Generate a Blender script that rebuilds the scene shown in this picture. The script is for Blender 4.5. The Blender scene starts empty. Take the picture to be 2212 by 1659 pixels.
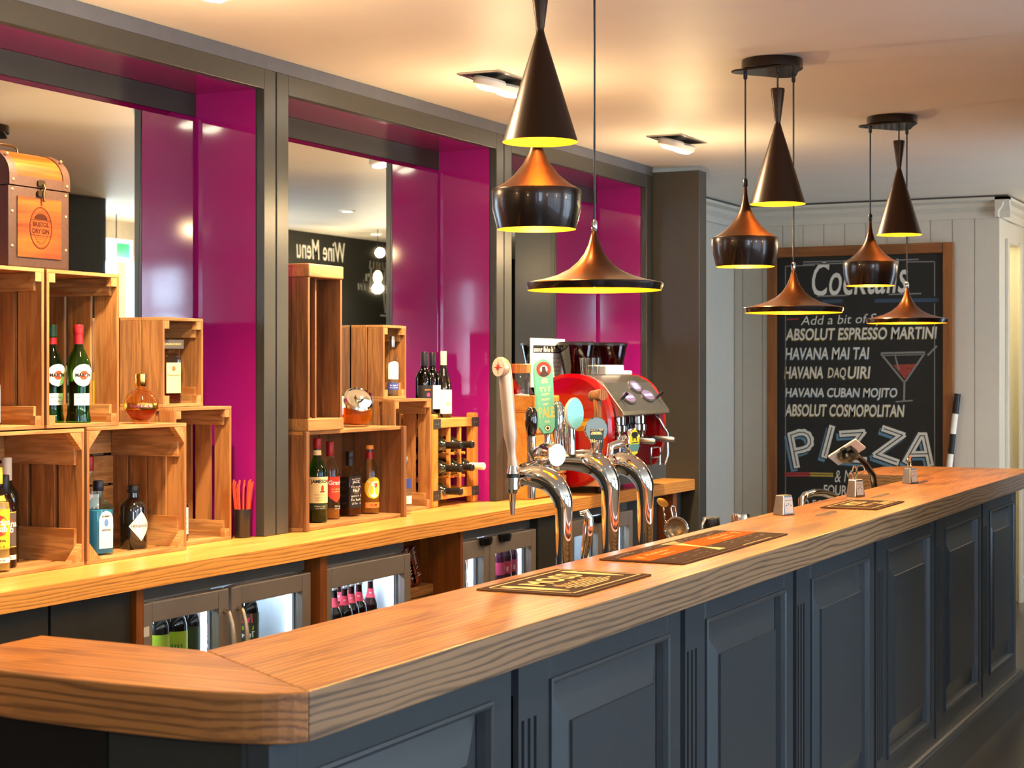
import bpy, bmesh, math, random
from mathutils import Vector, Matrix
SC = bpy.context.scene
COL = SC.collection
random.seed(7)
PI = math.pi

# ------------------------------------------------------------------ camera, world, exposure
F_PX, YAW, CAM_Z = 3700.0, math.atan(1824 / 3700.0), 1.58
CA, SA = math.cos(YAW), math.sin(YAW)
cam_data = bpy.data.cameras.new('camera')
cam = bpy.data.objects.new('camera', cam_data)
COL.objects.link(cam)
cam.location = (0, 0, CAM_Z)
cam.rotation_euler = (PI / 2, 0, YAW - PI / 2)
cam_data.sensor_width = 36.0
cam_data.lens = 36.0 * F_PX / 2212.0
cam_data.shift_y = -29.5 / 2212.0
cam_data.clip_start = 0.05
cam_data.clip_end = 100
cam_data.dof.use_dof = True
cam_data.dof.focus_distance = 5.2
cam_data.dof.aperture_fstop = 10.0
SC.camera = cam

world = bpy.data.worlds.new('world')
SC.world = world
world.use_nodes = True
world.node_tree.nodes['Background'].inputs[0].default_value = (0.55, 0.75, 1.0, 1)
world.node_tree.nodes['Background'].inputs[1].default_value = 2.5
SC.view_settings.view_transform = 'Standard'
SC.view_settings.look = 'None'
SC.view_settings.gamma = 1
SC.view_settings.use_curve_mapping = False
SC.view_settings.exposure = 0.70
try:
    SC.cycles.use_denoising = True
    SC.cycles.denoiser = 'OPENIMAGEDENOISE'
    SC.cycles.max_bounces = 12
    SC.cycles.diffuse_bounces = 4
    SC.cycles.glossy_bounces = 6
    SC.cycles.transmission_bounces = 8
    SC.cycles.transparent_max_bounces = 24
    SC.cycles.caustics_reflective = False
    SC.cycles.caustics_refractive = False
    SC.cycles.sample_clamp_indirect = 6.0
    SC.cycles.blur_glossy = 0.4
    SC.cycles.use_adaptive_sampling = True
    SC.cycles.adaptive_threshold = 0.02
except Exception as e:
    print(e)

def light(name, kind, loc, power, color, target=None, size=None, size_y=None, spot=None, blend=0.5, radius=0.04):
    l = bpy.data.lights.new(name, kind)
    l.energy = power
    l.color = color
    if kind == 'AREA':
        l.shape = 'RECTANGLE'
        l.size, l.size_y = size, size_y or size
    else:
        l.shadow_soft_size = radius
    if kind == 'SPOT':
        l.spot_size = math.radians(spot)
        l.spot_blend = blend
    o = bpy.data.objects.new(name, l)
    COL.objects.link(o)
    o.location = loc
    if target is not None:
        d = Vector(target) - Vector(loc)
        o.rotation_euler = d.to_track_quat('-Z', 'Y').to_euler()
    return o

CEIL = 2.70
WARM = (1.0, 0.76, 0.45)
AMBER = (1.0, 0.60, 0.20)
DAY = (0.58, 0.77, 1.0)
# daylight entering through the room's windows (left wall, front wall, side bay)
light('daylight_left', 'AREA', (-3.35, -3.15, 1.85), 150, DAY, (0, -2.2, 1.4), 1.5, 1.5)
light('daylight_slit', 'AREA', (-3.30, -1.35, 1.75), 18, DAY, (0, -1.35, 1.75), 0.3, 1.7)
light('daylight_front', 'AREA', (1.9, -4.4, 1.55), 55, DAY, (1.9, 0, 1.3), 4.4, 1.9)
light('daylight_front_right', 'AREA', (6.75, -4.4, 1.6), 130, DAY, (6.75, 0, 1.5), 3.1, 1.9)
light('daylight_bay', 'AREA', (9.95, -1.3, 1.5), 75, DAY, (9.95, 3, 1.4), 1.9, 1.9)
# recessed spots over the back counter
DOWNLIGHTS = [(2.05, 2.95), (3.95, 2.95), (5.87, 2.95), (7.79, 2.95)]
for i, (x, y) in enumerate(DOWNLIGHTS):
    light('downlight_beam', 'SPOT', (x + 0.02, y, CEIL - 0.05), 290, WARM, (x - 0.12, 3.60, 1.05), spot=104, blend=0.7, radius=0.05)
    light('downlight_beam', 'SPOT', (x, y - 0.06, CEIL - 0.05), 110, WARM, (x + 0.2, 1.55, 1.0), spot=100, blend=0.9, radius=0.05)

    light('ceiling_fill', 'POINT', (x, y - 0.05, CEIL - 0.50), 12, (1.0, 0.70, 0.36), radius=0.025)  # added fill light that warms the ceiling, not part of the fixture

# ------------------------------------------------------------------ pixel helper (photograph frame 2212 x 1659)
def at(u, v, x=None, y=None, z=None):
    a = (u - 1106) / F_PX
    b = (800 - v) / F_PX
    d = (CA + a * SA, SA - a * CA, b)
    if x is not None: t = x / d[0]
    elif y is not None: t = y / d[1]
    else: t = (z - CAM_Z) / d[2]
    return Vector((d[0] * t, d[1] * t, CAM_Z + d[2] * t))

def deep(u, v, t):
    a = (u - 1106) / F_PX
    b = (800 - v) / F_PX
    return Vector(((CA + a * SA) * t, (SA - a * CA) * t, CAM_Z + b * t))

# ------------------------------------------------------------------ materials
def lin(c):
    return tuple(((x / 255.0) / 12.92 if x <= 10 else (((x / 255.0) + 0.055) / 1.055) ** 2.4) for x in c)

MATS = {}
def newmat(name):
    m = bpy.data.materials.new(name)
    m.use_nodes = True
    m.node_tree.nodes.clear()
    out = m.node_tree.nodes.new('ShaderNodeOutputMaterial')
    return m, m.node_tree, out

def P(name, rgb, rough=0.5, metal=0.0, coat=0.0, emit=None, estr=0.0, spec=0.5, var=0.06, vscale=18.0, bump=0.0, trans=0.0, ior=1.45, coat_rough=0.05):
    """Principled material with a light procedural variation of colour and gloss."""
    if name in MATS: return MATS[name]
    m, nt, out = newmat(name)
    b = nt.nodes.new('ShaderNodeBsdfPrincipled')
    nt.links.new(b.outputs[0], out.inputs[0])
    c = lin(rgb)
    tc = nt.nodes.new('ShaderNodeTexCoord')
    nz = nt.nodes.new('ShaderNodeTexNoise')
    nz.inputs['Scale'].default_value = vscale
    nz.inputs['Detail'].default_value = 4
    nt.links.new(tc.outputs['Object'], nz.inputs['Vector'])
    rp = nt.nodes.new('ShaderNodeValToRGB')
    rp.color_ramp.elements[0].position = 0.3
    rp.color_ramp.elements[1].position = 0.7
    rp.color_ramp.elements[0].color = tuple(x * (1 - var) for x in c) + (1,)
    rp.color_ramp.elements[1].color = tuple(min(1, x * (1 + var)) for x in c) + (1,)
    nt.links.new(nz.outputs['Fac'], rp.inputs[0])
    nt.links.new(rp.outputs[0], b.inputs['Base Color'])
    b.inputs['Roughness'].default_value = rough
    b.inputs['Metallic'].default_value = metal
    b.inputs['Coat Weight'].default_value = coat
    b.inputs['Coat Roughness'].default_value = coat_rough
    b.inputs['Specular IOR Level'].default_value = spec
    b.inputs['Transmission Weight'].default_value = trans
    b.inputs['IOR'].default_value = ior
    if emit:
        b.inputs['Emission Color'].default_value = lin(emit) + (1,)
        b.inputs['Emission Strength'].default_value = estr
    if bump:
        bp = nt.nodes.new('ShaderNodeBump')
        bp.inputs['Strength'].default_value = bump
        bp.inputs['Distance'].default_value = 0.004
        nt.links.new(nz.outputs['Fac'], bp.inputs['Height'])
        nt.links.new(bp.outputs[0], b.inputs['Normal'])
    MATS[name] = m
    return m

def GL(name, rgb, gloss=0.08):
    """Thin clear or tinted glass: see-through with mirror-like reflections."""
    if name in MATS: return MATS[name]
    m, nt, out = newmat(name)
    tr = nt.nodes.new('ShaderNodeBsdfTransparent')
    tr.inputs[0].default_value = lin(rgb) + (1,)
    gl = nt.nodes.new('ShaderNodeBsdfGlossy')
    gl.inputs['Roughness'].default_value = 0.03
    lw = nt.nodes.new('ShaderNodeLayerWeight')
    lw.inputs['Blend'].default_value = 0.5
    fr = nt.nodes.new('ShaderNodeMath')
    fr.operation = 'POWER'
    fr.inputs[1].default_value = 4.0
    nt.links.new(lw.outputs['Facing'], fr.inputs[0])
    ad = nt.nodes.new('ShaderNodeMath')
    ad.operation = 'MULTIPLY_ADD'
    ad.inputs[1].default_value = 0.8
    ad.inputs[2].default_value = 0.02 + gloss * 0.3
    mx = nt.nodes.new('ShaderNodeMixShader')
    nt.links.new(fr.outputs[0], ad.inputs[0])
    nt.links.new(ad.outputs[0], mx.inputs[0])
    nt.links.new(tr.outputs[0], mx.inputs[1])
    nt.links.new(gl.outputs[0], mx.inputs[2])
    nt.links.new(mx.outputs[0], out.inputs[0])
    MATS[name] = m
    return m

def LIQ(name, rgb, body=0.45):
    """coloured liquid: partly see-through, partly glowing with the light that falls into it"""
    if name in MATS: return MATS[name]
    m, nt, out = newmat(name)
    tr = nt.nodes.new('ShaderNodeBsdfTransparent')
    tr.inputs[0].default_value = lin(rgb) + (1,)
    di = nt.nodes.new('ShaderNodeBsdfDiffuse')
    di.inputs[0].default_value = lin(rgb) + (1,)
    tl = nt.nodes.new('ShaderNodeBsdfTranslucent')
    tl.inputs[0].default_value = lin(rgb) + (1,)
    m1 = nt.nodes.new('ShaderNodeMixShader')
    m1.inputs[0].default_value = 0.4
    nt.links.new(di.outputs[0], m1.inputs[1])
    nt.links.new(tl.outputs[0], m1.inputs[2])
    m2 = nt.nodes.new('ShaderNodeMixShader')
    m2.inputs[0].default_value = body
    nt.links.new(tr.outputs[0], m2.inputs[1])
    nt.links.new(m1.outputs[0], m2.inputs[2])
    nt.links.new(m2.outputs[0], out.inputs[0])
    MATS[name] = m
    return m

def WOOD(name, dark, light_, axis=0, scale=1.0, rough=0.38, bump=0.12, rings=0.35, coat=0.0, contrast=(0.3, 0.72), fine=0.35, streak=None, wdir='Y', wscale=2.0):
    """Plank wood: stretched noise for the grain, distorted bands for the figure."""
    if name in MATS: return MATS[name]
    m, nt, out = newmat(name)
    N = nt.nodes.new
    L = nt.links.new
    b = N('ShaderNodeBsdfPrincipled')
    L(b.outputs[0], out.inputs[0])
    tc = N('ShaderNodeTexCoord')
    mp = N('ShaderNodeMapping')
    s = [13.0 * scale] * 3
    s[axis] = 1.1 * scale
    mp.inputs['Scale'].default_value = s
    L(tc.outputs['Object'], mp.inputs['Vector'])
    n1 = N('ShaderNodeTexNoise')
    n1.inputs['Scale'].default_value = 1.0
    n1.inputs['Detail'].default_value = 7
    n1.inputs['Distortion'].default_value = 1.2
    L(mp.outputs[0], n1.inputs['Vector'])
    mp2 = N('ShaderNodeMapping')
    s2 = [120.0 * scale] * 3
    s2[axis] = 5.0 * scale
    mp2.inputs['Scale'].default_value = s2
    L(tc.outputs['Object'], mp2.inputs['Vector'])
    n2 = N('ShaderNodeTexNoise')
    n2.inputs['Scale'].default_value = 1.0
    n2.inputs['Detail'].default_value = 3
    L(mp2.outputs[0], n2.inputs['Vector'])
    wv = N('ShaderNodeTexWave')
    wv.wave_type = 'BANDS'
    wv.bands_direction = wdir
    wv.inputs['Scale'].default_value = wscale
    wv.inputs['Distortion'].default_value = 9.0
    wv.inputs['Detail'].default_value = 3.0
    wv.inputs['Detail Scale'].default_value = 0.9
    wv.inputs['Detail Roughness'].default_value = 0.45
    L(mp.outputs[0], wv.inputs['Vector'])
    wr = N('ShaderNodeMapRange')
    wr.inputs['From Max'].default_value = 0.6
    wr.inputs['To Min'].default_value = 1.0 - rings
    L(wv.outputs['Fac'], wr.inputs[0])
    m1 = N('ShaderNodeMath')
    m1.operation = 'MULTIPLY'
    L(n1.outputs['Fac'], m1.inputs[0])
    L(wr.outputs[0], m1.inputs[1])
    m2 = N('ShaderNodeMix')
    m2.inputs[0].default_value = fine
    L(m1.outputs[0], m2.inputs[2])
    L(n2.outputs['Fac'], m2.inputs[3])
    rp = N('ShaderNodeValToRGB')
    rp.color_ramp.elements[0].position = contrast[0]
    rp.color_ramp.elements[1].position = contrast[1]
    rp.color_ramp.elements[0].color = lin(dark) + (1,)
    rp.color_ramp.elements[1].color = lin(light_) + (1,)
    L(m2.outputs[0], rp.inputs[0])
    col = rp.outputs[0]
    if streak:
        mp3 = N('ShaderNodeMapping')
        s3 = [5.0 * scale] * 3
        s3[axis] = 0.9 * scale
        mp3.inputs['Scale'].default_value = s3
        L(tc.outputs['Object'], mp3.inputs['Vector'])
        n3 = N('ShaderNodeTexNoise')
        n3.inputs['Scale'].default_value = 1.0
        n3.inputs['Detail'].default_value = 5
        n3.inputs['Distortion'].default_value = 2.0
        L(mp3.outputs[0], n3.inputs['Vector'])
        r3 = N('ShaderNodeValToRGB')
        r3.color_ramp.elements[0].position = 0.50
        r3.color_ramp.elements[1].position = 0.68
        L(n3.outputs['Fac'], r3.inputs[0])
        m3 = N('ShaderNodeMix')
        m3.data_type = 'RGBA'
        m3.inputs[7].default_value = lin(streak) + (1,)
        L(r3.outputs[0], m3.inputs[0])
        L(col, m3.inputs[6])
        col = m3.outputs[2]
    L(col, b.inputs['Base Color'])
    b.inputs['Roughness'].default_value = rough
    b.inputs['Coat Weight'].default_value = coat
    b.inputs['Coat Roughness'].default_value = 0.18
    bp = N('ShaderNodeBump')
    bp.inputs['Strength'].default_value = bump
    bp.inputs['Distance'].default_value = 0.003
    L(m2.outputs[0], bp.inputs['Height'])
    L(bp.outputs[0], b.inputs['Normal'])
    MATS[name] = m
    return m

def EM(name, rgb, strength):
    if name in MATS: return MATS[name]
    m, nt, out = newmat(name)
    e = nt.nodes.new('ShaderNodeEmission')
    e.inputs[0].default_value = lin(rgb) + (1,)
    e.inputs[1].default_value = strength
    nt.links.new(e.outputs[0], out.inputs[0])
    MATS[name] = m
    return m

# ------------------------------------------------------------------ mesh building
class MB:
    def __init__(s):
        s.v, s.f, s.fm, s.fs, s.mats = [], [], [], [], []
    def mi(s, mat):
        if mat not in s.mats: s.mats.append(mat)
        return s.mats.index(mat)
    def add(s, verts, faces, mat, smooth=False, M=None):
        o = len(s.v)
        k = s.mi(mat)
        for p in verts:
            p = Vector(p)
            s.v.append(M @ p if M is not None else p)
        for f in faces:
            s.f.append([o + i for i in f])
            s.fm.append(k)
            s.fs.append(smooth)
        return s
    def box(s, x0, x1, y0, y1, z0, z1, mat, M=None):
        v = [(x0, y0, z0), (x1, y0, z0), (x1, y1, z0), (x0, y1, z0), (x0, y0, z1), (x1, y0, z1), (x1, y1, z1), (x0, y1, z1)]
        f = [(0, 3, 2, 1), (4, 5, 6, 7), (0, 1, 5, 4), (1, 2, 6, 5), (2, 3, 7, 6), (3, 0, 4, 7)]
        return s.add(v, f, mat, False, M)
    def quad(s, a, b, c, d, mat):
        return s.add([a, b, c, d], [(0, 1, 2, 3)], mat)
    def lathe(s, prof, mat, seg=32, M=None, power=None, caps=True, a0=0.0, smooth=True):
        """prof: list of (r, z[, p]); p is the superellipse power of the section (2 = round)."""
        vs, fs = [], []
        n = len(prof)
        for q in prof:
            r, z = q[0], q[1]
            p = q[2] if len(q) > 2 else (power or 2.0)
            for k in range(seg):
                a = a0 + 2 * PI * k / seg
                c, d = math.cos(a), math.sin(a)
                g = 1.0 if p == 2 else (abs(c) ** p + abs(d) ** p) ** (-1.0 / p)
                vs.append((r * g * c, r * g * d, z))
        for i in range(n - 1):
            for k in range(seg):
                k2 = (k + 1) % seg
                fs.append((i * seg + k, i * seg + k2, (i + 1) * seg + k2, (i + 1) * seg + k))
        if caps:
            if prof[0][0] > 1e-5: fs.append(tuple(reversed(range(seg))))
            if prof[-1][0] > 1e-5: fs.append(tuple(range((n - 1) * seg, n * seg)))
        return s.add(vs, fs, mat, smooth, M)
    def tube(s, pts, r, mat, seg=12, caps=True, M=None, flat=1.0):
        pts = [Vector(p) for p in pts]
        n = len(pts)
        rs = r if isinstance(r, (list, tuple)) else [r] * n
        vs, fs = [], []
        t0 = (pts[1] - pts[0]).normalized()
        ref = Vector((0, 0, 1)) if abs(t0.z) < 0.9 else Vector((1, 0, 0))
        nrm = t0.cross(ref).normalized()
        for i in range(n):
            t = (pts[min(i + 1, n - 1)] - pts[max(i - 1, 0)]).normalized()
            nrm = (nrm - t * nrm.dot(t)).normalized()
            bn = t.cross(nrm)
            for k in range(seg):
                a = 2 * PI * k / seg
                vs.append(pts[i] + nrm * (math.cos(a) * rs[i]) + bn * (math.sin(a) * rs[i] * flat))
        for i in range(n - 1):
            for k in range(seg):
                k2 = (k + 1) % seg
                fs.append((i * seg + k, i * seg + k2, (i + 1) * seg + k2, (i + 1) * seg + k))
        if caps:
            fs.append(tuple(reversed(range(seg))))
            fs.append(tuple(range((n - 1) * seg, n * seg)))
        return s.add(vs, fs, mat, True, M)
    def prism(s, poly, z0, z1, mat, M=None, side_mat=None, smooth_sides=False):
        n = len(poly)
        vs = [(p[0], p[1], z0) for p in poly] + [(p[0], p[1], z1) for p in poly]
        s.add(vs, [tuple(reversed(range(n))), tuple(range(n, 2 * n))], mat, False, M)
        s.add(vs, [(i, (i + 1) % n, n + (i + 1) % n, n + i) for i in range(n)], side_mat or mat, smooth_sides, M)
        return s
    def text(s, body, size, mat, fn=None, M=None, align='CENTER', shear=0.0, off=0.0, sx=1.0):
        vs, fs = text_geo(body, align, shear, off)
        vs = [Vector((v[0] * size * sx, v[1] * size, 0)) for v in vs]
        if fn: vs = [Vector(fn(v.x, v.y)) for v in vs]
        return s.add(vs, fs, mat, False, M)
    def build(s, name, parent=None, loc=None, rot=None, bevel=0.0, recalc=True, angle=38, subsurf=0):
        me = bpy.data.meshes.new(name)
        me.from_pydata([tuple(v) for v in s.v], [], s.f)
        for m in s.mats: me.materials.append(m)
        me.polygons.foreach_set('material_index', s.fm)
        me.polygons.foreach_set('use_smooth', s.fs)
        me.update()
        if recalc:
            bm = bmesh.new()
            bm.from_mesh(me)
            bmesh.ops.remove_doubles(bm, verts=bm.verts, dist=1e-6)
            bmesh.ops.recalc_face_normals(bm, faces=bm.faces)
            bm.to_mesh(me)
            bm.free()
        if any(s.fs):
            try: me.set_sharp_from_angle(angle=math.radians(angle))
            except Exception: pass
        o = bpy.data.objects.new(name, me)
        COL.objects.link(o)
        if parent is not None: o.parent = parent
        if loc is not None: o.location = loc
        if rot is not None: o.rotation_euler = rot
        if bevel:
            md = o.modifiers.new('bevel', 'BEVEL')
            md.width = bevel
            md.segments = 2
            md.limit_method = 'ANGLE'
            md.angle_limit = math.radians(50)
        if subsurf:
            md = o.modifiers.new('sub', 'SUBSURF')
            md.levels = md.render_levels = subsurf
        return o

_TX = {}
def text_geo(body, align='CENTER', shear=0.0, off=0.0):
    key = (body, align, shear, off)
    if key in _TX: return _TX[key]
    cu = bpy.data.curves.new('t', 'FONT')
    cu.body = body
    cu.align_x = align
    cu.align_y = 'CENTER'
    cu.size = 1.0
    cu.shear = shear
    cu.offset = off
    cu.resolution_u = 3
    o = bpy.data.objects.new('t', cu)
    COL.objects.link(o)
    dg = bpy.context.evaluated_depsgraph_get()
    dg.update()
    me = bpy.data.meshes.new_from_object(o.evaluated_get(dg))
    vs = [tuple(v.co) for v in me.vertices]
    fs = [tuple(p.vertices) for p in me.polygons]
    if not fs: print('NOFILL', body, off)
    bpy.data.objects.remove(o)
    bpy.data.curves.remove(cu)
    bpy.data.meshes.remove(me)
    _TX[key] = (vs, fs)
    return _TX[key]

def facing(origin, n, up=(0, 0, 1)):
    """matrix whose local z points along n and local y leans to up"""
    n = Vector(n).normalized()
    x = Vector(up).cross(n).normalized()
    y = n.cross(x)
    M = Matrix(((x.x, y.x, n.x, origin[0]), (x.y, y.y, n.y, origin[1]), (x.z, y.z, n.z, origin[2]), (0, 0, 0, 1)))
    return M

def T(x, y, z): return Matrix.Translation((x, y, z))

def thing(name, label, cat, loc=(0, 0, 0), rotz=0.0, group=None):
    o = bpy.data.objects.new(name, None)
    o.empty_display_size = 0.05
    COL.objects.link(o)
    o.location = loc
    o.rotation_euler = (0, 0, rotz)
    return tag(o, label, cat, group)

def tag(o, label, cat, group=None):
    o['label'] = label
    o['category'] = cat
    if group: o['group'] = group
    return o

def struct(mb, name, label=None, parent=None, **kw):
    o = mb.build(name, parent, **kw)
    if parent is None:
        o['kind'] = 'structure'
        if label: o['label'] = label
    return o

def dup(root, loc=None, rotz=None, label=None, group=None, scale=None):
    r = root.copy()
    COL.objects.link(r)
    if loc is not None: r.location = loc
    if rotz is not None: r.rotation_euler = (0, 0, rotz)
    if scale is not None: r.scale = scale
    if label: r['label'] = label
    if group: r['group'] = group
    for ch in list(root.children):
        c = ch.copy()
        COL.objects.link(c)
        c.parent = r
        for g in list(ch.children):
            d = g.copy()
            COL.objects.link(d)
            d.parent = c
    return r

def arc(cx, cy, r, a0, a1, n):
    return [(cx + r * math.cos(a0 + (a1 - a0) * i / n), cy + r * math.sin(a0 + (a1 - a0) * i / n)) for i in range(n + 1)]

def rrect(w, h, r, n=4):
    """rounded rectangle centred on the origin"""
    p = []
    for cx, cy, a in ((w / 2 - r, h / 2 - r, 0), (-w / 2 + r, h / 2 - r, PI / 2), (-w / 2 + r, -h / 2 + r, PI), (w / 2 - r, -h / 2 + r, 1.5 * PI)):
        p += arc(cx, cy, r, a, a + PI / 2, n)
    return p

def ellipse(rx, ry, n=32):
    return [(rx * math.cos(2 * PI * i / n), ry * math.sin(2 * PI * i / n)) for i in range(n)]

def scribble(mb, x0, x1, y, h, mat, fn, seed=1, z=0.0, w=None):
    """a line of small unreadable strokes, as far-off print looks"""
    r = random.Random(seed)
    x = x0
    w = w or h * 0.18
    while x < x1 - w:
        if r.random() < 0.14:
            x += h * 0.5
            continue
        hh = h * r.choice((0.62, 0.62, 1.0))
        sl = r.uniform(-0.15, 0.15) * h
        p = [(x, y - h / 2), (x + w, y - h / 2), (x + w + sl, y - h / 2 + hh), (x + sl, y - h / 2 + hh)]
        mb.add([fn(a, b) for a, b in p], [(0, 1, 2, 3)], mat)
        if r.random() < 0.6:
            yy = y - h / 2 + r.choice((0, hh * 0.45, hh - w))
            mb.add([fn(a, b) for a, b in ((x, yy), (x + h * 0.42, yy), (x + h * 0.42, yy + w), (x, yy + w))], [(0, 1, 2, 3)], mat)
        x += h * r.uniform(0.42, 0.6)
# ------------------------------------------------------------------ shared materials
M_CEIL = P('ceiling_plaster', (246, 240, 230), 0.5, var=0.02, vscale=3)
M_DARK = P('dark_grey_paint', (60, 59, 55), 0.36, var=0.05, vscale=30, bump=0.03)
M_BAR = P('bar_grey_paint', (54, 59, 64), 0.33, var=0.05, vscale=26, bump=0.04)
M_GAP = P('black_recess', (12, 12, 12), 0.8)
M_CHAR = P('charcoal_board', (48, 47, 43), 0.5)
M_MAG = P('magenta_gloss', (158, 24, 122), 0.08, coat=0.15, coat_rough=0.03, var=0.03, vscale=2)
M_MIRROR = P('mirror_glass', (232, 236, 234), 0.012, 1.0, var=0.0)
M_BEVEL = P('mirror_bevel', (225, 232, 232), 0.03, 1.0, var=0.0)
M_WHITEW = P('cream_paint', (205, 202, 192), 0.5, var=0.02, bump=0.02)
M_YEL = P('yellow_wall', (236, 218, 150), 0.6)
M_FLOOR_D = P('stair_dark', (30, 30, 32), 0.4)
M_BLACKWALL = P('blackboard_wall', (30, 31, 28), 0.55)
M_CHALK = P('chalk_white', (214, 214, 208), 0.9, var=0.15, vscale=160)
M_CHALKG = P('chalk_grey', (130, 132, 130), 0.9, var=0.2, vscale=160)
M_BLUEC = P('chalk_blue', (92, 132, 160), 0.9, var=0.2, vscale=90)
M_REDC = P('chalk_red', (168, 62, 60), 0.9, var=0.2, vscale=90)
M_YELC = P('chalk_yellow', (170, 150, 70), 0.9, var=0.2, vscale=90)
M_SLATE = P('slate', (26, 27, 27), 0.65, var=0.12, vscale=9)
M_CHROME = P('chrome', (226, 224, 220), 0.045, 1.0, var=0.0)
M_STEEL = P('brushed_steel', (190, 190, 188), 0.28, 1.0, var=0.05, vscale=60)
M_ALU = P('fridge_aluminium', (160, 150, 142), 0.42, 0.35, var=0.03)
M_BLK = P('black_plastic', (16, 16, 17), 0.35)
M_WHITE = P('white_card', (238, 236, 228), 0.6)
M_PAPER = P('white_paper', (240, 238, 232), 0.8)
M_INK = P('black_ink', (18, 17, 18), 0.7)
W_BARX = WOOD('oak_bar_top', (84, 42, 12), (204, 128, 52), 0, 1.5, 0.34, 0.08, 0.72, coat=0.08, contrast=(0.10, 0.52), streak=(128, 72, 30), wscale=0.9)
W_BARY = WOOD('oak_bar_return', (84, 42, 12), (196, 120, 48), 1, 1.5, 0.34, 0.08, 0.72, coat=0.08, contrast=(0.10, 0.52), streak=(128, 72, 30), wdir='X', wscale=0.9)
W_EDGE = WOOD('oak_bar_edge', (30, 22, 16), (138, 108, 78), 0, 1.6, 0.5, 0.2, 0.85, contrast=(0.05, 0.46), fine=0.3, wdir='Z', wscale=1.1)
W_EDGEY = WOOD('oak_bar_edge_return', (62, 36, 16), (160, 104, 54), 1, 1.6, 0.5, 0.2, 0.8, contrast=(0.05, 0.5), wdir='Z', wscale=1.0)
W_BACK = WOOD('pine_counter_top', (186, 118, 48), (236, 184, 100), 0, 1.1, 0.33, 0.06, 0.15, coat=0.2)
W_BACKE = WOOD('pine_counter_edge', (92, 48, 16), (216, 146, 66), 0, 1.6, 0.45, 0.2, 0.7, contrast=(0.08, 0.42), wdir='Z', wscale=1.2)
CR = dict(rough=0.55, bump=0.15, rings=0.5, contrast=(0.14, 0.56))
W_CRATE_Z = WOOD('crate_board_upright', (84, 48, 20), (170, 116, 64), 2, 1.7, streak=(140, 82, 34), wdir='X', **CR)
W_CRATE_X = WOOD('crate_board_long', (104, 62, 28), (196, 144, 86), 0, 1.7, streak=(150, 92, 40), **CR)
W_CRATE_Y = WOOD('crate_board_deep', (104, 62, 28), (196, 144, 86), 1, 1.7, streak=(150, 92, 40), wdir='X', **CR)
W_OLD_Z = WOOD('old_crate_upright', (62, 36, 18), (134, 88, 50), 2, 1.6, wdir='X', **CR)
W_OLD_X = WOOD('old_crate_long', (94, 58, 28), (180, 128, 74), 0, 1.6, **CR)
W_OLD_Y = WOOD('old_crate_deep', (94, 58, 28), (180, 128, 74), 1, 1.6, wdir='X', **CR)
W_TRIM = WOOD('stained_divider', (110, 56, 14), (184, 104, 40), 2, 1.4, 0.45, rings=0.2, wdir='X')
W_FRAME_Z = WOOD('board_frame_upright', (110, 62, 22), (168, 104, 46), 2, 0.9, 0.45, rings=0.2)
W_FRAME_Y = WOOD('board_frame_across', (110, 62, 22), (168, 104, 46), 1, 0.9, 0.45, rings=0.2, wdir='Z')

# ------------------------------------------------------------------ room shell
def floor_mat():
    m, nt, out = newmat('dark_floor_tiles')
    b = nt.nodes.new('ShaderNodeBsdfPrincipled')
    nt.links.new(b.outputs[0], out.inputs[0])
    tc = nt.nodes.new('ShaderNodeTexCoord')
    br = nt.nodes.new('ShaderNodeTexBrick')
    br.offset = 0.5
    br.inputs['Color1'].default_value = lin((62, 58, 54)) + (1,)
    br.inputs['Color2'].default_value = lin((52, 50, 48)) + (1,)
    br.inputs['Mortar'].default_value = lin((92, 88, 80)) + (1,)
    br.inputs['Scale'].default_value = 1.0
    br.inputs['Brick Width'].default_value = 0.6
    br.inputs['Row Height'].default_value = 0.3
    br.inputs['Mortar Size'].default_value = 0.004
    nt.links.new(tc.outputs['Object'], br.inputs['Vector'])
    nt.links.new(br.outputs[0], b.inputs['Base Color'])
    b.inputs['Roughness'].default_value = 0.3
    return m

struct(MB().box(-3.3, 15.8, -4.2, 4.0, -0.1, 0.0, floor_mat()), 'floor')
struct(MB().box(-3.3, 15.8, -4.2, 4.0, CEIL, CEIL + 0.1, M_CEIL), 'ceiling')

def wall_hole(name, axis, pos, th, a0, a1, h0, h1, z0, z1, mat):
    """wall with one window opening; axis 'x' = wall plane at x=pos, 'y' = at y=pos"""
    mb = MB()
    for (p, q, c, d) in ((a0, h0, 0, CEIL), (h1, a1, 0, CEIL), (h0, h1, 0, z0), (h0, h1, z1, CEIL)):
        if axis == 'x': mb.box(pos, pos + th, p, q, c, d, mat)
        else: mb.box(p, q, pos, pos + th, c, d, mat)
    return struct(mb, name)

M_ROOMW = P('room_wall_paint', (176, 168, 156), 0.7)
struct(MB().box(-3.15, 8.91, 3.84, 3.96, 0, CEIL, M_CHAR), 'wall_back')
wall_hole('wall_left', 'x', -3.15, 0.15, -4.1, -2.0, -3.9, -2.4, 1.1, 2.6, M_ROOMW)
wall_hole('wall_left_2', 'x', -3.15, 0.15, -2.0, 3.84, -1.5, -1.2, 0.9, 2.6, M_ROOMW)
wall_hole('wall_front', 'y', -4.1, 0.1, -3.0, 4.6, -0.3, 4.1, 0.6, 2.5, M_ROOMW)
wall_hole('wall_front_2', 'y', -4.1, 0.1, 4.6, 8.85, 5.2, 8.3, 0.6, 2.55, M_ROOMW)
struct(MB().box(6.0, 8.85, 0.08, 0.2, 0, CEIL, M_BLACKWALL), 'wall_partition')
struct(MB().box(8.73, 8.85, -4.1, 0.08, 0, CEIL, M_ROOMW), 'wall_bay_return')
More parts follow.
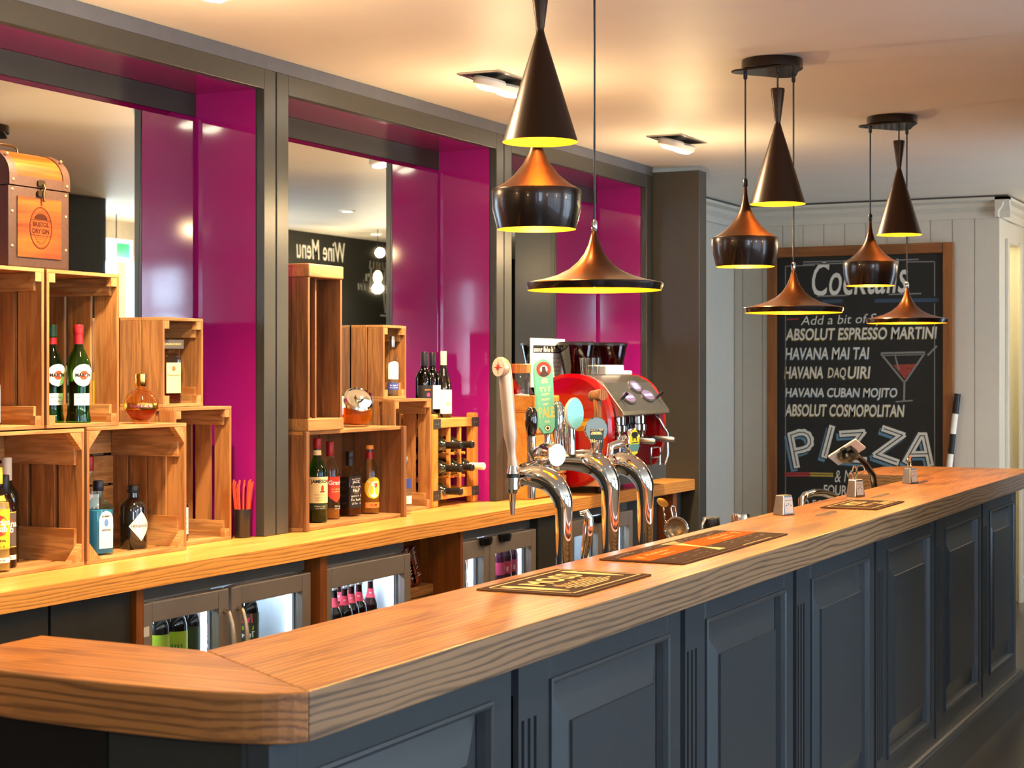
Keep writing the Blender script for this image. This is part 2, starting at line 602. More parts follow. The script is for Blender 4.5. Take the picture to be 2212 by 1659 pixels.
wall_hole('wall_bay', 'y', -0.9, 0.1, 8.73, 11.4, 9.0, 10.9, 0.55, 2.45, M_ROOMW)
struct(MB().box(11.3, 15.6, -0.22, -0.1, 0, CEIL, M_BLACKWALL).box(11.3, 11.4, -0.8, -0.22, 0, CEIL, M_BLACKWALL), 'wall_chalk')
struct(MB().box(15.6, 15.75, -0.22, 4.0, 0, CEIL, M_ROOMW), 'wall_end')
struct(MB().box(12.16, 15.6, 2.07, 2.17, 0, CEIL, M_CHAR), 'wall_right')

def window(name, axis, pos, h0, h1, z0, z1, nx, nz):
    f = MB()
    t = 0.05
    def bx(a, b, c, d, th=0.06):
        if axis == 'x': f.box(pos - th / 2, pos + th / 2, a, b, c, d, M_WHITEW)
        else: f.box(a, b, pos - th / 2, pos + th / 2, c, d, M_WHITEW)
    bx(h0, h0 + t, z0, z1); bx(h1 - t, h1, z0, z1); bx(h0, h1, z0, z0 + t); bx(h0, h1, z1 - t, z1)
    for i in range(1, nx):
        c = h0 + (h1 - h0) * i / nx
        bx(c - 0.05, c + 0.05, z0, z1)
    for i in range(1, nz):
        c = z0 + (z1 - z0) * (0.30 if nz == 2 else i / nz)
        c = z1 - (z1 - z0) * 0.3 if nz == 2 else c
        bx(h0, h1, c - 0.025, c + 0.025, 0.05)
    w = struct(f, name)
    g = MB()
    if axis == 'x': g.box(pos - 0.003, pos + 0.003, h0, h1, z0, z1, GL('window_glass', (250, 252, 252)))
    else: g.box(h0, h1, pos - 0.003, pos + 0.003, z0, z1, GL('window_glass', (250, 252, 252)))
    g.build('window_pane', w)
window('window_1', 'x', -3.08, -3.9, -2.4, 1.1, 2.6, 3, 2)
window('window_4', 'x', -3.08, -1.5, -1.2, 0.9, 2.6, 1, 3)
window('window_2', 'y', -4.05, -0.3, 4.1, 0.6, 2.5, 4, 2)
window('window_5', 'y', -4.05, 5.2, 8.3, 0.6, 2.55, 3, 2)
window('window_3', 'y', -0.85, 9.0, 10.9, 0.55, 2.45, 3, 2)

# chalk lettering on the dark wall across the room (seen in the middle mirror)
cw = MB()
def chalk_wall(x, z):  # reads left to right seen from the bar (towards -y): text runs along -x
    return lambda a, b: (x - a, -0.098, z + b)
cw.text('Wine Menu', 0.155, M_CHALK, lambda a, b: (11.91 - a, -0.098, 2.555 + b * 1.5), shear=0.1, off=0.008)
scribble(cw, -0.16, 0.16, 0, 0.11, M_CHALKG, chalk_wall(12.8, 2.51), 4, w=0.02)
scribble(cw, -0.22, 0.22, 0, 0.15, M_CHALKG, chalk_wall(12.8, 2.39), 5, w=0.03)
scribble(cw, -0.2, 0.2, 0, 0.09, M_CHALKG, chalk_wall(12.58, 2.31), 6, w=0.02)
for xa, xb in ((13.16, 13.10), (12.90, 12.96)): cw.quad((xa, -0.098, 2.40), (xa - 0.03, -0.098, 2.40), (xb - 0.03, -0.098, 2.08), (xb, -0.098, 2.08), M_CHALKG)
cw.box(12.86, 13.2, -0.099, -0.097, 2.05, 2.065, M_CHALKG)
struct(cw, 'trim_9', 'white chalk wine menu lettering on the dark wall', recalc=False)

# ------------------------------------------------------------------ back bar joinery: three bays of grey frame, magenta lining and mirror
BAYS = [3.30, 5.13, 6.958, 8.775]
YF, YM = 3.47, 3.77
ZO, ZT, CT = 2.577, 2.648, 0.99           # opening head, frame top, counter top
ordinal = ['left', 'middle', 'right']
for i in range(3):
    xa, xb = BAYS[i] + 0.004, BAYS[i + 1] - 0.004
    ol, orr = xa + 0.074, xb - 0.072
    f = MB()
    f.box(xa, ol, YF, YF + 0.035, CT + 0.001, ZT, M_DARK)
    f.box(orr, xb, YF, YF + 0.035, CT + 0.001, ZT, M_DARK)
    f.box(ol, orr, YF, YF + 0.035, ZO, ZT, M_DARK)
    struct(f, 'trim_%d' % (i + 1), 'dark grey alcove surround, %s bay of the back bar' % ordinal[i], bevel=0.002)
    p = MB()
    p.box(orr - 0.001, xb - 0.01, YF + 0.036, YM + 0.02, CT + 0.001, ZO + 0.012, M_MAG)
    p.box(xa + 0.01, ol + 0.001, YF + 0.036, YM + 0.02, CT + 0.001, ZO + 0.012, M_MAG)
    p.box(ol + 0.001, orr - 0.001, YF + 0.036, YM + 0.02, ZO + 0.001, ZO + 0.012, M_MAG)
    struct(p, 'wall_alcove_%d' % (i + 1), 'magenta gloss lining of the %s alcove' % ordinal[i])
    hd = MB().box(ol, orr, YM - 0.005, YM + 0.03, 2.497, ZO, M_CHAR)
    struct(hd, 'trim_%d' % (i + 4), 'charcoal strip above the %s mirror' % ordinal[i])
    mr = thing('mirror', ['tall mirror behind the wooden trunk and left stack of crates',
                          'tall mirror behind the tall narrow crate and whisky bottles',
                          'tall mirror behind the red coffee machine and grinders'][i], 'mirror', (0, 0, 0), 0, 'mirrors of the back bar')
    x0, x1, z0, z1 = ol + 0.002, orr - 0.012, CT + 0.004, 2.495
    MB().box(x0 + 0.018, x1 - 0.018, YM - 0.012, YM - 0.006, z0, z1 - 0.018, M_MIRROR).build('mirror_pane', mr)
    bv = MB()
    fr, bk, w = YM - 0.012, YM - 0.007, 0.018
    bv.quad((x1 - w, fr, z0), (x1, bk, z0), (x1, bk, z1), (x1 - w, fr, z1 - w), M_BEVEL)
    bv.quad((x0, bk, z0), (x0 + w, fr, z0), (x0 + w, fr, z1 - w), (x0, bk, z1), M_BEVEL)
    bv.quad((x0 + w, fr, z1 - w), (x1 - w, fr, z1 - w), (x1, bk, z1), (x0, bk, z1), M_BEVEL)
    bv.build('bevelled_edge', mr, recalc=False)
for i, xg in enumerate(BAYS[1:3]):
    pass
struct(MB().box(-3.0, BAYS[0], YF, YF + 0.035, CT + 0.001, ZT, M_DARK), 'trim_7', 'dark grey panelling left of the alcoves')
struct(MB().box(-3.0, 8.80, YF + 0.004, 3.83, ZT + 0.002, CEIL - 0.001, P('shadow_strip', (92, 94, 102), 0.5)), 'trim_8', 'grey strip between alcove surrounds and ceiling')
struct(MB().box(8.792, 8.905, 3.20, 3.83, 0, 2.668, M_DARK), 'wall_fin', 'dark grey end panel beside the coffee machine', bevel=0.003)

# ------------------------------------------------------------------ panelled cream wall beyond the bar
w = MB()
w.box(8.91, 11.40, 3.84, 3.96, 0, CEIL, M_WHITEW)
struct(w, 'wall_service', 'cream painted wall left of the cocktail board')
d = MB()
d.box(9.35, 9.43, 3.80, 3.845, 0, 2.12, M_WHITEW)
d.box(10.33, 10.41, 3.80, 3.845, 0, 2.12, M_WHITEW)
d.box(9.35, 10.41, 3.80, 3.845, 2.04, 2.12, M_WHITEW)
d.box(9.43, 10.33, 3.825, 3.845, 0, 2.04, M_WHITEW)
door = struct(d, 'door_1', 'cream door in the wall behind the bar end', bevel=0.003)
w = MB()
y = 2.07
ys = [2.07]
while y < 3.84:
    y2 = min(y + 0.1425, 3.84)
    w.box(11.25, 11.40, y + 0.003, y2 - 0.003, 0, CEIL, M_WHITEW)
    w.box(11.258, 11.40, y - 0.003, y + 0.003, 0, CEIL, M_WHITEW)
    y = y2
struct(w, 'wall_far', 'cream tongue and groove wall behind the cocktail board')
M_CROWN = M_WHITEW
def crown(p0, p1, n):
    """stepped cornice from p0 to p1 (x, y), n = outward normal"""
    mb = MB()
    prof = [(0, -0.14), (0.02, -0.14), (0.02, -0.10), (0.045, -0.07), (0.05, -0.045), (0.085, -0.03), (0.085, -0.012), (0, -0.012)]
    vs = []
    for (px, py), e in ((p0, -1), (p1, 1)):
        dx, dy = p1[0] - p0[0], p1[1] - p0[1]
        l = math.hypot(dx, dy)
        for o, z in prof:
            vs.append((px + n[0] * o + e * dx / l * 0, py + n[1] * o, CEIL + z))
    k = len(prof)
    fs = [(i, (i + 1) % k, k + (i + 1) % k, k + i) for i in range(k)] + [tuple(range(k)), tuple(range(2 * k - 1, k - 1, -1))]
    mb.add(vs, fs, M_CROWN)
    return mb
struct(crown((11.25, 1.985), (11.25, 3.84), (-1, 0)), 'trim_10', 'cornice above the cocktail board')
struct(crown((8.91, 3.84), (11.25, 3.84), (0, -1)), 'trim_11', 'cornice above the cream side wall')
struct(crown((11.165, 2.07), (12.6, 2.07), (0, -1)), 'trim_12', 'cornice above the lit doorway')
struct(MB().box(11.17, 12.6, 1.99, 2.07, CEIL - 0.012, CEIL - 0.0005, M_DARK).box(11.17, 11.25, 2.07, 3.84, CEIL - 0.012, CEIL - 0.0005, M_DARK).box(8.91, 11.25, 3.76, 3.84, CEIL - 0.012, CEIL - 0.0005, M_DARK), 'trim_13', 'dark gap above the cornice')
# doorway at the right with a lit yellow store behind
dw = MB()
dw.box(11.25, 11.46, 2.055, 2.17, 0, 2.56, M_WHITEW)
dw.box(11.98, 12.16, 2.055, 2.17, 0, 2.56, M_WHITEW)
dw.box(11.46, 11.98, 2.055, 2.17, 2.42, 2.56, M_WHITEW)
dw.box(11.44, 11.50, 2.035, 2.055, 0, 2.44, M_WHITEW)
dw.box(11.94, 12.0, 2.035, 2.055, 0, 2.44, M_WHITEW)
dw.box(11.25, 12.16, 2.04, 2.17, 2.56, CEIL, M_WHITEW)
struct(dw, 'door_2', 'white frame of the doorway to the yellow room', bevel=0.003)
struct(MB().box(12.32, 12.42, 2.17, 3.84, 0, CEIL, M_YEL).box(11.40, 12.32, 3.72, 3.84, 0, CEIL, M_YEL), 'wall_store', 'pale yellow wall inside the doorway')
struct(MB().box(11.25 - 0.02, 11.25, 2.07, 3.84, 0, 0.14, M_WHITEW).box(12.0, 12.16, 2.03, 2.055, 0, 0.16, M_WHITEW), 'baseboard_far')
light('store_lamp', 'POINT', (11.85, 2.75, 2.45), 22, (1.0, 0.86, 0.5), radius=0.08)

# lit exit box across the room
ex = thing('exit_sign', 'small green and white exit box hanging across the room, seen in the left mirror', 'sign', (9.75, -0.45, 2.44))
MB().box(-0.16, 0.16, -0.02, 0.02, -0.08, 0.08, EM('exit_white', (225, 245, 235), 1.6)).build('light_box', ex)
MB().box(-0.02, 0.12, 0.0202, 0.022, -0.05, 0.05, P('exit_green', (20, 150, 90), 0.5)).build('green_panel', ex)
MB().tube([(0, 0, 0.08), (0, 0, 0.2595)], 0.004, M_BLK, 6).build('hanger', ex)

# small things in the lit doorway
hk = thing('wall_hook', 'black iron ring hook on the yellow wall in the doorway', 'hook', (12.318, 2.19, at(2176, 660, x=12.3).z))
MB().tube([(-0.01, 0.055 * math.cos(a), 0.055 * math.sin(a)) for a in [2 * PI * i / 24 for i in range(25)]], 0.005, M_BLK, 8, False).build('ring', hk)
MB().box(-0.012, 0, -0.008, 0.008, -0.012, 0.012, M_BLK).tube([(-0.012, 0.02, -0.085), (-0.012, -0.10, -0.10)], 0.006, M_BLK, 8).tube([(-0.01, 0, -0.055), (-0.012, 0.0, -0.13)], 0.005, M_BLK, 8).build('bracket', hk)
cb = thing('clipboard', 'dark clipboard with a white sheet hanging in the doorway', 'clipboard', (12.318, 2.185, at(2182, 800, x=12.3).z))
MB().prism(rrect(0.19, 0.24, 0.02), 0, 0.004, M_CHAR, facing((-0.001, 0, -0.02), (-1, 0, 0))).tube([(-0.004, 0.055, 0.10), (-0.004, 0.05, 0.16), (-0.004, 0, 0.185), (-0.004, -0.05, 0.16), (-0.004, -0.055, 0.10)], 0.010, M_CHAR, 8).build('board', cb)
sh = MB().box(-0.008, -0.0055, -0.085, 0.085, -0.15, 0.10, M_PAPER)
sh.box(-0.0085, -0.0079, -0.07, 0.07, 0.06, 0.075, M_REDC)
for k in range(7): sh.box(-0.0085, -0.0079, -0.07, 0.07, 0.035 - k * 0.024, 0.038 - k * 0.024, M_CHALKG)
sh.build('sheet', cb)
z = at(2186, 845, x=12.3).z
tag(MB().box(12.23, 12.3185, 2.10, 2.245, z - 0.03, z + 0.03, P('red_box', (168, 70, 34), 0.5)).build('wall_box', bevel=0.004), 'small rust red box under the clipboard', 'box')
fl = thing('wall_lamp', 'slim white wall lamp hanging below the red box', 'lamp', (12.30, 2.195, at(2180, 915, x=12.3).z))
MB().lathe([(0.018, -0.15), (0.026, -0.14), (0.026, 0.09), (0.018, 0.10)], M_WHITE, 20).build('shade', fl)
MB().lathe([(0.03, 0.10), (0.034, 0.11), (0.034, 0.13), (0.022, 0.14)], M_CHROME, 20).box(-0.01, 0.018, -0.015, 0.015, 0.105, 0.13, M_CHROME).build('cap', fl)
# ------------------------------------------------------------------ front bar: oak top
BT, BB = 1.10, 1.023
BMID = 1.062
bar = thing('bar_worktop', 'long oak bar top with rounded near end and return', 'worktop', (0, 0, 0))
def slab(name, poly, mtop, mside, parent, z0=BB, z1=BT):
    mb = MB()
    mb.prism(poly, BMID, z1, mtop, side_mat=mside)
    mb.prism(poly, z0, BMID, mside, side_mat=mside)
    return mb.build(name, parent, bevel=0.003)
main = [(2.164, 1.405), (5.6, 1.398), (8.60, 1.40), (8.60, 2.00), (8.47, 2.12), (7.84, 2.12), (7.84, 1.775), (2.402, 1.768)]
slab('main_board', main, W_BARX, W_EDGE, bar)
ret = [(2.1638, 1.4052), (2.4018, 1.7682), (2.408, 2.138), (2.30, 2.134), (2.20, 2.11), (2.15, 2.075), (2.122, 2.03), (2.107, 1.98), (2.099, 1.92), (2.0945, 1.85), (2.0918, 1.78), (2.091, 1.71), (2.092, 1.65), (2.0945, 1.60), (2.0985, 1.555), (2.104, 1.52), (2.111, 1.487), (2.120, 1.46), (2.131, 1.438), (2.145, 1.42)]
slab('return_board', ret, W_BARY, W_EDGEY, bar)
# dark open knots in the oak
M_KNOT = WOOD('oak_knot', (30, 16, 8), (78, 42, 18), 0, 2.5, 0.5)
kn = MB()
for (u, v, a, b) in ((1788, 1109, 0.10, 0.022), (1905, 1070, 0.12, 0.018), (1990, 1042, 0.12, 0.02)):
    p = at(u, v, z=BT)
    kn.prism([(p.x + a * math.cos(t) * (1 + 0.2 * math.sin(3 * t)), p.y + b * math.sin(t) * (1 + 0.3 * math.cos(2 * t))) for t in [2 * PI * i / 24 for i in range(24)]], BT - 0.001, BT + 0.0006, M_KNOT)
kn.build('knots', bar)

# ------------------------------------------------------------------ bar front units
YB = 1.45
BX = [2.025, 2.938, 3.853, 4.766, 5.685, 6.598, 7.517, 8.352]
def bar_unit(x0, x1, i):
    names = ['first grey panel of the bar front, at the rounded corner', 'grey bar front panel below the brown patterned mat', 'grey bar front panel below the orange striped mat',
             'middle grey bar front panel, third left of the far end panel', 'grey bar front panel below the small far mat', 'second last grey bar front panel', 'last grey bar front panel beside the white doorway']
    r = thing('bar_front_panel', names[i], 'bar panel', (x0, YB, 0), 0, 'raised panels of the bar front')
    W = x1 - x0
    g = 0.032 if i else 0.10
    zt, zb = BB - 0.001, 0.165
    # pilaster with three flutes
    pl = MB()
    a, b = g, g + 0.135
    fl = [g + 0.012, g + 0.040, g + 0.068]
    fw = 0.013
    edges = [a] + [e for f in fl for e in (f, f + fw)] + [b]
    for k in range(0, len(edges), 2): pl.box(edges[k], edges[k + 1], 0, 0.03, 0.26, 0.90, M_BAR)
    pl.box(a, b, 0, 0.03, zb, 0.26, M_BAR).box(a, b, 0, 0.03, 0.90, zt, M_BAR)
    pl.box(a, b, 0.012, 0.035, 0.2, 0.95, M_GAP)
    if i: pl.build('fluted_pilaster', r)
    fr = MB()
    m0, m1, z0, z1 = g + 0.145, W - 0.088, 0.245, 0.957
    if not i: m0 = 0.175
    fr.box(b if i else 0.10, m0, 0.0, 0.04, zb, zt, M_BAR).box(m1, W, 0.0, 0.04, zb, zt, M_BAR)
    fr.box(m0, m1, 0.0, 0.04, zb, z0, M_BAR).box(m0, m1, 0.0, 0.04, z1, zt, M_BAR)
    fr.build('frame', r, bevel=0.0015)
    # moulding ring: small raised bead then a step down
    def ring(mb, x0, x1, z0, z1, prof, mat):
        n = len(prof)
        for k in range(n - 1):
            (d0, y0), (d1, y1) = prof[k], prof[k + 1]
            A = [(x0 + d0, y0, z0 + d0), (x1 - d0, y0, z0 + d0), (x1 - d0, y0, z1 - d0), (x0 + d0, y0, z1 - d0)]
            B = [(x0 + d1, y1, z0 + d1), (x1 - d1, y1, z0 + d1), (x1 - d1, y1, z1 - d1), (x0 + d1, y1, z1 - d1)]
            for q in range(4):
                q2 = (q + 1) % 4
                mb.add([A[q], A[q2], B[q2], B[q]], [(0, 1, 2, 3)], mat)
    mo = MB()
    ring(mo, m0 - 0.006, m1 + 0.006, z0 - 0.006, z1 + 0.006, [(0, 0.0), (0.0, -0.006), (0.006, -0.008), (0.012, -0.005), (0.016, 0.006), (0.020, 0.022)], M_BAR)
    mo.build('moulding', r, recalc=False)
    pn = MB()
    ring(pn, m0 + 0.01, m1 - 0.01, z0 + 0.01, z1 - 0.01, [(0, 0.0245), (0.085, 0.0), (0.086, -0.006)], M_BAR)
    d = 0.096
    pn.add([(m0 + d, -0.006, z0 + d), (m1 - d, -0.006, z0 + d), (m1 - d, -0.006, z1 - d), (m0 + d, -0.006, z1 - d)], [(0, 1, 2, 3)], M_BAR)
    pn.build('raised_panel', r, recalc=False)
    bk = MB()
    if i: bk.box(0, g, 0.022, 0.05, zb, zt, M_GAP)  # black colour stands in for the deep shade between units
    bk.box(g, W, 0.0405, 0.05, zb, zt, M_BAR)
    bk.build('backing', r)
    return r
for i in range(7): bar_unit(BX[i], BX[i + 1], i)
pl = MB()
X0, X1 = 2.125, 8.352
pl.box(X0, X1 + 0.02, YB - 0.04, YB + 0.05, 0.0, 0.135, M_BAR)
def along(prof):
    vs = [(X0, y, z) for y, z in prof] + [(X1 + 0.02, y, z) for y, z in prof]
    k = len(prof)
    return vs, [(i, (i + 1) % k, k + (i + 1) % k, k + i) for i in range(k)] + [tuple(range(k)), tuple(range(2 * k - 1, k - 1, -1))]
pl.add(*along([(YB + 0.03, 0.1351), (YB - 0.040, 0.1351), (YB - 0.042, 0.142), (YB - 0.036, 0.150), (YB - 0.026, 0.152), (YB - 0.026, 0.158), (YB - 0.018, 0.1645), (YB + 0.03, 0.1645)]), M_BAR)
tag(pl.build('plinth'), 'grey moulded plinth along the foot of the bar', 'plinth')
# carcass behind the panels and dark return end
cr = MB()
cr.box(2.13, 8.34, YB + 0.052, 1.755, 0.0, BB - 0.001, M_CHAR)
tag(cr.build('bar_carcass'), 'dark carcass of the front bar under the oak top', 'bar body')
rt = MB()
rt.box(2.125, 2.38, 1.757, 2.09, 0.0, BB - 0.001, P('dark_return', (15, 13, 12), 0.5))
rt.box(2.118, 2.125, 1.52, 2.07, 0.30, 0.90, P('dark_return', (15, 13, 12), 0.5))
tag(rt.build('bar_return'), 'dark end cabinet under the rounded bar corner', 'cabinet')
M_RED = P('dark_red_paint', (120, 34, 20), 0.5)
uc = thing('bar_end_cupboard', 'dark red open cupboard under the far bar return', 'cupboard', (7.86, 1.78, 0))
MB().box(0, 0.70, 0.0, 0.31, 0.0, 0.90, M_RED).box(0.05, 0.70, 0.0, 0.31, 0.90, 1.022, M_RED).box(0, 0.05, 0, 0.02, 0.9, 1.022, M_RED).box(0, 0.05, 0.29, 0.31, 0.9, 1.022, M_RED).box(0, 0.05, 0.02, 0.29, 0.995, 1.022, M_RED).build('carcass', uc)
# stainless shelf behind the bar that carries the taps and tools
SH = 0.92
sv = MB().box(2.45, 7.75, 1.78, 2.12, SH - 0.03, SH, M_STEEL)
for x in (2.5, 4.3, 6.2, 7.7): sv.box(x - 0.02, x + 0.02, 2.05, 2.10, 0, SH - 0.03, M_STEEL).box(x - 0.02, x + 0.02, 1.79, 1.83, 0, SH - 0.03, M_STEEL)
tag(sv.build('work_shelf'), 'narrow steel shelf behind the bar top', 'shelf')

# ------------------------------------------------------------------ bar mats
M_RUB = P('brown_rubber', (58, 36, 24), 0.75, spec=0.1, var=0.2, vscale=220)
M_RUBE = P('mat_edge', (84, 56, 36), 0.75, spec=0.15, var=0.15, vscale=220)
M_CREAM = P('mat_cream', (232, 190, 126), 0.8, spec=0.1, var=0.05)
M_ORANGE = P('mat_orange', (250, 84, 14), 0.8, spec=0.05, var=0.03)
def mat_base(r, w, h, t=0.004):
    MB().prism(rrect(w, h, 0.006, 2), 0.0006, t, M_RUBE).prism(rrect(w - 0.02, h - 0.02, 0.004, 2), t, t + 0.0008, M_RUB).build('mat', r)
def mat_line(mb, x0, x1, y0, y1, z): mb.box(x0, x1, y0, y1, z, z + 0.0004, M_CREAM)
z = 0.0049
def tq(x, y, ang=0): return lambda a, b: (x + a * math.cos(ang) - b * math.sin(ang), y + a * math.sin(ang) + b * math.cos(ang), z + 0.0003)
r = thing('bar_mat', 'brown bar mat with cream lettering, nearest on the bar top', 'bar mat', (3.524, 1.599, BT))
mat_base(r, 0.425, 0.245)
g = MB()
w, h = 0.385, 0.205
for a in ((-w / 2, w / 2, -h / 2, -h / 2 + 0.004), (-w / 2, w / 2, h / 2 - 0.004, h / 2), (-w / 2, -w / 2 + 0.004, -h / 2, h / 2), (w / 2 - 0.004, w / 2, -h / 2, h / 2)): mat_line(g, *a, z)
g.text('MOSS', 0.088, M_CREAM, tq(0, 0.035), off=0.02, sx=1.05)
scribble(g, -0.10, 0.10, -0.02, 0.032, M_CREAM, tq(0, 0.0), 8, w=0.006)
mat_line(g, -0.10, 0.10, -0.044, -0.040, z)
for k in range(3): mat_line(g, -0.12 + k * 0.02, 0.12 - k * 0.03, -0.056 - k * 0.011, -0.052 - k * 0.011, z)
for sx in (-1, 1):   # a plume down each side
    g.prism([(sx * (0.155 + 0.014 * math.sin(t * PI) + (0.012 if t < .2 else 0)), 0.085 - 0.16 * t) for t in [i / 12 for i in range(13)]] + [(sx * (0.150 - 0.010 * math.sin(t * PI)), 0.085 - 0.16 * t) for t in [1 - i / 12 for i in range(13)]], z, z + 0.0004, M_CREAM)
g.build('printed_design', r, recalc=False)
r = thing('bar_mat', 'long dark bar runner with a bright orange stripe', 'bar mat', (4.408, 1.602, BT))
mat_base(r, 0.87, 0.228)
g = MB()
g.box(-0.425, 0.425, -0.022, 0.062, z, z + 0.0004, M_ORANGE)
blade = [(-0.05 + 0.03 * math.sin(t * PI) - 0.05 * t, 0.095 - 0.185 * t) for t in [i / 14 for i in range(15)]] + [(0.05 - 0.05 * t - 0.026 * math.sin(t * PI) - 0.05 * t, 0.095 - 0.185 * t) for t in [1 - i / 14 for i in range(15)]]
g.prism(blade, z + 0.0005, z + 0.0008, M_CREAM)
for k in range(4): g.box(-0.045 + 0.02 * k, -0.037 + 0.02 * k, 0.055, 0.088, z + 0.0009, z + 0.0011, M_INK)
z = 0.0055
for x in (-0.24, 0.24):
    scribble(g, -0.08, 0.08, 0.034, 0.02, M_CREAM, tq(x, 0), 10, w=0.004)
    scribble(g, -0.05, 0.05, 0.004, 0.014, M_CREAM, tq(x, 0), 11, w=0.003)
g.text('V', 0.05, M_CREAM, tq(-0.38, 0.02), sx=1.2)
g.text('7', 0.05, M_CREAM, tq(0.37, 0.02), sx=1.4)
rng = random.Random(3)
M_SCRIB = P('mat_scribble', (120, 104, 90), 0.8)
for k in range(60):   # faint scattered scribbles on the dark bands
    y = rng.choice([rng.uniform(-0.095, -0.03), rng.uniform(0.07, 0.1)])
    x = rng.uniform(-0.41, 0.38)
    g.box(x, x + rng.uniform(0.01, 0.04), y, y + 0.0022, 0.0049, 0.0053, M_SCRIB)
mat_line(g, 0.05, 0.30, -0.107, -0.104, 0.0049)
g.build('printed_design', r, recalc=False)
z = 0.0049
r = thing('bar_mat', 'small brown and cream bar mat at the far end', 'bar mat', (6.024, 1.575, BT))
mat_base(r, 0.41, 0.20)
g = MB()
for a in ((-.185, .185, -.08, -.076), (-.185, .185, .076, .08), (-.185, -.181, -.08, .08), (.181, .185, -.08, .08)): mat_line(g, *a, z)
g.text('MOSS', 0.075, M_CREAM, tq(0, 0.03), off=0.02)
scribble(g, -0.10, 0.10, -0.02, 0.03, M_CREAM, tq(0, 0), 9, w=0.006)
for k in range(9): g.prism([(0.02 + k * 0.016, -0.07), (0.026 + k * 0.016, -0.07), (0.044 + k * 0.014, -0.04), (0.038 + k * 0.014, -0.04)], z, z + 0.0004, M_CREAM)
g.build('printed_design', r, recalc=False)

# ------------------------------------------------------------------ metal block holders
def holder(u, v, label, ring):
    p = at(u, v, z=BT)
    r = thing('metal_holder', label, 'holder', (p.x, p.y - 0.0, BT), math.radians(-22), 'tapered metal holders on the bar')
    mb = MB()
    w0, w1, d0, d1, H = 0.062, 0.044, 0.046, 0.034, 0.066
    vs = [(sx * w0 / 2, sy * d0 / 2, 0.0005) for sx, sy in ((-1, -1), (1, -1), (1, 1), (-1, 1))] + [(sx * w1 / 2, sy * d1 / 2, H) for sx, sy in ((-1, -1), (1, -1), (1, 1), (-1, 1))]
    mb.add(vs, [(3, 2, 1, 0), (4, 5, 6, 7), (0, 1, 5, 4), (1, 2, 6, 5), (2, 3, 7, 6), (3, 0, 4, 7)], M_STEEL)
    mb.build('block', r, bevel=0.003)
    lb = MB()
    n = Vector((0, -H, -(d0 - d1) / 2)).normalized()
    Mx = facing((0, -(d0 + d1) / 4 - 0.0006, H / 2), (0, -1, 0.09))
    lb.prism(rrect(0.042, 0.052, 0.002, 2), 0, 0.0006, P('plate_face', (196, 190, 176), 0.5), Mx)
    for k in (-1, 0, 1): lb.prism([(0.011 * k + 0.0022 * c, (0.004 if k == 0 else -0.001) + 0.0022 * s) for c, s in arc(0, 0, 1, 0, 2 * PI, 10)[:-1]], 0.0006, 0.0009, M_INK, Mx)
    lb.prism([(-0.018, 0.0155), (0.018, 0.0155), (0.018, 0.0165), (-0.018, 0.0165)], 0.0006, 0.0009, M_INK, Mx)
    lb.build('dotted_face', r)
    if ring:
        rg = MB()
        rg.tube([(0.012 * math.cos(a), 0.004, H + 0.024 + 0.026 * math.sin(a)) for a in [2 * PI * i / 20 for i in range(21)]], 0.0035, M_CHROME, 8, False)
        if ring == 2: rg.tube([(0.012 + 0.022 + 0.024 * math.cos(a), 0.002, H + 0.036 + 0.016 * math.sin(a)) for a in [2 * PI * i / 20 for i in range(21)]], 0.0016, M_CHROME, 6, False)
        rg.build('ring', r)
    return r
holder(1693, 1112, 'tapered steel block with dotted face and no ring, nearest of three', 0)
holder(1848, 1073, 'tapered steel block with two wire rings, beside the small mat', 2)
holder(1966, 1044, 'tapered steel block with one ring, nearest the far bar return', 1)
# ------------------------------------------------------------------ back counter
YC0 = 3.225                                  # front edge of the back counter
CB = 0.932
bc = thing('back_counter', 'long golden pine counter along the mirrors', 'counter', (0, 0, 0))
mb = MB()
mb.box(-2.9, 8.79, YC0 + 0.004, YM + 0.02, CB, CT, W_BACK)
mb.build('worktop', bc)
MB().box(-2.9, 8.79, YC0, YC0 + 0.004, CB, CT - 0.001, W_BACKE).build('front_edge', bc)
YD = 3.30                                    # plane of the cabinet and fridge doors
def cab(name, x0, x1, label, y0=YD, mat=M_CHAR):
    o = MB().box(x0, x1, y0, 3.74, 0.02, CB - 0.002, mat).build(name, bevel=0.003)
    return tag(o, label, 'cabinet')
cab('cabinet', -2.85, 3.745, 'dark cabinet panel at the left end under the back counter')
cab('cabinet', 3.757, 4.105, 'dark cabinet panel left of the first double fridge')
def divider(x0, x1, label):
    o = MB().box(x0, x1, YD - 0.02, 3.74, 0.0, CB - 0.002, W_TRIM).build('divider_post')
    return tag(o, label, 'post', 'stained wood dividers under the counter')
divider(4.107, 4.142, 'stained wood divider left of the first double fridge')
divider(5.122, 5.168, 'stained wood divider between the first two fridges')
divider(6.178, 6.200, 'stained wood divider left of the soft drink fridge')
divider(8.60, 8.66, 'stained wood post under the right end of the counter')
cab('cabinet', 8.67, 8.785, 'dark panel below the right end of the back counter')
cab('cabinet', 6.96, 7.30, 'dark cabinet between the two far fridges')
cab('cabinet', 8.10, 8.595, 'dark cabinet below the counter beside the grey end panel', y0=3.36)
M_FRIN = P('fridge_lining', (214, 222, 230), 0.45, 0.1, var=0.04, vscale=40, bump=0.08)
M_LED = EM('fridge_led', (225, 240, 255), 5.0)
M_FGL = GL('fridge_glass', (246, 250, 252), 0.05)
M_RUBG = P('rubber_gasket', (60, 62, 66), 0.6)
ALU2 = P('grey_fridge_trim', (118, 116, 112), 0.4, 0.4)

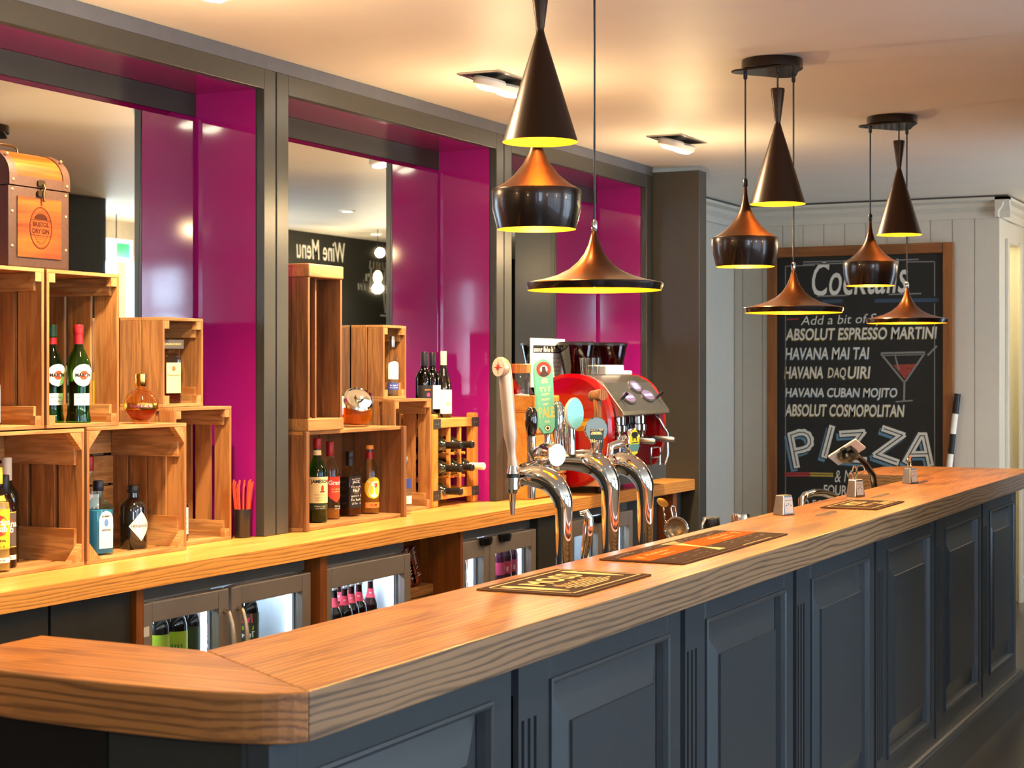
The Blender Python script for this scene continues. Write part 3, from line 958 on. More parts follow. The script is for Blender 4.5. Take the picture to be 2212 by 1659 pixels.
def fridge(x0, x1, doors, label, handles=None, power=7.0, shelf=0.60, kind=0):
    """under-counter bottle cooler: body, lining, doors with glass, shelf and lamp strip. returns (root, shelf height)"""
    r = thing('bottle_fridge', label, 'fridge', (x0, YD, 0), 0, 'bottle fridges under the back counter')
    W, D, Z0, Z1 = x1 - x0, 0.44, 0.03, CB - 0.012
    t = 0.028
    b = MB()
    b.box(0, t, 0.045, D, Z0, Z1, ALU2).box(W - t, W, 0.045, D, Z0, Z1, ALU2).box(0, W, 0.045, D, Z0, Z0 + 0.08, ALU2).box(0, W, 0.035, D, Z1 - 0.045, Z1, ALU2).box(0, W, D - 0.02, D, Z0, Z1, ALU2)
    b.build('body', r)
    l = MB()
    l.box(t, W - t, D - 0.03, D - 0.02, Z0 + 0.08, Z1 - 0.045, M_FRIN)
    l.box(t, t + 0.006, 0.06, D - 0.03, Z0 + 0.08, Z1 - 0.045, M_FRIN).box(W - t - 0.006, W - t, 0.06, D - 0.03, Z0 + 0.08, Z1 - 0.045, M_FRIN)
    l.box(t, W - t, 0.06, D - 0.03, Z1 - 0.052, Z1 - 0.045, M_FRIN).box(t, W - t, 0.06, D - 0.03, Z0 + 0.08, Z0 + 0.086, M_FRIN)
    l.build('lining', r)
    MB().box(t + 0.01, W - t - 0.01, 0.075, 0.40, shelf - 0.006, shelf, M_CHROME).build('shelf', r)
    n = len(doors)
    for k, (a, c) in enumerate(doors):
        da, dc = a - x0, c - x0
        zt, zb = Z1 - 0.05, Z0 + 0.07
        fwt, fws = (0.062, 0.055) if kind == 0 else (0.075, 0.05)
        d = MB()
        d.box(da, da + fws, 0.0, 0.035, zb, zt, M_ALU).box(dc - fws, dc, 0.0, 0.035, zb, zt, M_ALU)
        d.box(da + fws, dc - fws, 0.0, 0.035, zt - fwt, zt, M_ALU).box(da + fws, dc - fws, 0.0, 0.035, zb, zb + 0.06, M_ALU)
        door_o = d.build('fridge_door', r, bevel=0.004)
        MB().box(da + fws, dc - fws, 0.014, 0.020, zb + 0.06, zt - fwt, M_FGL).build('door_glass', door_o)
        g = MB()
        g.box(dc - fws + 0.024, dc - fws + 0.032, 0.050, 0.060, zb + 0.06, zt - fwt, M_RUBG)
        g.box(dc - fws + 0.034, dc - fws + 0.050, 0.040, 0.058, zb + 0.05, zt - fwt, M_FRIN)
        g.build('inner_frame', door_o)
        MB().box(dc - fws - 0.002, dc - fws + 0.020, 0.062, 0.072, zb + 0.06, zt - fwt, M_LED).build('lamp_strip', r)
        if handles:
            h = handles[k]
            hb = MB()
            if h[0] == 'bar':
                x = h[1] - x0
                hb.tube([(x, 0.0, 0.80), (x, -0.018, 0.795), (x, -0.032, 0.76), (x, -0.040, 0.70), (x, -0.040, 0.60), (x, -0.030, 0.53), (x, 0.0, 0.50)], [0.008, 0.008, 0.008, 0.009, 0.009, 0.008, 0.008], P('satin_handle', (206, 188, 166), 0.3, 0.8), 10)
            else:
                x = h[1] - x0
                hb.lathe([(0.044, 0.0), (0.044, -0.012), (0.036, -0.024), (0.02, -0.028)], M_BLK, 20, T(x, -0.012, zt + 0.004) @ Matrix.Diagonal((1, 0.55, 1.2, 1)))
            hb.build('handle', door_o)
    light('fridge_lamp', 'AREA', (x0 + W / 2, YD + 0.12, Z1 - 0.06), power * 0.28, (0.75, 0.88, 1.0), (x0 + W / 2, YD + 0.2, 0.5), W - 0.12, 0.03)
    return r
f1 = fridge(4.15, 5.105, [(4.155, 4.605), (4.622, 5.095)], 'grey double door fridge of large cider bottles, nearest on the left', [('bar', 4.578), ('bar', 4.652)], 9)
f2 = fridge(5.178, 5.808, [(5.182, 5.804)], 'single door fridge with small red labelled beer bottles', None, 8, shelf=0.545, kind=1)
f3 = fridge(6.206, 6.945, [(6.21, 6.475), (6.487, 6.94)], 'double door fridge of soft drinks with black cup handles', [('cup', 6.42), ('cup', 6.60)], 8, shelf=0.63, kind=1)
f4 = fridge(7.306, 8.09, [(7.31, 7.69), (7.70, 8.085)], 'far double fridge partly hidden behind the chrome taps', [('cup', 7.62), ('cup', 7.80)], 7, kind=1)
st = MB()
for k, (c, h) in enumerate(((M_PAPER, 0.03), (P('label_orange', (214, 150, 96), 0.7), 0.05), (P('label_green', (96, 128, 84), 0.7), 0.012), (P('label_orange', (214, 150, 96), 0.7), 0.055))):
    z0 = 0.80 - k * 0.058
    st.box(0.008, 0.042, -0.0012, -0.0004, z0 - h, z0, c)
st.build('energy_label', f1)
# open shelf between the fridges
bx = MB()
bx.box(5.815, 6.172, 3.72, 3.74, 0.02, CB - 0.002, M_GAP).box(5.815, 6.172, YD, 3.72, 0.02, 0.05, M_CHAR)
tag(bx.build('shelf_recess'), 'black recess between the beer fridge and soft drink fridge', 'recess')
sc_ = thing('shelf_crate', 'flat pine crate in the dark gap between fridges', 'crate', (5.915, 3.40, 0.62))
c = MB()
for k in range(2): c.box(0, 0.25, 0, 0.012, k * 0.045, 0.04 + k * 0.045, W_CRATE_X)
c.box(0, 0.25, 0.28, 0.292, 0, 0.085, W_CRATE_X).box(0, 0.012, 0.012, 0.28, 0, 0.085, W_CRATE_Y).box(0.238, 0.25, 0.012, 0.28, 0, 0.085, W_CRATE_Y)
c.build('sides', sc_)
MB().box(0.012, 0.238, 0.012, 0.28, 0.06, 0.07, W_CRATE_X).build('base', sc_)
MB().box(5.818, 6.17, 3.38, 3.71, 0.60, 0.619, W_CRATE_X).build('open_shelf_board')
tag(bpy.data.objects['open_shelf_board'], 'pine board shelf in the dark gap between fridges', 'shelf')
M_CHOC = P('snack_wrap', (104, 44, 36), 0.45)
for k, (u, v, lab) in enumerate(((907, 1252, 'leaning dark snack box with white print, right one of two'), (893, 1270, 'leaning dark snack box with white print, beside the beer fridge'))):
    p = at(u, v, y=3.43)
    r = thing('snack_box', lab, 'box', (p.x, 3.43, 0.691), 0, 'snack boxes in the dark gap')
    Mx = Matrix.Rotation(math.radians(-24), 4, 'Y')
    q = MB().box(-0.035, 0.035, 0, 0.03, 0.016, 0.18, M_CHOC, Mx)
    scribble(q, 0.02, 0.17, 0.008, 0.022, M_PAPER, lambda a, b: Mx @ Vector((0.02 + b - 0.012, -0.0008, a + 0.01)), 31 + k, w=0.004)
    scribble(q, 0.02, 0.17, 0.008, 0.02, P('snack_orange', (220, 120, 60), 0.6), lambda a, b: Mx @ Vector((-0.015 + b, -0.0008, a + 0.01)), 35 + k, w=0.004)
    q.build('carton', r, recalc=False)

# ------------------------------------------------------------------ bottles
G_CLEAR = GL('clear_glass', (244, 246, 242))
G_GREEN = GL('green_glass', (132, 206, 104))
G_DGREEN = GL('dark_green_glass', (40, 84, 30))
G_BLUE = GL('blue_glass', (214, 240, 248))
L_RUM = LIQ('light_rum', (250, 226, 150))
L_DRUM = LIQ('dark_rum', (150, 70, 24))
L_WHISKY = LIQ('whisky', (244, 176, 80))
L_DARK = P('dark_liquid', (26, 14, 10), 0.15, coat=0.5)
L_GIN = LIQ('gin', (240, 244, 244), 0.08)
L_BLUE = LIQ('blue_gin', (104, 190, 226), 0.6)
M_DBOT = P('dark_bottle_glass', (24, 18, 14), 0.06, coat=1.0, var=0.0)
M_DGRN = P('wine_bottle_glass', (20, 26, 14), 0.06, coat=1.0, var=0.0)
M_RCAP = P('red_capsule', (150, 26, 30), 0.35, 0.2)
M_BCAP = P('black_capsule', (22, 22, 24), 0.35)
M_YCAP = P('yellow_capsule', (236, 190, 60), 0.35, 0.2)
M_WCAP = P('cream_capsule', (236, 226, 204), 0.45)
M_LCREAM = P('cream_label', (240, 222, 158), 0.6)
M_LWHITE = P('white_label', (244, 240, 232), 0.6)
M_LYEL = P('yellow_label', (246, 200, 40), 0.55)
M_LRED = P('red_label', (222, 62, 34), 0.55)
M_LBLK = P('black_label', (26, 24, 24), 0.5)
M_LGREY = P('grey_label', (92, 82, 74), 0.5)
M_GOLD = P('gold_metal', (230, 180, 90), 0.2, 1.0)

SHAPES = {   # (r, z) relative to radius and height
    'whisky': [(0.0, 0.0), (0.92, 0.0), (1, 0.015), (1, 0.58), (0.97, 0.62), (0.72, 0.70), (0.46, 0.765), (0.38, 0.82), (0.36, 0.98)],
    'rum': [(0.0, 0.0), (0.92, 0.0), (1, 0.015), (1, 0.62), (0.93, 0.67), (0.66, 0.73), (0.44, 0.78), (0.38, 0.82), (0.37, 0.98)],
    'martini': [(0.0, 0.0), (0.98, 0.0), (1.0, 0.02), (0.90, 0.10), (0.86, 0.2), (0.90, 0.42), (1.0, 0.53), (0.97, 0.60), (0.70, 0.69), (0.42, 0.76), (0.36, 0.80), (0.36, 0.98)],
    'wine': [(0.0, 0.0), (0.95, 0.0), (1, 0.012), (1, 0.60), (0.92, 0.66), (0.60, 0.72), (0.40, 0.76), (0.37, 0.80), (0.37, 0.97), (0.40, 0.97), (0.40, 0.99)],
    'burgundy': [(0.0, 0.0), (0.95, 0.0), (1, 0.012), (1, 0.46), (0.92, 0.54), (0.66, 0.66), (0.46, 0.74), (0.37, 0.80), (0.36, 0.97), (0.39, 0.97), (0.39, 0.99)],
    'beer': [(0.0, 0.0), (0.94, 0.0), (1, 0.02), (1, 0.56), (0.88, 0.63), (0.55, 0.72), (0.42, 0.80), (0.38, 0.96), (0.42, 0.97), (0.42, 0.985)],
    'squat': [(0.0, 0.0), (0.96, 0.0), (1, 0.02), (1, 0.66), (0.93, 0.71), (0.60, 0.775), (0.40, 0.81), (0.38, 0.86), (0.38, 0.97)],
    'square': [(0.0, 0.0, 6), (0.94, 0.0, 6), (1, 0.02, 6), (1, 0.60, 6), (0.93, 0.66, 5), (0.62, 0.73, 3), (0.42, 0.77, 2.2), (0.40, 0.83, 2), (0.40, 0.98, 2)],
}
def radius_at(shape, zf):
    pr = SHAPES[shape]
    for a, b in zip(pr, pr[1:]):
        if a[1] <= zf <= b[1] and b[1] > a[1]:
            return a[0] + (b[0] - a[0]) * (zf - a[1]) / (b[1] - a[1])
    return pr[-1][0]

def bottle(name, label, cat, loc, H, R, shape, glass, cap, cap_z=0.86, liquid=None, level=0.5, labels=(), face=-150, group=None, seg=28, neck=None):
    """labels: dicts a0,a1 (degrees from the facing direction), z0,z1 (fractions of H), mat, texts [(string, x, zfrac, size, mat)], strokes"""
    r = thing(name, label, cat, loc, math.radians(face), group)
    prof = SHAPES[shape]
    pw = lambda zf: (([q[2] for q in prof if len(q) > 2 and q[1] <= zf] or [2.0])[-1])
    MB().lathe([(q[0] * R, q[1] * H) + tuple(q[2:]) for q in prof], glass, seg).build('glass_body', r)
    if liquid:
        lp = [(q[0] * R * 0.93, max(q[1] * H, 0.006)) + tuple(q[2:]) for q in prof if q[1] < level]
        lr = radius_at(shape, level) * R * 0.93
        lp += [(lr, level * H) + ((pw(level),) if shape == 'square' else ()), (0.0, level * H) + ((pw(level),) if shape == 'square' else ())]
        MB().lathe(lp, liquid, seg).build('liquid', r)
    rc = radius_at(shape, 0.95) * R
    MB().lathe([(rc * 1.10, cap_z * H), (rc * 1.13, cap_z * H + 0.002), (rc * 1.13, H - 0.004), (rc * 1.02, H), (0, H)], cap, 20).build('cap', r)
    if neck:
        MB().lathe([(radius_at(shape, neck[0]) * R + 0.0008, neck[0] * H), (radius_at(shape, neck[1]) * R + 0.0008, neck[1] * H)], neck[2], 20, caps=False).build('neck_band', r, recalc=False)
    for L in labels:
        a0, a1 = math.radians(L['a0']), math.radians(L['a1'])
        off = L.get('off', 0.0007)
        def surf(ang, zf, extra=0.0):
            rr = radius_at(shape, zf) * R + off + extra
            p = pw(zf) if shape == 'square' else 2.0
            c, d = math.cos(ang), math.sin(ang)
            g = 1.0 if p == 2 else (abs(c) ** p + abs(d) ** p) ** (-1.0 / p)
            return Vector((rr * g * c, rr * g * d, zf * H))
        mb = MB()
        n, m = 14, (20 if L.get('shape') else 6)
        sh = L.get('shape')
        vs, fs = [], []
        for j in range(m + 1):
            zf = L['z0'] + (L['z1'] - L['z0']) * j / m
            q = 2.0 * j / m - 1
            k = 1.0
            if sh == 'diamond': k = 1 - abs(q)
            elif sh == 'oval': k = math.sqrt(max(0.0, 1 - q * q))
            elif sh == 'arch': k = 1.0 if q < 0.5 else math.sqrt(max(0.0, 1 - ((q - 0.5) / 0.5) ** 2))
            elif sh == 'shield': k = 1.0 if q > -0.2 else max(0.02, 1 - ((-0.2 - q) / 0.8) ** 1.5)
            ac = (a0 + a1) / 2
            for i in range(n + 1):
                ang = ac + (a1 - a0) / 2 * k * (2.0 * i / n - 1)
                vs.append(surf(ang, zf))
        for j in range(m):
            for i in range(n):
                a = j * (n + 1) + i
                fs.append((a, a + 1, a + n + 2, a + n + 1))
        mb.add(vs, fs, L['mat'], True)
        ac = (a0 + a1) / 2
        fn = lambda x, z: surf(ac + x / R, L['z0'] + z / H, 0.0006)
        for (s, x, zf, size, mat) in L.get('texts', ()):
            zz = (zf - L['z0']) * H
            mb.text(s, size, mat, lambda a, b: fn(x + a, zz + b), off=L.get('bold', 0.01))
        for (x0, x1, zf, h, mat, seed) in L.get('strokes', ()):
            scribble(mb, x0, x1, (zf - L['z0']) * H, h, mat, fn, seed)
        for (x, zf, rx, rz, mat) in L.get('dots', ()):
            zz = (zf - L['z0']) * H
            pts = [surf(ac + (x + rx * math.cos(t)) / R, L['z0'] + (zz + rz * math.sin(t)) / H, 0.0004) for t in [2 * PI * i / 18 for i in range(18)]]
            ctr = surf(ac + x / R, L['z0'] + zz / H, 0.0004)
            mb.add(pts + [ctr], [(i, (i + 1) % 18, 18) for i in range(18)], mat)
        mb.build('label', r, recalc=False)
    return r
def tocam(p):
    return math.degrees(math.atan2(-p[1], -p[0]))

# ------------------------------------------------------------------ crates
def crate(name, label, x0, y0, z0, w, d, h, planks=3, gap=0.012, tri=False, group='pine crates on the back counter', mats=None, top_planks=2, back='z', rail=0.055, t=0.011, bslats=2):
    """open-fronted slatted crate: upright boards on both ends, boards on top, base and back, rails and corner blocks"""
    Z, X, Y = mats or (W_CRATE_Z, W_CRATE_X, W_CRATE_Y)
    r = thing(name, label, 'crate', (x0, y0, z0), 0, group)
    for s in (0, 1):
        mb = MB()
        xa = 0 if s == 0 else w - t
        pw = (d - gap * (planks - 1)) / planks
        for k in range(planks):
            ya = k * (pw + gap)
            mb.box(xa, xa + t, ya, ya + pw, t, h - t, Z)
        xi = t if s == 0 else w - t - 0.012
        for zz in ((t, t + rail), (h - t - rail, h - t)):
            mb.box(xi, xi + 0.012, 0.02, d - t, zz[0], zz[1], Y)
        mb.build('side', r, bevel=0.0012)
    mb = MB()
    pw = (d - 0.004 * (top_planks - 1)) / top_planks
    for k in range(top_planks): mb.box(0, w, k * (pw + 0.004), k * (pw + 0.004) + pw, h - t, h, X)
    mb.build('top', r, bevel=0.0012)
    mb = MB()
    bg = 0.02 if bslats > 2 else 0.006
    pw = (d - bg * (bslats - 1)) / bslats
    for k in range(bslats): mb.box(0, w, k * (pw + bg), k * (pw + bg) + pw, 0, t, X)
    mb.build('base', r, bevel=0.0012)
    mb = MB()
    if back == 'z':
        n = 3
        pw = (w - 2 * t - 0.01 * (n - 1)) / n
        for k in range(n): mb.box(t + k * (pw + 0.01), t + k * (pw + 0.01) + pw, d - 0.009, d, t, h - t, Z)
    else:
        n = 4
        pw = (h - 2 * t - 0.009 * (n - 1)) / n
        for k in range(n): mb.box(t, w - t, d - 0.009, d, t + k * (pw + 0.009), t + k * (pw + 0.009) + pw, X)
    mb.build('back', r, bevel=0.001)
    for sx in (0, 1):
        for sz in (0, 1):
            mb = MB()
            if tri:
                s = 0.055
                px, pz = (t if sx == 0 else w - t), (t if sz == 0 else h - t)
                ax, az = (s if sx == 0 else -s), (s if sz == 0 else -s)
                vs = [(px, 0.001, pz), (px + ax, 0.001, pz), (px, 0.001, pz + az), (px, 0.022, pz), (px + ax, 0.022, pz), (px, 0.022, pz + az)]
                mb.add(vs, [(0, 1, 2), (5, 4, 3), (0, 3, 4, 1), (1, 4, 5, 2), (2, 5, 3, 0)], Y)
            else:
                b = 0.026
                px = t if sx == 0 else w - t - b
                pz = t if sz == 0 else h - t - b * 1.05
                mb.box(px, px + b, 0.001, 0.02, pz, pz + b * 1.05, Y)
            mb.build('corner_block', r)
    return r
K1 = 'lower pine crate at the far left with rum bottles'
Y1 = 3.449
crate('crate', K1, 3.585, Y1, CT + 0.0005, 0.488, 0.304, 0.414, planks=3, gap=0.016, tri=True, back='x', rail=0.10, bslats=3)
crate('crate', 'lower pine crate holding the blue gin bottle', 4.085, Y1, CT + 0.0005, 0.492, 0.304, 0.417, planks=4, gap=0.008, tri=True, back='x', rail=0.10, bslats=3)
ZU = CT + 0.4185
crate('crate', 'tall pine crate stacked at the far left under the trunk', 3.575, 3.455, ZU, 0.328, 0.30, 0.470, planks=3, gap=0.014)
crate('crate', 'tall pine crate holding the green vermouth bottles', 3.914, 3.455, ZU, 0.329, 0.30, 0.470, planks=3, gap=0.016)
crate('crate', 'tall pine crate on the counter beside the straw cup', 4.612, 3.525, CT + 0.0005, 0.322, 0.23, 0.465, planks=3, gap=0.018)
crate('crate', 'small pine crate holding the square almond liqueur bottle', 4.614, 3.575, CT + 0.4665, 0.224, 0.18, 0.302, planks=2, gap=0.005)
OLD = (W_OLD_Z, W_OLD_X, W_OLD_Y)
# whisky crate: heavy old box with hand holes and corner posts
def hand_crate(x0, y0, z0, w, d, h, label):
    r = thing('crate', label, 'crate', (x0, y0, z0), 0, 'old dark crates of the middle bay')
    t = 0.014
    MB().box(0, w, 0, d, h - t, h, W_OLD_X).build('top', r, bevel=0.002)
    MB().box(0, w, 0, d * 0.48, 0, t, W_OLD_X).box(0, w, d * 0.52, d, 0, t, W_OLD_X).build('base', r, bevel=0.002)
    for s in (0, 1):
        xa, xb = (0.0, t) if s == 0 else (w - t, w)
        mb = MB()
        hy, hw, hz, hh = d * 0.52, 0.028, h * 0.5, 0.10
        mb.box(xa, xb, 0.0, hy - hw / 2, t, h - t, W_OLD_Z).box(xa, xb, hy + hw / 2, d, t, h - t, W_OLD_Z)
        mb.box(xa, xb, hy - hw / 2, hy + hw / 2, t, hz - hh / 2, W_OLD_Z).box(xa, xb, hy - hw / 2, hy + hw / 2, hz + hh / 2, h - t, W_OLD_Z)
        mb.build('side', r, bevel=0.0015)
        mb = MB()
        pa, pb = (0.0, 0.022) if s == 0 else (w - 0.022, w)
        mb.box(pa, pb, -0.016, -0.0002, -0.0, h, W_OLD_Z)
        mb.build('corner_post', r, bevel=0.002)
    mb = MB()
    n = 4
    pw = (w - 2 * t - 0.012 * (n - 1)) / n
    for k in range(n): mb.box(t + k * (pw + 0.012), t + k * (pw + 0.012) + pw, d - 0.01, d, t, h - t, W_OLD_Z)
    mb.build('back', r)
    return r
hand_crate(5.262, 3.445, CT + 0.0005, 0.735, 0.29, 0.366, 'wide old crate with hand holes holding four whisky bottles')
r = thing('crate', 'tall narrow dark crate standing on the whisky crate', 'crate', (5.282, 3.435, CT + 0.367), 0, 'old dark crates of the middle bay')
H7, W7, D7 = 0.615, 0.236, 0.20
MB().box(0, W7 + 0.006, -0.004, D7, H7 - 0.05, H7, W_OLD_X).build('top', r, bevel=0.006)
MB().box(-0.004, W7 + 0.006, -0.004, D7, 0, 0.045, W_OLD_X).build('base', r, bevel=0.004)
for s in (0, 1):
    xa = 0 if s == 0 else W7 - 0.014
    MB().box(xa, xa + 0.014, 0, D7, 0.0455, H7 - 0.0505, W_OLD_Z).build('side', r, bevel=0.0015)
mb = MB()
mb.box(0.016, 0.098, D7 - 0.012, D7, 0.0455, H7 - 0.0505, W_OLD_Z).box(0.122, W7 - 0.016, D7 - 0.012, D7, 0.0455, H7 - 0.0505, W_OLD_Z)
mb.build('back', r)
MB().box(0.094, 0.104, 0.03, 0.045, 0.0455, H7 - 0.0505, W_OLD_Z).build('middle_slat', r)
crate('crate', 'tall pine crate on the counter beside the wine rack', 6.10, 3.545, CT + 0.0005, 0.312, 0.21, 0.470, planks=3, gap=0.016)
crate('crate', 'small pine crate holding two pale gin bottles', 6.102, 3.60, CT + 0.4715, 0.19, 0.155, 0.306, planks=2, gap=0.004)

# ------------------------------------------------------------------ trunk
TX, TY, TZ = 3.765, 3.465, ZU + 0.4705
tr = thing('trunk', 'domed wooden trunk with gin crest, on the top crates', 'trunk', (TX, TY, TZ))
W, D, H0, HT = 0.258, 0.20, 0.235, 0.345
W_TRK = WOOD('trunk_panel', (84, 30, 4), (172, 80, 14), 0, 0.9, 0.35, 0.08, 0.4, coat=0.3)
M_LEATH = P('brown_leather', (60, 36, 24), 0.5, var=0.15, vscale=70, bump=0.15)
M_STUD = P('trunk_stud', (206, 186, 140), 0.3, 0.9)
MB().box(0, W, 0, D, 0, H0, M_LEATH).build('body', tr, bevel=0.004)
lid = MB()
prof = [(0.0, H0 + 0.001), (0.0, H0 + 0.03)] + [(D / 2 - D / 2 * math.cos(a), H0 + 0.03 + (HT - H0 - 0.03) * math.sin(a)) for a in [PI * i / 16 for i in range(1, 16)]] + [(D, H0 + 0.03), (D, H0 + 0.001)]
def ext(mb, prof, xa, xb, mat, grow=0.0):
    c = (D / 2, H0 + 0.03)
    q = [(c[0] + (y - c[0]) * (1 + grow), z + (grow * 0.06 if z > H0 + 0.02 else 0)) for y, z in prof]
    k = len(q)
    vs = [(xa, y, z) for y, z in q] + [(xb, y, z) for y, z in q]
    mb.add(vs, [tuple(range(k - 1, -1, -1)), tuple(range(k, 2 * k))], mat)
    mb.add(vs, [(i, (i + 1) % k, k + (i + 1) % k, k + i) for i in range(k)], mat, True)
ext(lid, prof, 0.03, W - 0.03, W_TRK)
ext(lid, prof, 0.0, 0.03, M_LEATH, 0.035)
ext(lid, prof, W - 0.03, W, M_LEATH, 0.035)
lid.box(0.03, W - 0.03, -0.003, -0.0002, H0 + 0.001, H0 + 0.03, M_LEATH)
lid.build('lid', tr, angle=50)
fp = MB().box(0.034, W - 0.038, -0.003, -0.0004, 0.03, H0 - 0.03, W_TRK)
fp.build('front_panel', tr)
cr_ = MB()
cx, cz = W / 2 + 0.002, 0.118
BURN = P('burnt_crest', (46, 18, 6), 0.8, spec=0.1)
fr3 = lambda a, b: (cx + a, -0.0034, cz + b)
def ring_xy(mb, rx, ry, w, mat, a0=0, a1=2 * PI, n=40):
    vs, fs = [], []
    for i in range(n + 1):
        t = a0 + (a1 - a0) * i / n
        vs += [fr3(rx * math.cos(t), ry * math.sin(t)), fr3((rx - w) * math.cos(t), (ry - w) * math.sin(t))]
    for i in range(n): fs.append((2 * i, 2 * i + 1, 2 * i + 3, 2 * i + 2))
    mb.add(vs, fs, mat)
ring_xy(cr_, 0.048, 0.062, 0.0022, BURN)
ring_xy(cr_, 0.0448, 0.0588, 0.0012, BURN)
ring_xy(cr_, 0.033, 0.046, 0.0012, BURN, 0.35, PI - 0.35)
ring_xy(cr_, 0.033, 0.046, 0.0012, BURN, PI + 0.35, 2 * PI - 0.35)
def flatq(mb, x0, x1, z0, z1, mat): mb.add([fr3(x0, z0), fr3(x1, z0), fr3(x1, z1), fr3(x0, z1)], [(0, 1, 2, 3)], mat)
for zz in (0.022, -0.022): flatq(cr_, -0.046, 0.046, zz - 0.0007, zz + 0.0007, BURN)
cr_.text('BRISTOL', 0.0180, BURN, lambda a, b: fr3(a, b + 0.010), off=0.03)
cr_.text('DRY GIN', 0.0180, BURN, lambda a, b: fr3(a, b - 0.010), off=0.03)
ar = MB()
hill = [fr3(0.028 * math.cos(t), 0.024 + 0.018 * math.sin(t)) for t in [PI * i / 14 for i in range(15)]]
cr_.add(hill, [tuple(range(15))], BURN)
for k in range(3):
    for j in range(6 - k): cr_.add([fr3(-0.026 + 0.004 * k + j * 0.0088 + dx, -0.029 - k * 0.006 + dz) for dx, dz in ((0, 0), (0.0044, 0.003), (0.0088, 0), (0.0044, 0.0012))], [(0, 1, 2, 3)], BURN)
for k, ch in enumerate('LOCALLY PRODUCED'):
    t = PI * (0.90 - 0.8 * k / 15)
    if ch != ' ': cr_.text(ch, 0.0078, BURN, lambda a, b: fr3(0.039 * math.cos(t) + a * math.sin(t) + b * math.cos(t), 0.052 * math.sin(t) - a * math.cos(t) + b * math.sin(t)))
cr_.build('crest', tr, recalc=False)
for x in (0.015, W - 0.015):
    for zz in (0.06, 0.16, H0 - 0.012, H0 + 0.016):
        MB().lathe([(0.0048, 0), (0.004, 0.0018), (0, 0.003)], M_STUD, 12, facing((x, -0.0042 if zz > H0 else 0, zz), (0, -1, 0))).build('stud', tr)
for x in (0.015, W - 0.015):
    MB().lathe([(0.0048, 0), (0.004, 0.0018), (0, 0.003)], M_STUD, 12, facing((x, 0.018, H0 + 0.092), (0, -0.8, 0.6))).build('stud', tr)
la = MB()
M_BRASSD = P('dark_brass', (84, 66, 44), 0.35, 0.9)
for zz in (H0 + 0.014, H0 - 0.016):
    la.prism(rrect(0.03, 0.018, 0.006), 0, 0.006, M_BRASSD, facing((W / 2, -0.003, zz), (0, -1, 0)))
la.tube([(W / 2 + 0.004, -0.012, H0 + 0.012), (W / 2 + 0.008, -0.014, H0), (W / 2 + 0.004, -0.012, H0 - 0.016), (W / 2 + 0.006, -0.012, H0 - 0.034)], 0.003, M_BRASSD, 8)
la.lathe([(0.0, -0.005), (0.005, -0.002), (0.005, 0.002), (0, 0.005)], M_BRASSD, 10, T(W / 2 + 0.006, -0.012, H0 - 0.036))
la.build('latch', tr)
hd = MB()
hd.tube([(0.055, D / 2, HT + 0.001), (0.057, D / 2, HT + 0.014), (0.075, D / 2, HT + 0.020), (0.125, D / 2, HT + 0.020), (0.143, D / 2, HT + 0.014), (0.145, D / 2, HT + 0.001)], 0.004, M_BRASSD, 8)
hd.build('handle', tr)
# ------------------------------------------------------------------ bottles on the counter and in the crates
ZC1 = CT + 0.0118                # on the base boards of the lower crates
ZC2 = ZU + 0.0113                # on the base boards of the upper crates
B = bottle
def place(u, v, z, dy=0.0, R=0.036):
    """centre of a bottle whose nearest foot point shows at pixel (u, v) on height z"""
    p = at(u, v, z=z)
    d = Vector((p.x, p.y, 0)).normalized() * R
    return (p.x + d.x, p.y + d.y + dy, z)
def rum_label(mat, txt): return [
    dict(a0=-62, a1=62, z0=0.22, z1=0.60, mat=mat, texts=[('Havana', 0, 0.475, 0.026, M_LWHITE), ('Club', 0, 0.415, 0.026, M_LWHITE)] + txt, dots=[(0, 0.445, 0.026, 0.030, M_LRED)], strokes=[(-0.02, 0.02, 0.36, 0.006, M_GOLD, 3), (-0.018, 0.018, 0.245, 0.007, M_GOLD, 4)], bold=0.025),
    dict(a0=-62, a1=62, z0=0.225, z1=0.235, mat=M_YCAP, off=0.0011), dict(a0=-62, a1=62, z0=0.595, z1=0.605, mat=M_YCAP, off=0.0011),
    dict(a0=-62, a1=62, z0=0.09, z1=0.14, mat=M_LWHITE, strokes=[(-0.02, 0.02, 0.115, 0.006, M_INK, 5)])]
p = (3.763, 3.505, ZC1)
B('rum_bottle', 'pale rum bottle with yellow label at the left picture edge', 'bottle', p, 0.300, 0.036, 'rum', G_CLEAR, M_YCAP, 0.84, L_RUM, 0.66, rum_label(M_LYEL, [('ORIGINAL', 0, 0.30, 0.009, M_INK)]) + [dict(a0=-40, a1=40, z0=0.68, z1=0.73, mat=M_LYEL, texts=[('3', 0, 0.705, 0.014, M_INK)])], tocam(p) + 8, 'rum bottles in the lower left crate')
p = (3.850, 3.56, ZC1)
B('rum_bottle', 'dark rum bottle with black label in the lower left crate', 'bottle', p, 0.272, 0.036, 'rum', GL('amber_glass', (170, 96, 40)), M_BCAP, 0.80, L_DRUM, 0.62, rum_label(M_LGREY, [('7', 0.004, 0.30, 0.030, M_YCAP)]), tocam(p) + 6, 'rum bottles in the lower left crate')
p = (3.970, 3.66, ZC1)
B('wine_bottle', 'dark bottle with white capsule behind the two rum bottles', 'bottle', p, 0.315, 0.036, 'wine', M_DGRN, M_WCAP, 0.78, None, 0, [], tocam(p))
p = (4.351, 3.665, ZC1)
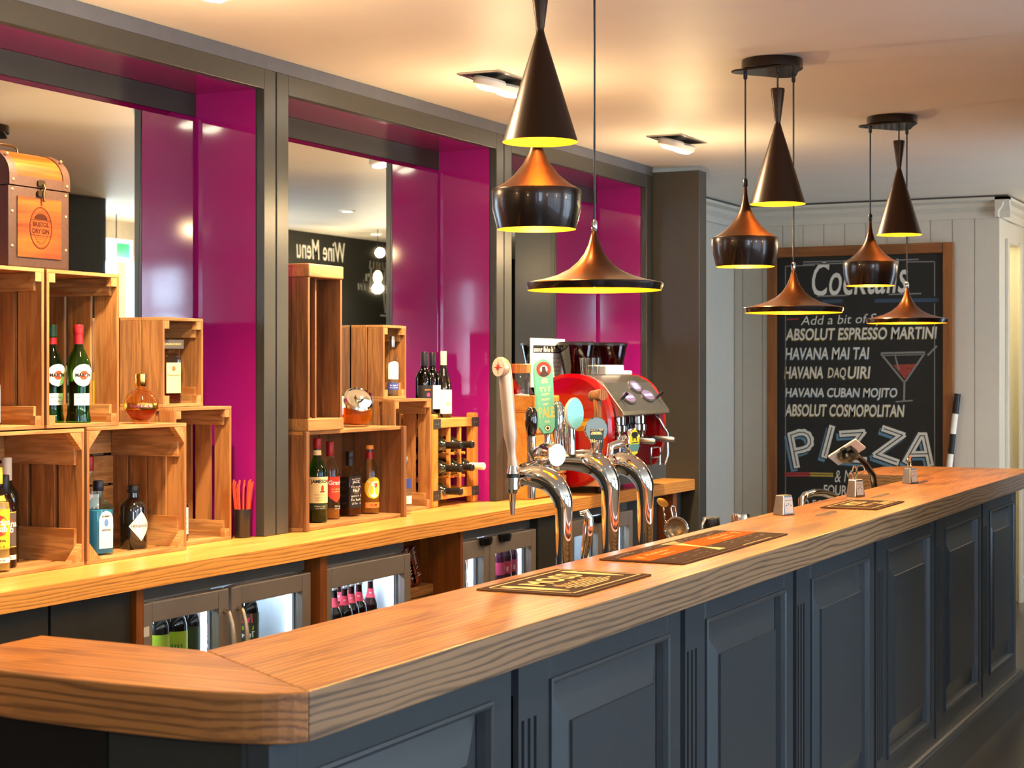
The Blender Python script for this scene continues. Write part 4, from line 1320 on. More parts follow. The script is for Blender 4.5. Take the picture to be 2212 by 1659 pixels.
B('gin_bottle', 'clear bottle with red and white cap behind the blue gin', 'bottle', p, 0.300, 0.035, 'rum', G_CLEAR, M_RCAP, 0.85, L_GIN, 0.6, [dict(a0=-60, a1=60, z0=0.26, z1=0.60, mat=M_LWHITE, texts=[('G', -0.012, 0.55, 0.02, M_INK)], strokes=[(-0.03, 0.03, 0.45, 0.01, M_RCAP, 5)])], tocam(p), neck=(0.90, 0.985, M_LWHITE))
p = (4.164, 3.61, ZC1)
B('gin_bottle', 'clear gin bottle with red figure, glimpsed between crate boards', 'bottle', p, 0.250, 0.033, 'whisky', G_CLEAR, M_BCAP, 0.86, L_GIN, 0.6, [dict(a0=-70, a1=70, z0=0.2, z1=0.6, mat=M_LWHITE, strokes=[(-0.03, 0.03, 0.54, 0.014, M_LRED, 21)], dots=[(0, 0.40, 0.012, 0.03, M_RCAP)])], tocam(p))
# blue square gin
p = at(217, 1200, z=ZC1)
p = (p.x + 0.028, p.y + 0.032, ZC1)
fa = tocam(p)
B('gin_bottle', 'square pale blue gin bottle with white label in a lower crate', 'bottle', p, 0.232, 0.0375, 'square', G_BLUE, P('navy_cap', (20, 24, 44), 0.3), 0.86, L_BLUE, 0.60,
  [dict(a0=-36, a1=36, z0=0.09, z1=0.60, mat=M_LWHITE, shape='arch', texts=[('BOMBAY', 0, 0.52, 0.0078, M_INK), ('SAPPHIRE', 0, 0.335, 0.0078, M_INK)], dots=[(0, 0.435, 0.008, 0.012, P('crest_blue', (90, 140, 210), 0.5))], bold=0.03)], fa + 40, None, 40)
p = at(295, 1187, z=ZC1)
p = (p.x + 0.028, p.y + 0.036, ZC1)
B('gin_bottle', 'short round black gin bottle with white diamond label', 'bottle', p, 0.205, 0.045, 'squat', M_DBOT, M_BCAP, 0.88, None, 0, [dict(a0=-52, a1=52, z0=0.13, z1=0.60, mat=M_LWHITE, shape='diamond', texts=[("HENDRICK'S", 0, 0.365, 0.0115, M_INK)], off=0.0012)], tocam(p) + 34)
p = (4.705, 3.58, CT + 0.0118)
B('liqueur_bottle', 'dark bottle with pale label in the crate by the straws', 'bottle', p, 0.205, 0.034, 'whisky', M_DBOT, M_BCAP, 0.86, None, 0, [dict(a0=-60, a1=60, z0=0.12, z1=0.56, mat=M_LWHITE, strokes=[(-0.02, 0.03, 0.48, 0.012, M_LRED, 6), (-0.02, 0.03, 0.38, 0.008, M_INK, 7), (-0.02, 0.03, 0.3, 0.008, M_INK, 8), (-0.02, 0.03, 0.22, 0.008, M_INK, 9)])], tocam(p) + 15)
# upper crates
p = (4.108, 3.502, ZC2)
ml = [dict(a0=-52, a1=52, z0=0.37, z1=0.60, mat=M_LWHITE, shape='oval', dots=[(0, 0.485, 0.014, 0.014, P('martini_red', (214, 84, 40), 0.5))], texts=[('MARTINI', 0, 0.485, 0.0135, M_INK)], bold=0.035, off=0.002), dict(a0=-48, a1=48, z0=0.18, z1=0.30, mat=M_LWHITE, strokes=[(-0.022, 0.022, 0.26, 0.005, M_LGREY, 3), (-0.022, 0.022, 0.22, 0.005, M_LGREY, 4)], off=0.001)]
B('vermouth_bottle', 'green vermouth bottle with red cap and round white label', 'bottle', p, 0.300, 0.038, 'martini', G_GREEN, M_RCAP, 0.90, L_DARK, 0.42, ml, tocam(p) + 26, 'vermouth bottles', neck=(0.80, 0.90, M_RCAP))
p = (4.092, 3.592, ZC2)
B('vermouth_bottle', 'green vermouth bottle with green cap behind the red capped one', 'bottle', p, 0.300, 0.038, 'martini', G_GREEN, P('green_cap', (20, 70, 44), 0.35), 0.88, LIQ('green_liquid', (60, 110, 30)), 0.42, ml, tocam(p) + 30, 'vermouth bottles', neck=(0.80, 0.87, M_RCAP))
p = (4.40, 3.66, CT + 0.4178)
B('liqueur_bottle', 'yellow labelled bottle glimpsed behind the vermouth crate boards', 'bottle', p, 0.277, 0.033, 'rum', G_CLEAR, M_BCAP, 0.84, L_RUM, 0.6, [dict(a0=-70, a1=70, z0=0.1, z1=0.5, mat=M_LYEL)], tocam(p), neck=(0.80, 0.84, M_YCAP))
p = (3.735, 3.515, ZC2)
B('liqueur_bottle', 'pale bottle with white label in the far left upper crate', 'bottle', p, 0.20, 0.036, 'whisky', G_CLEAR, M_RCAP, 0.86, L_GIN, 0.6, [dict(a0=-70, a1=70, z0=0.05, z1=0.6, mat=M_LWHITE, strokes=[(-0.03, 0.03, 0.4, 0.012, M_RCAP, 6), (-0.03, 0.03, 0.3, 0.008, M_INK, 7)])], tocam(p))
# round raspberry liqueur bottle
p = at(305, 911, y=3.515)
zt = CT + 0.4178
cb_ = thing('liqueur_bottle', 'globe shaped liqueur bottle with gold band and ribbed cap', 'bottle', (p.x, 3.515, zt), math.radians(tocam(p)))
R = 0.054
G_AMB = GL('pale_amber_glass', (250, 222, 180))
MB().lathe([(0.026, 0.0), (0.026, 0.006)] + [(R * math.sin(a), 0.006 + R - R * math.cos(a)) for a in [0.55 + (PI - 0.85) * i / 16 for i in range(17)]] + [(0.014, 0.116), (0.014, 0.128)], G_AMB, 36).build('glass_body', cb_)
MB().lathe([(0.0, 0.009)] + [(R * 0.95 * math.sin(a), 0.006 + R - R * 0.95 * math.cos(a)) for a in [0.5 + 0.85 * i / 8 for i in range(9)]] + [(0.0, 0.006 + R - R * 0.95 * math.cos(1.35))], LIQ('raspberry_liqueur', (226, 120, 50)), 36).build('liquid', cb_)
MB().lathe([(R * 1.005, 0.047), (R * 1.02, 0.049), (R * 1.02, 0.066), (R * 1.005, 0.068)], M_GOLD, 36).text('CHAMBORD', 0.013, P('band_violet', (120, 60, 90), 0.4), lambda a, b: (R * 1.025 * math.cos(a / R), R * 1.025 * math.sin(a / R), 0.0575 + b), off=0.02).build('gold_band', cb_, recalc=False)
MB().lathe([(0.0165, 0.120), (0.018, 0.122), (0.018, 0.140), (0.0165, 0.141), (0.0165, 0.143), (0.018, 0.144), (0.018, 0.160), (0.016, 0.162), (0, 0.162)], M_GOLD, 24).build('cap', cb_)
# square almond liqueur
p = (4.715, 3.625, CT + 0.4665 + 0.0113)
am = thing('liqueur_bottle', 'square almond liqueur bottle with wide black flat cap', 'bottle', p, math.radians(tocam(p) + 24))
MB().lathe([(0.0, 0.0, 6), (0.032, 0.0, 6), (0.034, 0.004, 6), (0.034, 0.150, 6), (0.030, 0.162, 5), (0.014, 0.172, 2.4), (0.012, 0.19, 2)], G_CLEAR, 36).build('glass_body', am)
MB().lathe([(0.0, 0.005, 6), (0.031, 0.005, 6), (0.031, 0.098, 6), (0, 0.098, 6)], LIQ('amaretto', (120, 40, 26)), 36).build('liquid', am)
MB().box(-0.028, 0.028, -0.040, 0.040, 0.186, 0.216, M_LGREY).text('DISARONNO', 0.0105, M_GOLD, lambda a, b: (0.0285, a, 0.201 + b), off=0.02).build('cap', am, recalc=False)
lb = MB().box(0.0345, 0.0352, -0.026, 0.026, 0.035, 0.138, M_LCREAM)
lb.text('DISARONNO', 0.0082, M_INK, lambda a, b: (0.0356, a, 0.095 + b), off=0.02)
lb.prism([(0.007 * c, 0.009 * s) for c, s in arc(0, 0, 1, 0, 2 * PI, 16)[:-1]], 0, 0.0003, P('amaretto_red', (196, 110, 60), 0.5), facing((0.0353, 0, 0.118), (1, 0, 0)))
lb.build('label', am, recalc=False)
p2 = (4.672, 3.70, CT + 0.4665 + 0.0113)
B('liqueur_bottle', 'dark red bottle half hidden behind the almond liqueur', 'bottle', p2, 0.19, 0.032, 'whisky', G_CLEAR, M_BCAP, 0.86, LIQ('amaretto', (120, 40, 26)), 0.55, [dict(a0=-60, a1=60, z0=0.4, z1=0.56, mat=M_LWHITE)], tocam(p2))

# whisky crate
ZW = CT + 0.0148
p = (5.492, 3.530, ZW)
B('whisky_bottle', 'green whiskey bottle with cream label and dark red capsule', 'bottle', p, 0.318, 0.0385, 'whisky', G_GREEN, M_RCAP, 0.875, LIQ('green_whisky', (70, 90, 20)), 0.50,
  [dict(a0=-68, a1=68, z0=0.235, z1=0.545, mat=M_LCREAM, texts=[('JAMESON', 0, 0.49, 0.018, M_INK)], dots=[(0.006, 0.405, 0.006, 0.014, M_LRED), (0.006, 0.37, 0.011, 0.003, M_INK)], strokes=[(-0.025, 0.025, 0.335, 0.005, M_LGREY, 7), (-0.025, 0.025, 0.30, 0.005, M_LGREY, 8), (-0.02, 0.02, 0.27, 0.004, M_LGREY, 9)], bold=0.03),
   dict(a0=-68, a1=68, z0=0.155, z1=0.225, mat=P('dark_green_label', (34, 52, 34), 0.5), strokes=[(-0.025, 0.025, 0.20, 0.006, M_LCREAM, 9), (-0.02, 0.02, 0.175, 0.004, M_LCREAM, 4)])], tocam(p) + 22, 'whisky bottles in the hand hole crate', neck=(0.80, 0.86, M_LCREAM))
p = (5.640, 3.567, ZW)
B('whisky_bottle', 'clear whisky bottle with red shield label', 'bottle', p, 0.300, 0.0385, 'rum', G_CLEAR, M_RCAP, 0.81, L_WHISKY, 0.13,
  [dict(a0=-66, a1=66, z0=0.22, z1=0.55, mat=M_LRED, shape='shield', texts=[("Grant's", 0.002, 0.47, 0.024, M_LWHITE)], strokes=[(-0.02, 0.02, 0.39, 0.006, M_LCREAM, 7), (-0.02, 0.02, 0.36, 0.006, M_LCREAM, 8)], bold=0.03), dict(a0=-20, a1=60, z0=0.12, z1=0.19, mat=G_CLEAR, strokes=[(-0.02, 0.02, 0.17, 0.007, M_LWHITE, 3), (-0.02, 0.02, 0.14, 0.006, M_LWHITE, 4)])], tocam(p) + 40, 'whisky bottles in the hand hole crate')
p = (5.795, 3.573, ZW)
fa = tocam(p)
B('whisky_bottle', 'square whiskey bottle with black and white label', 'bottle', p, 0.255, 0.0365, 'square', G_CLEAR, M_BCAP, 0.88, LIQ('whiskey_brown', (130, 60, 20)), 0.60,
  [dict(a0=-41, a1=41, z0=0.13, z1=0.62, mat=M_LBLK, texts=[('JACK', 0, 0.53, 0.015, M_LWHITE), ('No.7', 0, 0.40, 0.016, M_LWHITE)], dots=[(0, 0.40, 0.016, 0.016, M_LGREY)], strokes=[(-0.02, 0.02, 0.58, 0.007, M_LWHITE, 2), (-0.022, 0.022, 0.46, 0.008, M_LWHITE, 3), (-0.022, 0.022, 0.32, 0.010, M_LWHITE, 4), (-0.022, 0.022, 0.26, 0.010, M_LWHITE, 5), (-0.02, 0.02, 0.2, 0.008, M_LWHITE, 6)], bold=0.03),
   dict(a0=-131, a1=-49, z0=0.13, z1=0.60, mat=M_LBLK, strokes=[(-0.018, 0.018, 0.54, 0.012, M_LGREY, 12), (-0.018, 0.018, 0.43, 0.012, M_LGREY, 13), (-0.018, 0.018, 0.32, 0.012, M_LGREY, 14), (-0.018, 0.018, 0.21, 0.012, M_LGREY, 15)])], fa + 44, 'whisky bottles in the hand hole crate', 40, neck=(0.78, 0.88, M_BCAP))
p = (5.925, 3.560, ZW)
B('rum_bottle', 'spiced rum bottle with orange cap and yellow and white label', 'bottle', p, 0.275, 0.040, 'rum', G_CLEAR, P('orange_cap', (226, 146, 50), 0.4), 0.94, L_WHISKY, 0.44,
  [dict(a0=-55, a1=55, z0=0.22, z1=0.54, mat=M_LYEL, shape='oval', dots=[(0.002, 0.35, 0.024, 0.030, M_LWHITE), (0.008, 0.42, 0.008, 0.010, M_LRED)], texts=[('Captain', 0, 0.465, 0.014, M_LWHITE)], bold=0.03), dict(a0=-50, a1=50, z0=0.09, z1=0.17, mat=P('orange_label', (230, 140, 60), 0.5), texts=[('RUM', 0, 0.13, 0.014, M_RCAP)])], tocam(p) + 26, 'whisky bottles in the hand hole crate', neck=(0.80, 0.90, M_RCAP))
# small crate with two gins
zz = CT + 0.4715 + 0.0113
for k, (x, y, lab, c1, c2, lq) in enumerate(((6.235, 3.635, 'pale gin bottle with blue lower label in the small crate', M_LWHITE, P('blue_label', (50, 70, 150), 0.5), L_GIN), (6.225, 3.712, 'amber gin bottle with orange label behind the blue labelled one', M_LYEL, P('orange_label2', (226, 110, 40), 0.5), L_RUM))):
    p = (x, y, zz)
    B('gin_bottle', lab, 'bottle', p, 0.25, 0.026, 'rum', G_CLEAR, M_STEEL, 0.82, lq, 0.55, [dict(a0=-60, a1=60, z0=0.28, z1=0.58, mat=c1, shape='arch', strokes=[(-0.015, 0.015, 0.45, 0.005, M_LGREY, 3 + k)]), dict(a0=-70, a1=70, z0=0.10, z1=0.22, mat=c2, strokes=[(-0.018, 0.018, 0.18, 0.006, M_LWHITE, 5 + k), (-0.018, 0.018, 0.14, 0.006, M_LWHITE, 7 + k)])], tocam(p) + 20, 'gin bottles in the small crate')
p = (6.068, 3.59, CT + 0.0006)
B('vodka_bottle', 'slim clear bottle with blue and white labels beside whisky crate', 'bottle', (6.122, 3.508, CT + 0.0006), 0.235, 0.028, 'rum', G_CLEAR, M_STEEL, 0.86, L_GIN, 0.6, [dict(a0=-70, a1=70, z0=0.45, z1=0.62, mat=P('blue_label', (50, 70, 150), 0.5)), dict(a0=-70, a1=70, z0=0.18, z1=0.32, mat=M_LWHITE)], tocam(p))
# slanted glass jar with lid on the whisky crate
p = at(768, 915, y=3.52)
jr = thing('glass_jar', 'slanted glass jar with metal lid and amber contents', 'jar', (5.80, 3.545, CT + 0.3668), math.radians(tocam((5.80, 3.545)) + 16))
MB().lathe([(0.040, 0), (0.062, 0.012), (0.072, 0.05), (0.070, 0.085), (0.058, 0.112), (0.045, 0.122)], G_CLEAR, 12, smooth=False).build('glass_body', jr)
MB().lathe([(0, 0.006), (0.055, 0.014), (0.064, 0.05), (0.062, 0.075), (0, 0.075)], LIQ('amber_cider', (240, 150, 40)), 12, smooth=False).build('contents', jr)
Ml = facing((0.030, 0.0, 0.105), (0.72, 0, 0.6))
MB().lathe([(0.056, -0.012), (0.060, -0.006), (0.060, 0.010), (0.052, 0.016), (0.050, 0.010), (0.020, 0.012), (0.016, 0.026), (0.0, 0.028)], M_CHROME, 28, Ml).build('lid', jr)
p = (5.575, 3.62, CT + 0.3668)
B('vodka_bottle', 'bottle with tall white label behind the narrow dark crate', 'bottle', (5.855, 3.665, CT + 0.3668), 0.20, 0.03, 'rum', G_CLEAR, M_STEEL, 0.84, L_GIN, 0.6, [dict(a0=-80, a1=80, z0=0.1, z1=0.6, mat=M_LWHITE)], tocam(p))

# wine rack
RX0, RX1, RY0, RY1 = 6.432, 6.85, 3.545, 3.745
rk = thing('wine_rack', 'small pine wine rack with black metal corner straps', 'rack', (RX0, RY0, CT + 0.0005))
W, D, H = RX1 - RX0, RY1 - RY0, 0.40
W_RK = WOOD('rack_pine_upright', (190, 112, 36), (240, 172, 84), 2, 1.3, 0.45)
W_RKX = WOOD('rack_pine_long', (190, 112, 36), (240, 172, 84), 0, 1.3, 0.45)
for sx in (0, 1):
    for sy in (0, 1):
        x, y = (0 if sx == 0 else W - 0.045), (0 if sy == 0 else D - 0.04)
        MB().box(x, x + 0.045, y, y + 0.04, 0, H, W_RK).build('post', rk, bevel=0.006)
for zz in (0.03, H - 0.06):
    MB().box(0.0455, W - 0.0455, 0.004, 0.030, zz, zz + 0.04, W_RKX).box(0.0455, W - 0.0455, D - 0.03, D - 0.004, zz, zz + 0.04, W_RKX).build('rail', rk, bevel=0.003)
    MB().box(0.004, 0.030, 0.0405, D - 0.0405, zz, zz + 0.04, W_RKX).box(W - 0.03, W - 0.004, 0.0405, D - 0.0405, zz, zz + 0.04, W_RKX).build('end_rail', rk)
tp = MB()
for k in range(3): tp.box(0.032, W - 0.032, 0.032 + k * 0.048, 0.070 + k * 0.048, H - 0.028, H - 0.0202, W_RKX)
tp.build('top_slats', rk)
for x in (0.155, 0.255):
    MB().box(x, x + 0.016, 0.008, 0.026, 0.07, H - 0.06, W_RK).build('dowel', rk, bevel=0.004)
for zz in (0.125, 0.225):
    for x in (0.132, 0.176, 0.232, 0.276):
        MB().tube([(x, -0.004, zz), (x, D - 0.01, zz)], 0.006, W_RKX, 10).build('rod', rk)
for x in (0.155, 0.255):
    MB().box(x, x + 0.016, D - 0.026, D - 0.010, 0.07, H - 0.06, W_RK).build('dowel', rk, bevel=0.004)
for sx in (0, 1):
    for zz in (0.03, H - 0.062):
        m_ = MB()
        xa = -0.0015 if sx == 0 else W - 0.062
        m_.box(xa, xa + 0.0635, -0.0018, -0.0003, zz, zz + 0.042, M_CHAR)
        for q in range(2): m_.lathe([(0.003, 0), (0, 0.0015)], M_STEEL, 8, facing((xa + 0.02 + 0.022 * q, -0.0018, zz + 0.02), (0, -1, 0)))
        m_.build('strap', rk)
# bottles lying in the rack, necks forward
def lying(x, zc, label, cap, yb=RY1 - 0.012):
    r = thing('wine_bottle', label, 'bottle', (RX0 + x, yb, zc), 0, 'wine bottles lying in the rack')
    Mx = facing((0, 0, 0), (0, -1, 0.0))
    MB().lathe([(q[0] * 0.036, q[1] * 0.285) for q in SHAPES['wine']], M_DGRN, 24, Mx).build('glass_body', r)
    rr = 0.0152
    MB().lathe([(rr, 0.21), (rr, 0.272), (rr * 1.08, 0.273), (rr * 1.08, 0.284), (rr * 0.9, 0.287), (0, 0.287)], cap, 20, Mx).build('capsule', r)
    return r
for k, (x, zc, c, lab) in enumerate(((0.105, 0.265, M_BCAP, 'wine bottle lying in the top left slot of the rack'), (0.212, 0.265, M_BCAP, 'wine bottle lying in the top middle slot of the rack'),
    (0.105, 0.165, M_BCAP, 'wine bottle lying in the centre left slot of the rack'), (0.212, 0.165, M_BCAP, 'wine bottle lying in the centre slot of the rack'), (0.318, 0.165, M_WCAP, 'cream capped wine bottle lying in the rack, at the right'),
    (0.105, 0.066, M_BCAP, 'wine bottle lying in the lowest slot of the rack'))):
    lying(x, CT + zc + 0.0, lab, c, RY1 + 0.006)
zr = CT + 0.0005 + H - 0.0201
for (x, y, lab, cap, shp, glass, labs, h) in (
    (6.475, 3.615, 'dark wine bottle with black label, left of three on rack', M_BCAP, 'wine', G_DGREEN, [dict(a0=-65, a1=65, z0=0.1, z1=0.50, mat=M_LBLK, dots=[(0.006, 0.36, 0.008, 0.009, P('label_pink', (200, 60, 120), 0.5))], strokes=[(-0.01, 0.02, 0.44, 0.010, P('orange_label', (230, 140, 60), 0.5), 4)])], 0.29),
    (6.60, 3.645, 'dark wine bottle with plain white label on the rack', M_BCAP, 'wine', G_DGREEN, [dict(a0=-70, a1=70, z0=0.14, z1=0.50, mat=M_LWHITE, strokes=[(-0.02, 0.02, 0.42, 0.006, M_LCREAM, 4)])], 0.288),
    (6.685, 3.635, 'cream capped wine bottle with pale label, right of three', M_WCAP, 'burgundy', M_DBOT, [dict(a0=-70, a1=70, z0=0.06, z1=0.42, mat=M_LWHITE, strokes=[(-0.02, 0.02, 0.30, 0.006, M_LCREAM, 4)], dots=[(0.006, 0.2, 0.008, 0.01, M_LCREAM)])], 0.295)):
    p = (x, y, zr)
    B('wine_bottle', lab, 'bottle', p, h, 0.037, shp, glass, cap, 0.79, L_DARK if glass is G_DGREEN else None, 0.56, labs, tocam(p) + 20, 'wine bottles standing on the rack')

# straws in a dark cup
p = (5.005, 3.525)
cp = thing('straw_cup', 'dark grey metal cup holding red straws', 'cup', (p[0] - 0.005, p[1], CT + 0.0006))
MB().lathe([(0.0, 0.0), (0.026, 0.0), (0.028, 0.003), (0.029, 0.10), (0.026, 0.10), (0.025, 0.006), (0, 0.006)], P('cup_metal', (66, 62, 60), 0.3, 0.7), 28).build('cup_body', cp)
M_STRAW = P('red_straw', (240, 82, 50), 0.4, trans=0.15)
rs = random.Random(11)
for k in range(13):
    a = 2 * PI * k / 13 + rs.uniform(-0.2, 0.2)
    rb, rt_ = 0.012 + 0.006 * (k % 2), rs.uniform(0.016, 0.024)
    a2 = a + rs.uniform(-0.5, 0.5)
    hgt = rs.uniform(0.185, 0.215)
    lean = 0.5 + 0.65 * (k % 4)
    x0_, y0_ = 0.016 * math.cos(a), 0.016 * math.sin(a)
    x1_, y1_ = 0.023 * math.cos(a) * (1 + 0.45 * (hgt - 0.1) / 0.1), 0.023 * math.sin(a) * (1 + 0.45 * (hgt - 0.1) / 0.1)
    s = MB()
    s.tube([(x0_, y0_, 0.007), (x1_, y1_, hgt - 0.02), (x1_ + 0.004, y1_ - 0.002, hgt)], 0.0034, M_STRAW, 8)
    o = s.build('straw', None, (p[0] - 0.005, p[1], CT + 0.0006))
    tag(o, 'red bendy straw standing in the dark metal cup', 'straw', 'red straws in the cup')

# ------------------------------------------------------------------ bottles inside the fridges
def small_bottle(name, label, loc, H, R, glass, capm, bands, group, liquid=None):
    r = thing(name, label, 'bottle', loc, math.radians(tocam(loc)), group)
    MB().lathe([(q[0] * R, q[1] * H) for q in SHAPES['beer']], glass, 18).build('glass_body', r)
    MB().lathe([(0.40 * R, 0.955 * H), (0.45 * R, 0.957 * H), (0.45 * R, 0.985 * H), (0.40 * R, H), (0, H)], capm, 14).build('cap', r)
    for (z0, z1, m, strokes) in bands:
        b_ = MB()
        n = 3
        prof_ = [(radius_at('beer', z0 + (z1 - z0) * i / n) * R + 0.0006, (z0 + (z1 - z0) * i / n) * H) for i in range(n + 1)]
        b_.lathe(prof_, m, 18, caps=False)
        for (x0, x1, zf, h, mm, sd) in strokes:
            rr = radius_at('beer', zf) * R + 0.0014
            scribble(b_, x0, x1, 0, h, mm, lambda a, q: (rr * math.cos(a / R), rr * math.sin(a / R), zf * H + q), sd, w=h * 0.22)
        b_.build('label', r, recalc=False)
    return r
def row(proto, spots, label=None):
    for k, (x, y) in enumerate(spots):
        z = proto.location.z
        if k == 0: proto.location = (x, y, z)
        else: dup(proto, (x, y, z), math.radians(tocam((x, y))))
LG = P('lime_label', (196, 222, 60), 0.5)
PK = P('pink_label', (224, 70, 90), 0.5)
GR = P('leaf_label', (70, 150, 80), 0.5)
TEAL = P('teal_label', (40, 150, 120), 0.5)
ZF = 0.601
b = small_bottle('cider_bottle', 'large dark cider bottle with yellow label in the near fridge', (0, 0, ZF), 0.285, 0.040, M_DBOT, P('foil_silver', (200, 214, 210), 0.3, 0.6), [(0.10, 0.50, LG, [(-0.03, 0.03, 0.35, 0.02, GR, 4), (-0.03, 0.03, 0.25, 0.014, M_INK, 5)]), (0.80, 0.93, TEAL, [])], 'yellow labelled cider bottles in the near fridge')
row(b, [(4.385, 3.42), (4.472, 3.415), (4.40, 3.52), (4.487, 3.515)])
b = small_bottle('cider_bottle', 'large dark cider bottle with pink floral label, left fridge door', (0, 0, ZF), 0.285, 0.040, M_DBOT, M_BCAP, [(0.10, 0.52, P('floral_label', (60, 70, 50), 0.5), [(-0.03, 0.03, 0.46, 0.03, PK, 6), (-0.03, 0.03, 0.36, 0.022, LG, 7), (-0.03, 0.03, 0.27, 0.022, M_PAPER, 8), (-0.03, 0.03, 0.18, 0.025, PK, 9)])], 'floral labelled cider bottles behind the left fridge door')
row(b, [(4.559, 3.41), (4.646, 3.42), (4.577, 3.51), (4.665, 3.52)])
b = small_bottle('cider_bottle', 'single large cider bottle behind the right door of the near fridge', (4.88, 3.42, ZF), 0.285, 0.040, M_DBOT, M_BCAP, [(0.10, 0.52, P('floral_label', (60, 70, 50), 0.5), [(-0.03, 0.03, 0.46, 0.03, PK, 16), (-0.03, 0.03, 0.36, 0.022, LG, 17), (-0.03, 0.03, 0.27, 0.022, M_PAPER, 18), (-0.03, 0.03, 0.18, 0.025, PK, 19)])], None)
b = small_bottle('beer_bottle', 'small dark beer bottle with red and white neck label', (0, 0, 0.546), 0.228, 0.030, M_DBOT, M_STEEL, [(0.69, 0.84, PK, [(-0.012, 0.012, 0.78, 0.012, M_PAPER, 4)]), (0.2, 0.5, M_LBLK, [(-0.02, 0.02, 0.4, 0.02, M_PAPER, 5)])], 'small beer bottles in the single door fridge')
row(b, [(5.405, 3.40), (5.470, 3.395), (5.535, 3.405), (5.598, 3.41), (5.425, 3.465), (5.49, 3.47), (5.555, 3.475), (5.62, 3.48), (5.70, 3.42), (5.45, 3.54), (5.52, 3.545), (5.59, 3.55)])
b = small_bottle('beer_bottle', 'small dark beer bottle without neck label at the fridge back', (5.74, 3.56, 0.546), 0.19, 0.030, M_DBOT, M_STEEL, [(0.2, 0.5, M_LBLK, [])], None)
JB = P('juice_orange', (236, 160, 40), 0.3)
b = small_bottle('juice_bottle', 'small purple juice bottle with green cap and round label', (0, 0, 0.631), 0.228, 0.030, P('juice_purple', (74, 22, 50), 0.15, coat=0.5), P('green_cap2', (60, 150, 110), 0.4), [(0.70, 0.86, PK, []), (0.22, 0.46, P('pink_round_label', (208, 70, 120), 0.5), [(-0.022, 0.022, 0.34, 0.032, M_PAPER, 4)])], 'purple juice bottles behind the right fridge door')
row(b, [(6.735, 3.39), (6.805, 3.39), (6.885, 3.395), (6.765, 3.46)])
b = small_bottle('juice_bottle', 'small amber juice bottle with white label, left fridge door', (0, 0, 0.631), 0.228, 0.030, P('juice_amber', (130, 66, 34), 0.15, coat=0.5), M_YCAP, [(0.68, 0.86, M_LWHITE, []), (0.22, 0.46, M_LWHITE, [(-0.022, 0.022, 0.34, 0.03, PK, 4)])], 'amber juice bottles behind the left fridge door')
row(b, [(6.40, 3.40), (6.465, 3.405), (6.44, 3.475)])
b = small_bottle('juice_bottle', 'bright orange juice bottle, at the right of the amber bottles', (6.545, 3.455, 0.631), 0.225, 0.028, JB, M_YCAP, [(0.66, 0.84, M_LYEL, [])], None)
b = small_bottle('mixer_bottle', 'small clear mixer bottle in the far fridge behind the taps', (0, 0, ZF), 0.19, 0.027, P('mixer_glass', (190, 200, 196), 0.1, coat=0.5), M_YCAP, [(0.25, 0.5, M_LYEL, [])], 'mixer bottles in the far fridge')
row(b, [(7.80, 3.42), (7.87, 3.42), (7.94, 3.43)])

# ------------------------------------------------------------------ coffee corner
# stacked pine drawer boxes
bx_ = thing('drawer_box', 'stacked pine drawer box left of the coffee machine', 'box', (7.045, 3.36, CT + 0.0006))
W, D, H = 0.36, 0.28, 0.395
M_SLOT = M_GAP
q = MB()
q.box(0, W, 0.012, D, 0, H, W_RKX)
q.build('carcass', bx_, bevel=0.003)
for k in range(4):
    f = MB().box(0.004, W - 0.004, 0.0, 0.0115, 0.006 + k * 0.098, 0.094 + k * 0.098, W_RKX).build('drawer', bx_, bevel=0.003)
    MB().lathe([(0.005, 0), (0.005, 0.008), (0.009, 0.012), (0.006, 0.018), (0, 0.019)], M_STEEL, 12, facing((W / 2, 0, 0.05 + k * 0.098), (0, -1, 0))).build('knob', f)
tb = thing('wooden_tray', 'shallow pine tray on top of the drawer box', 'tray', (7.06, 3.365, CT + 0.3964))
t_ = MB()
t_.box(0, 0.27, 0, 0.20, 0, 0.01, W_RKX).box(0, 0.27, 0, 0.012, 0.01, 0.075, W_RKX).box(0, 0.27, 0.188, 0.20, 0.01, 0.075, W_RKX).box(0, 0.012, 0.012, 0.188, 0.01, 0.075, W_RKX).box(0.258, 0.27, 0.012, 0.188, 0.01, 0.075, W_RKX)
t_.build('tray_body', tb, bevel=0.003)
p = at(1124, 840, y=3.42)
jj = thing('glass_jar', 'slim glass jar with wooden lid above the drawer box', 'jar', (7.13, 3.47, CT + 0.4070))
MB().lathe([(0, 0), (0.045, 0), (0.047, 0.004), (0.047, 0.165), (0.044, 0.17)], G_CLEAR, 28).build('glass_body', jj)
MB().lathe([(0.047, 0.1702), (0.049, 0.172), (0.049, 0.21), (0.046, 0.213), (0, 0.213)], W_RK, 24).build('lid', jj)
MB().lathe([(0, 0.004), (0.042, 0.005), (0.042, 0.07), (0, 0.075)], P('jar_contents', (214, 206, 196), 0.6, var=0.3, vscale=120), 20).build('contents', jj)

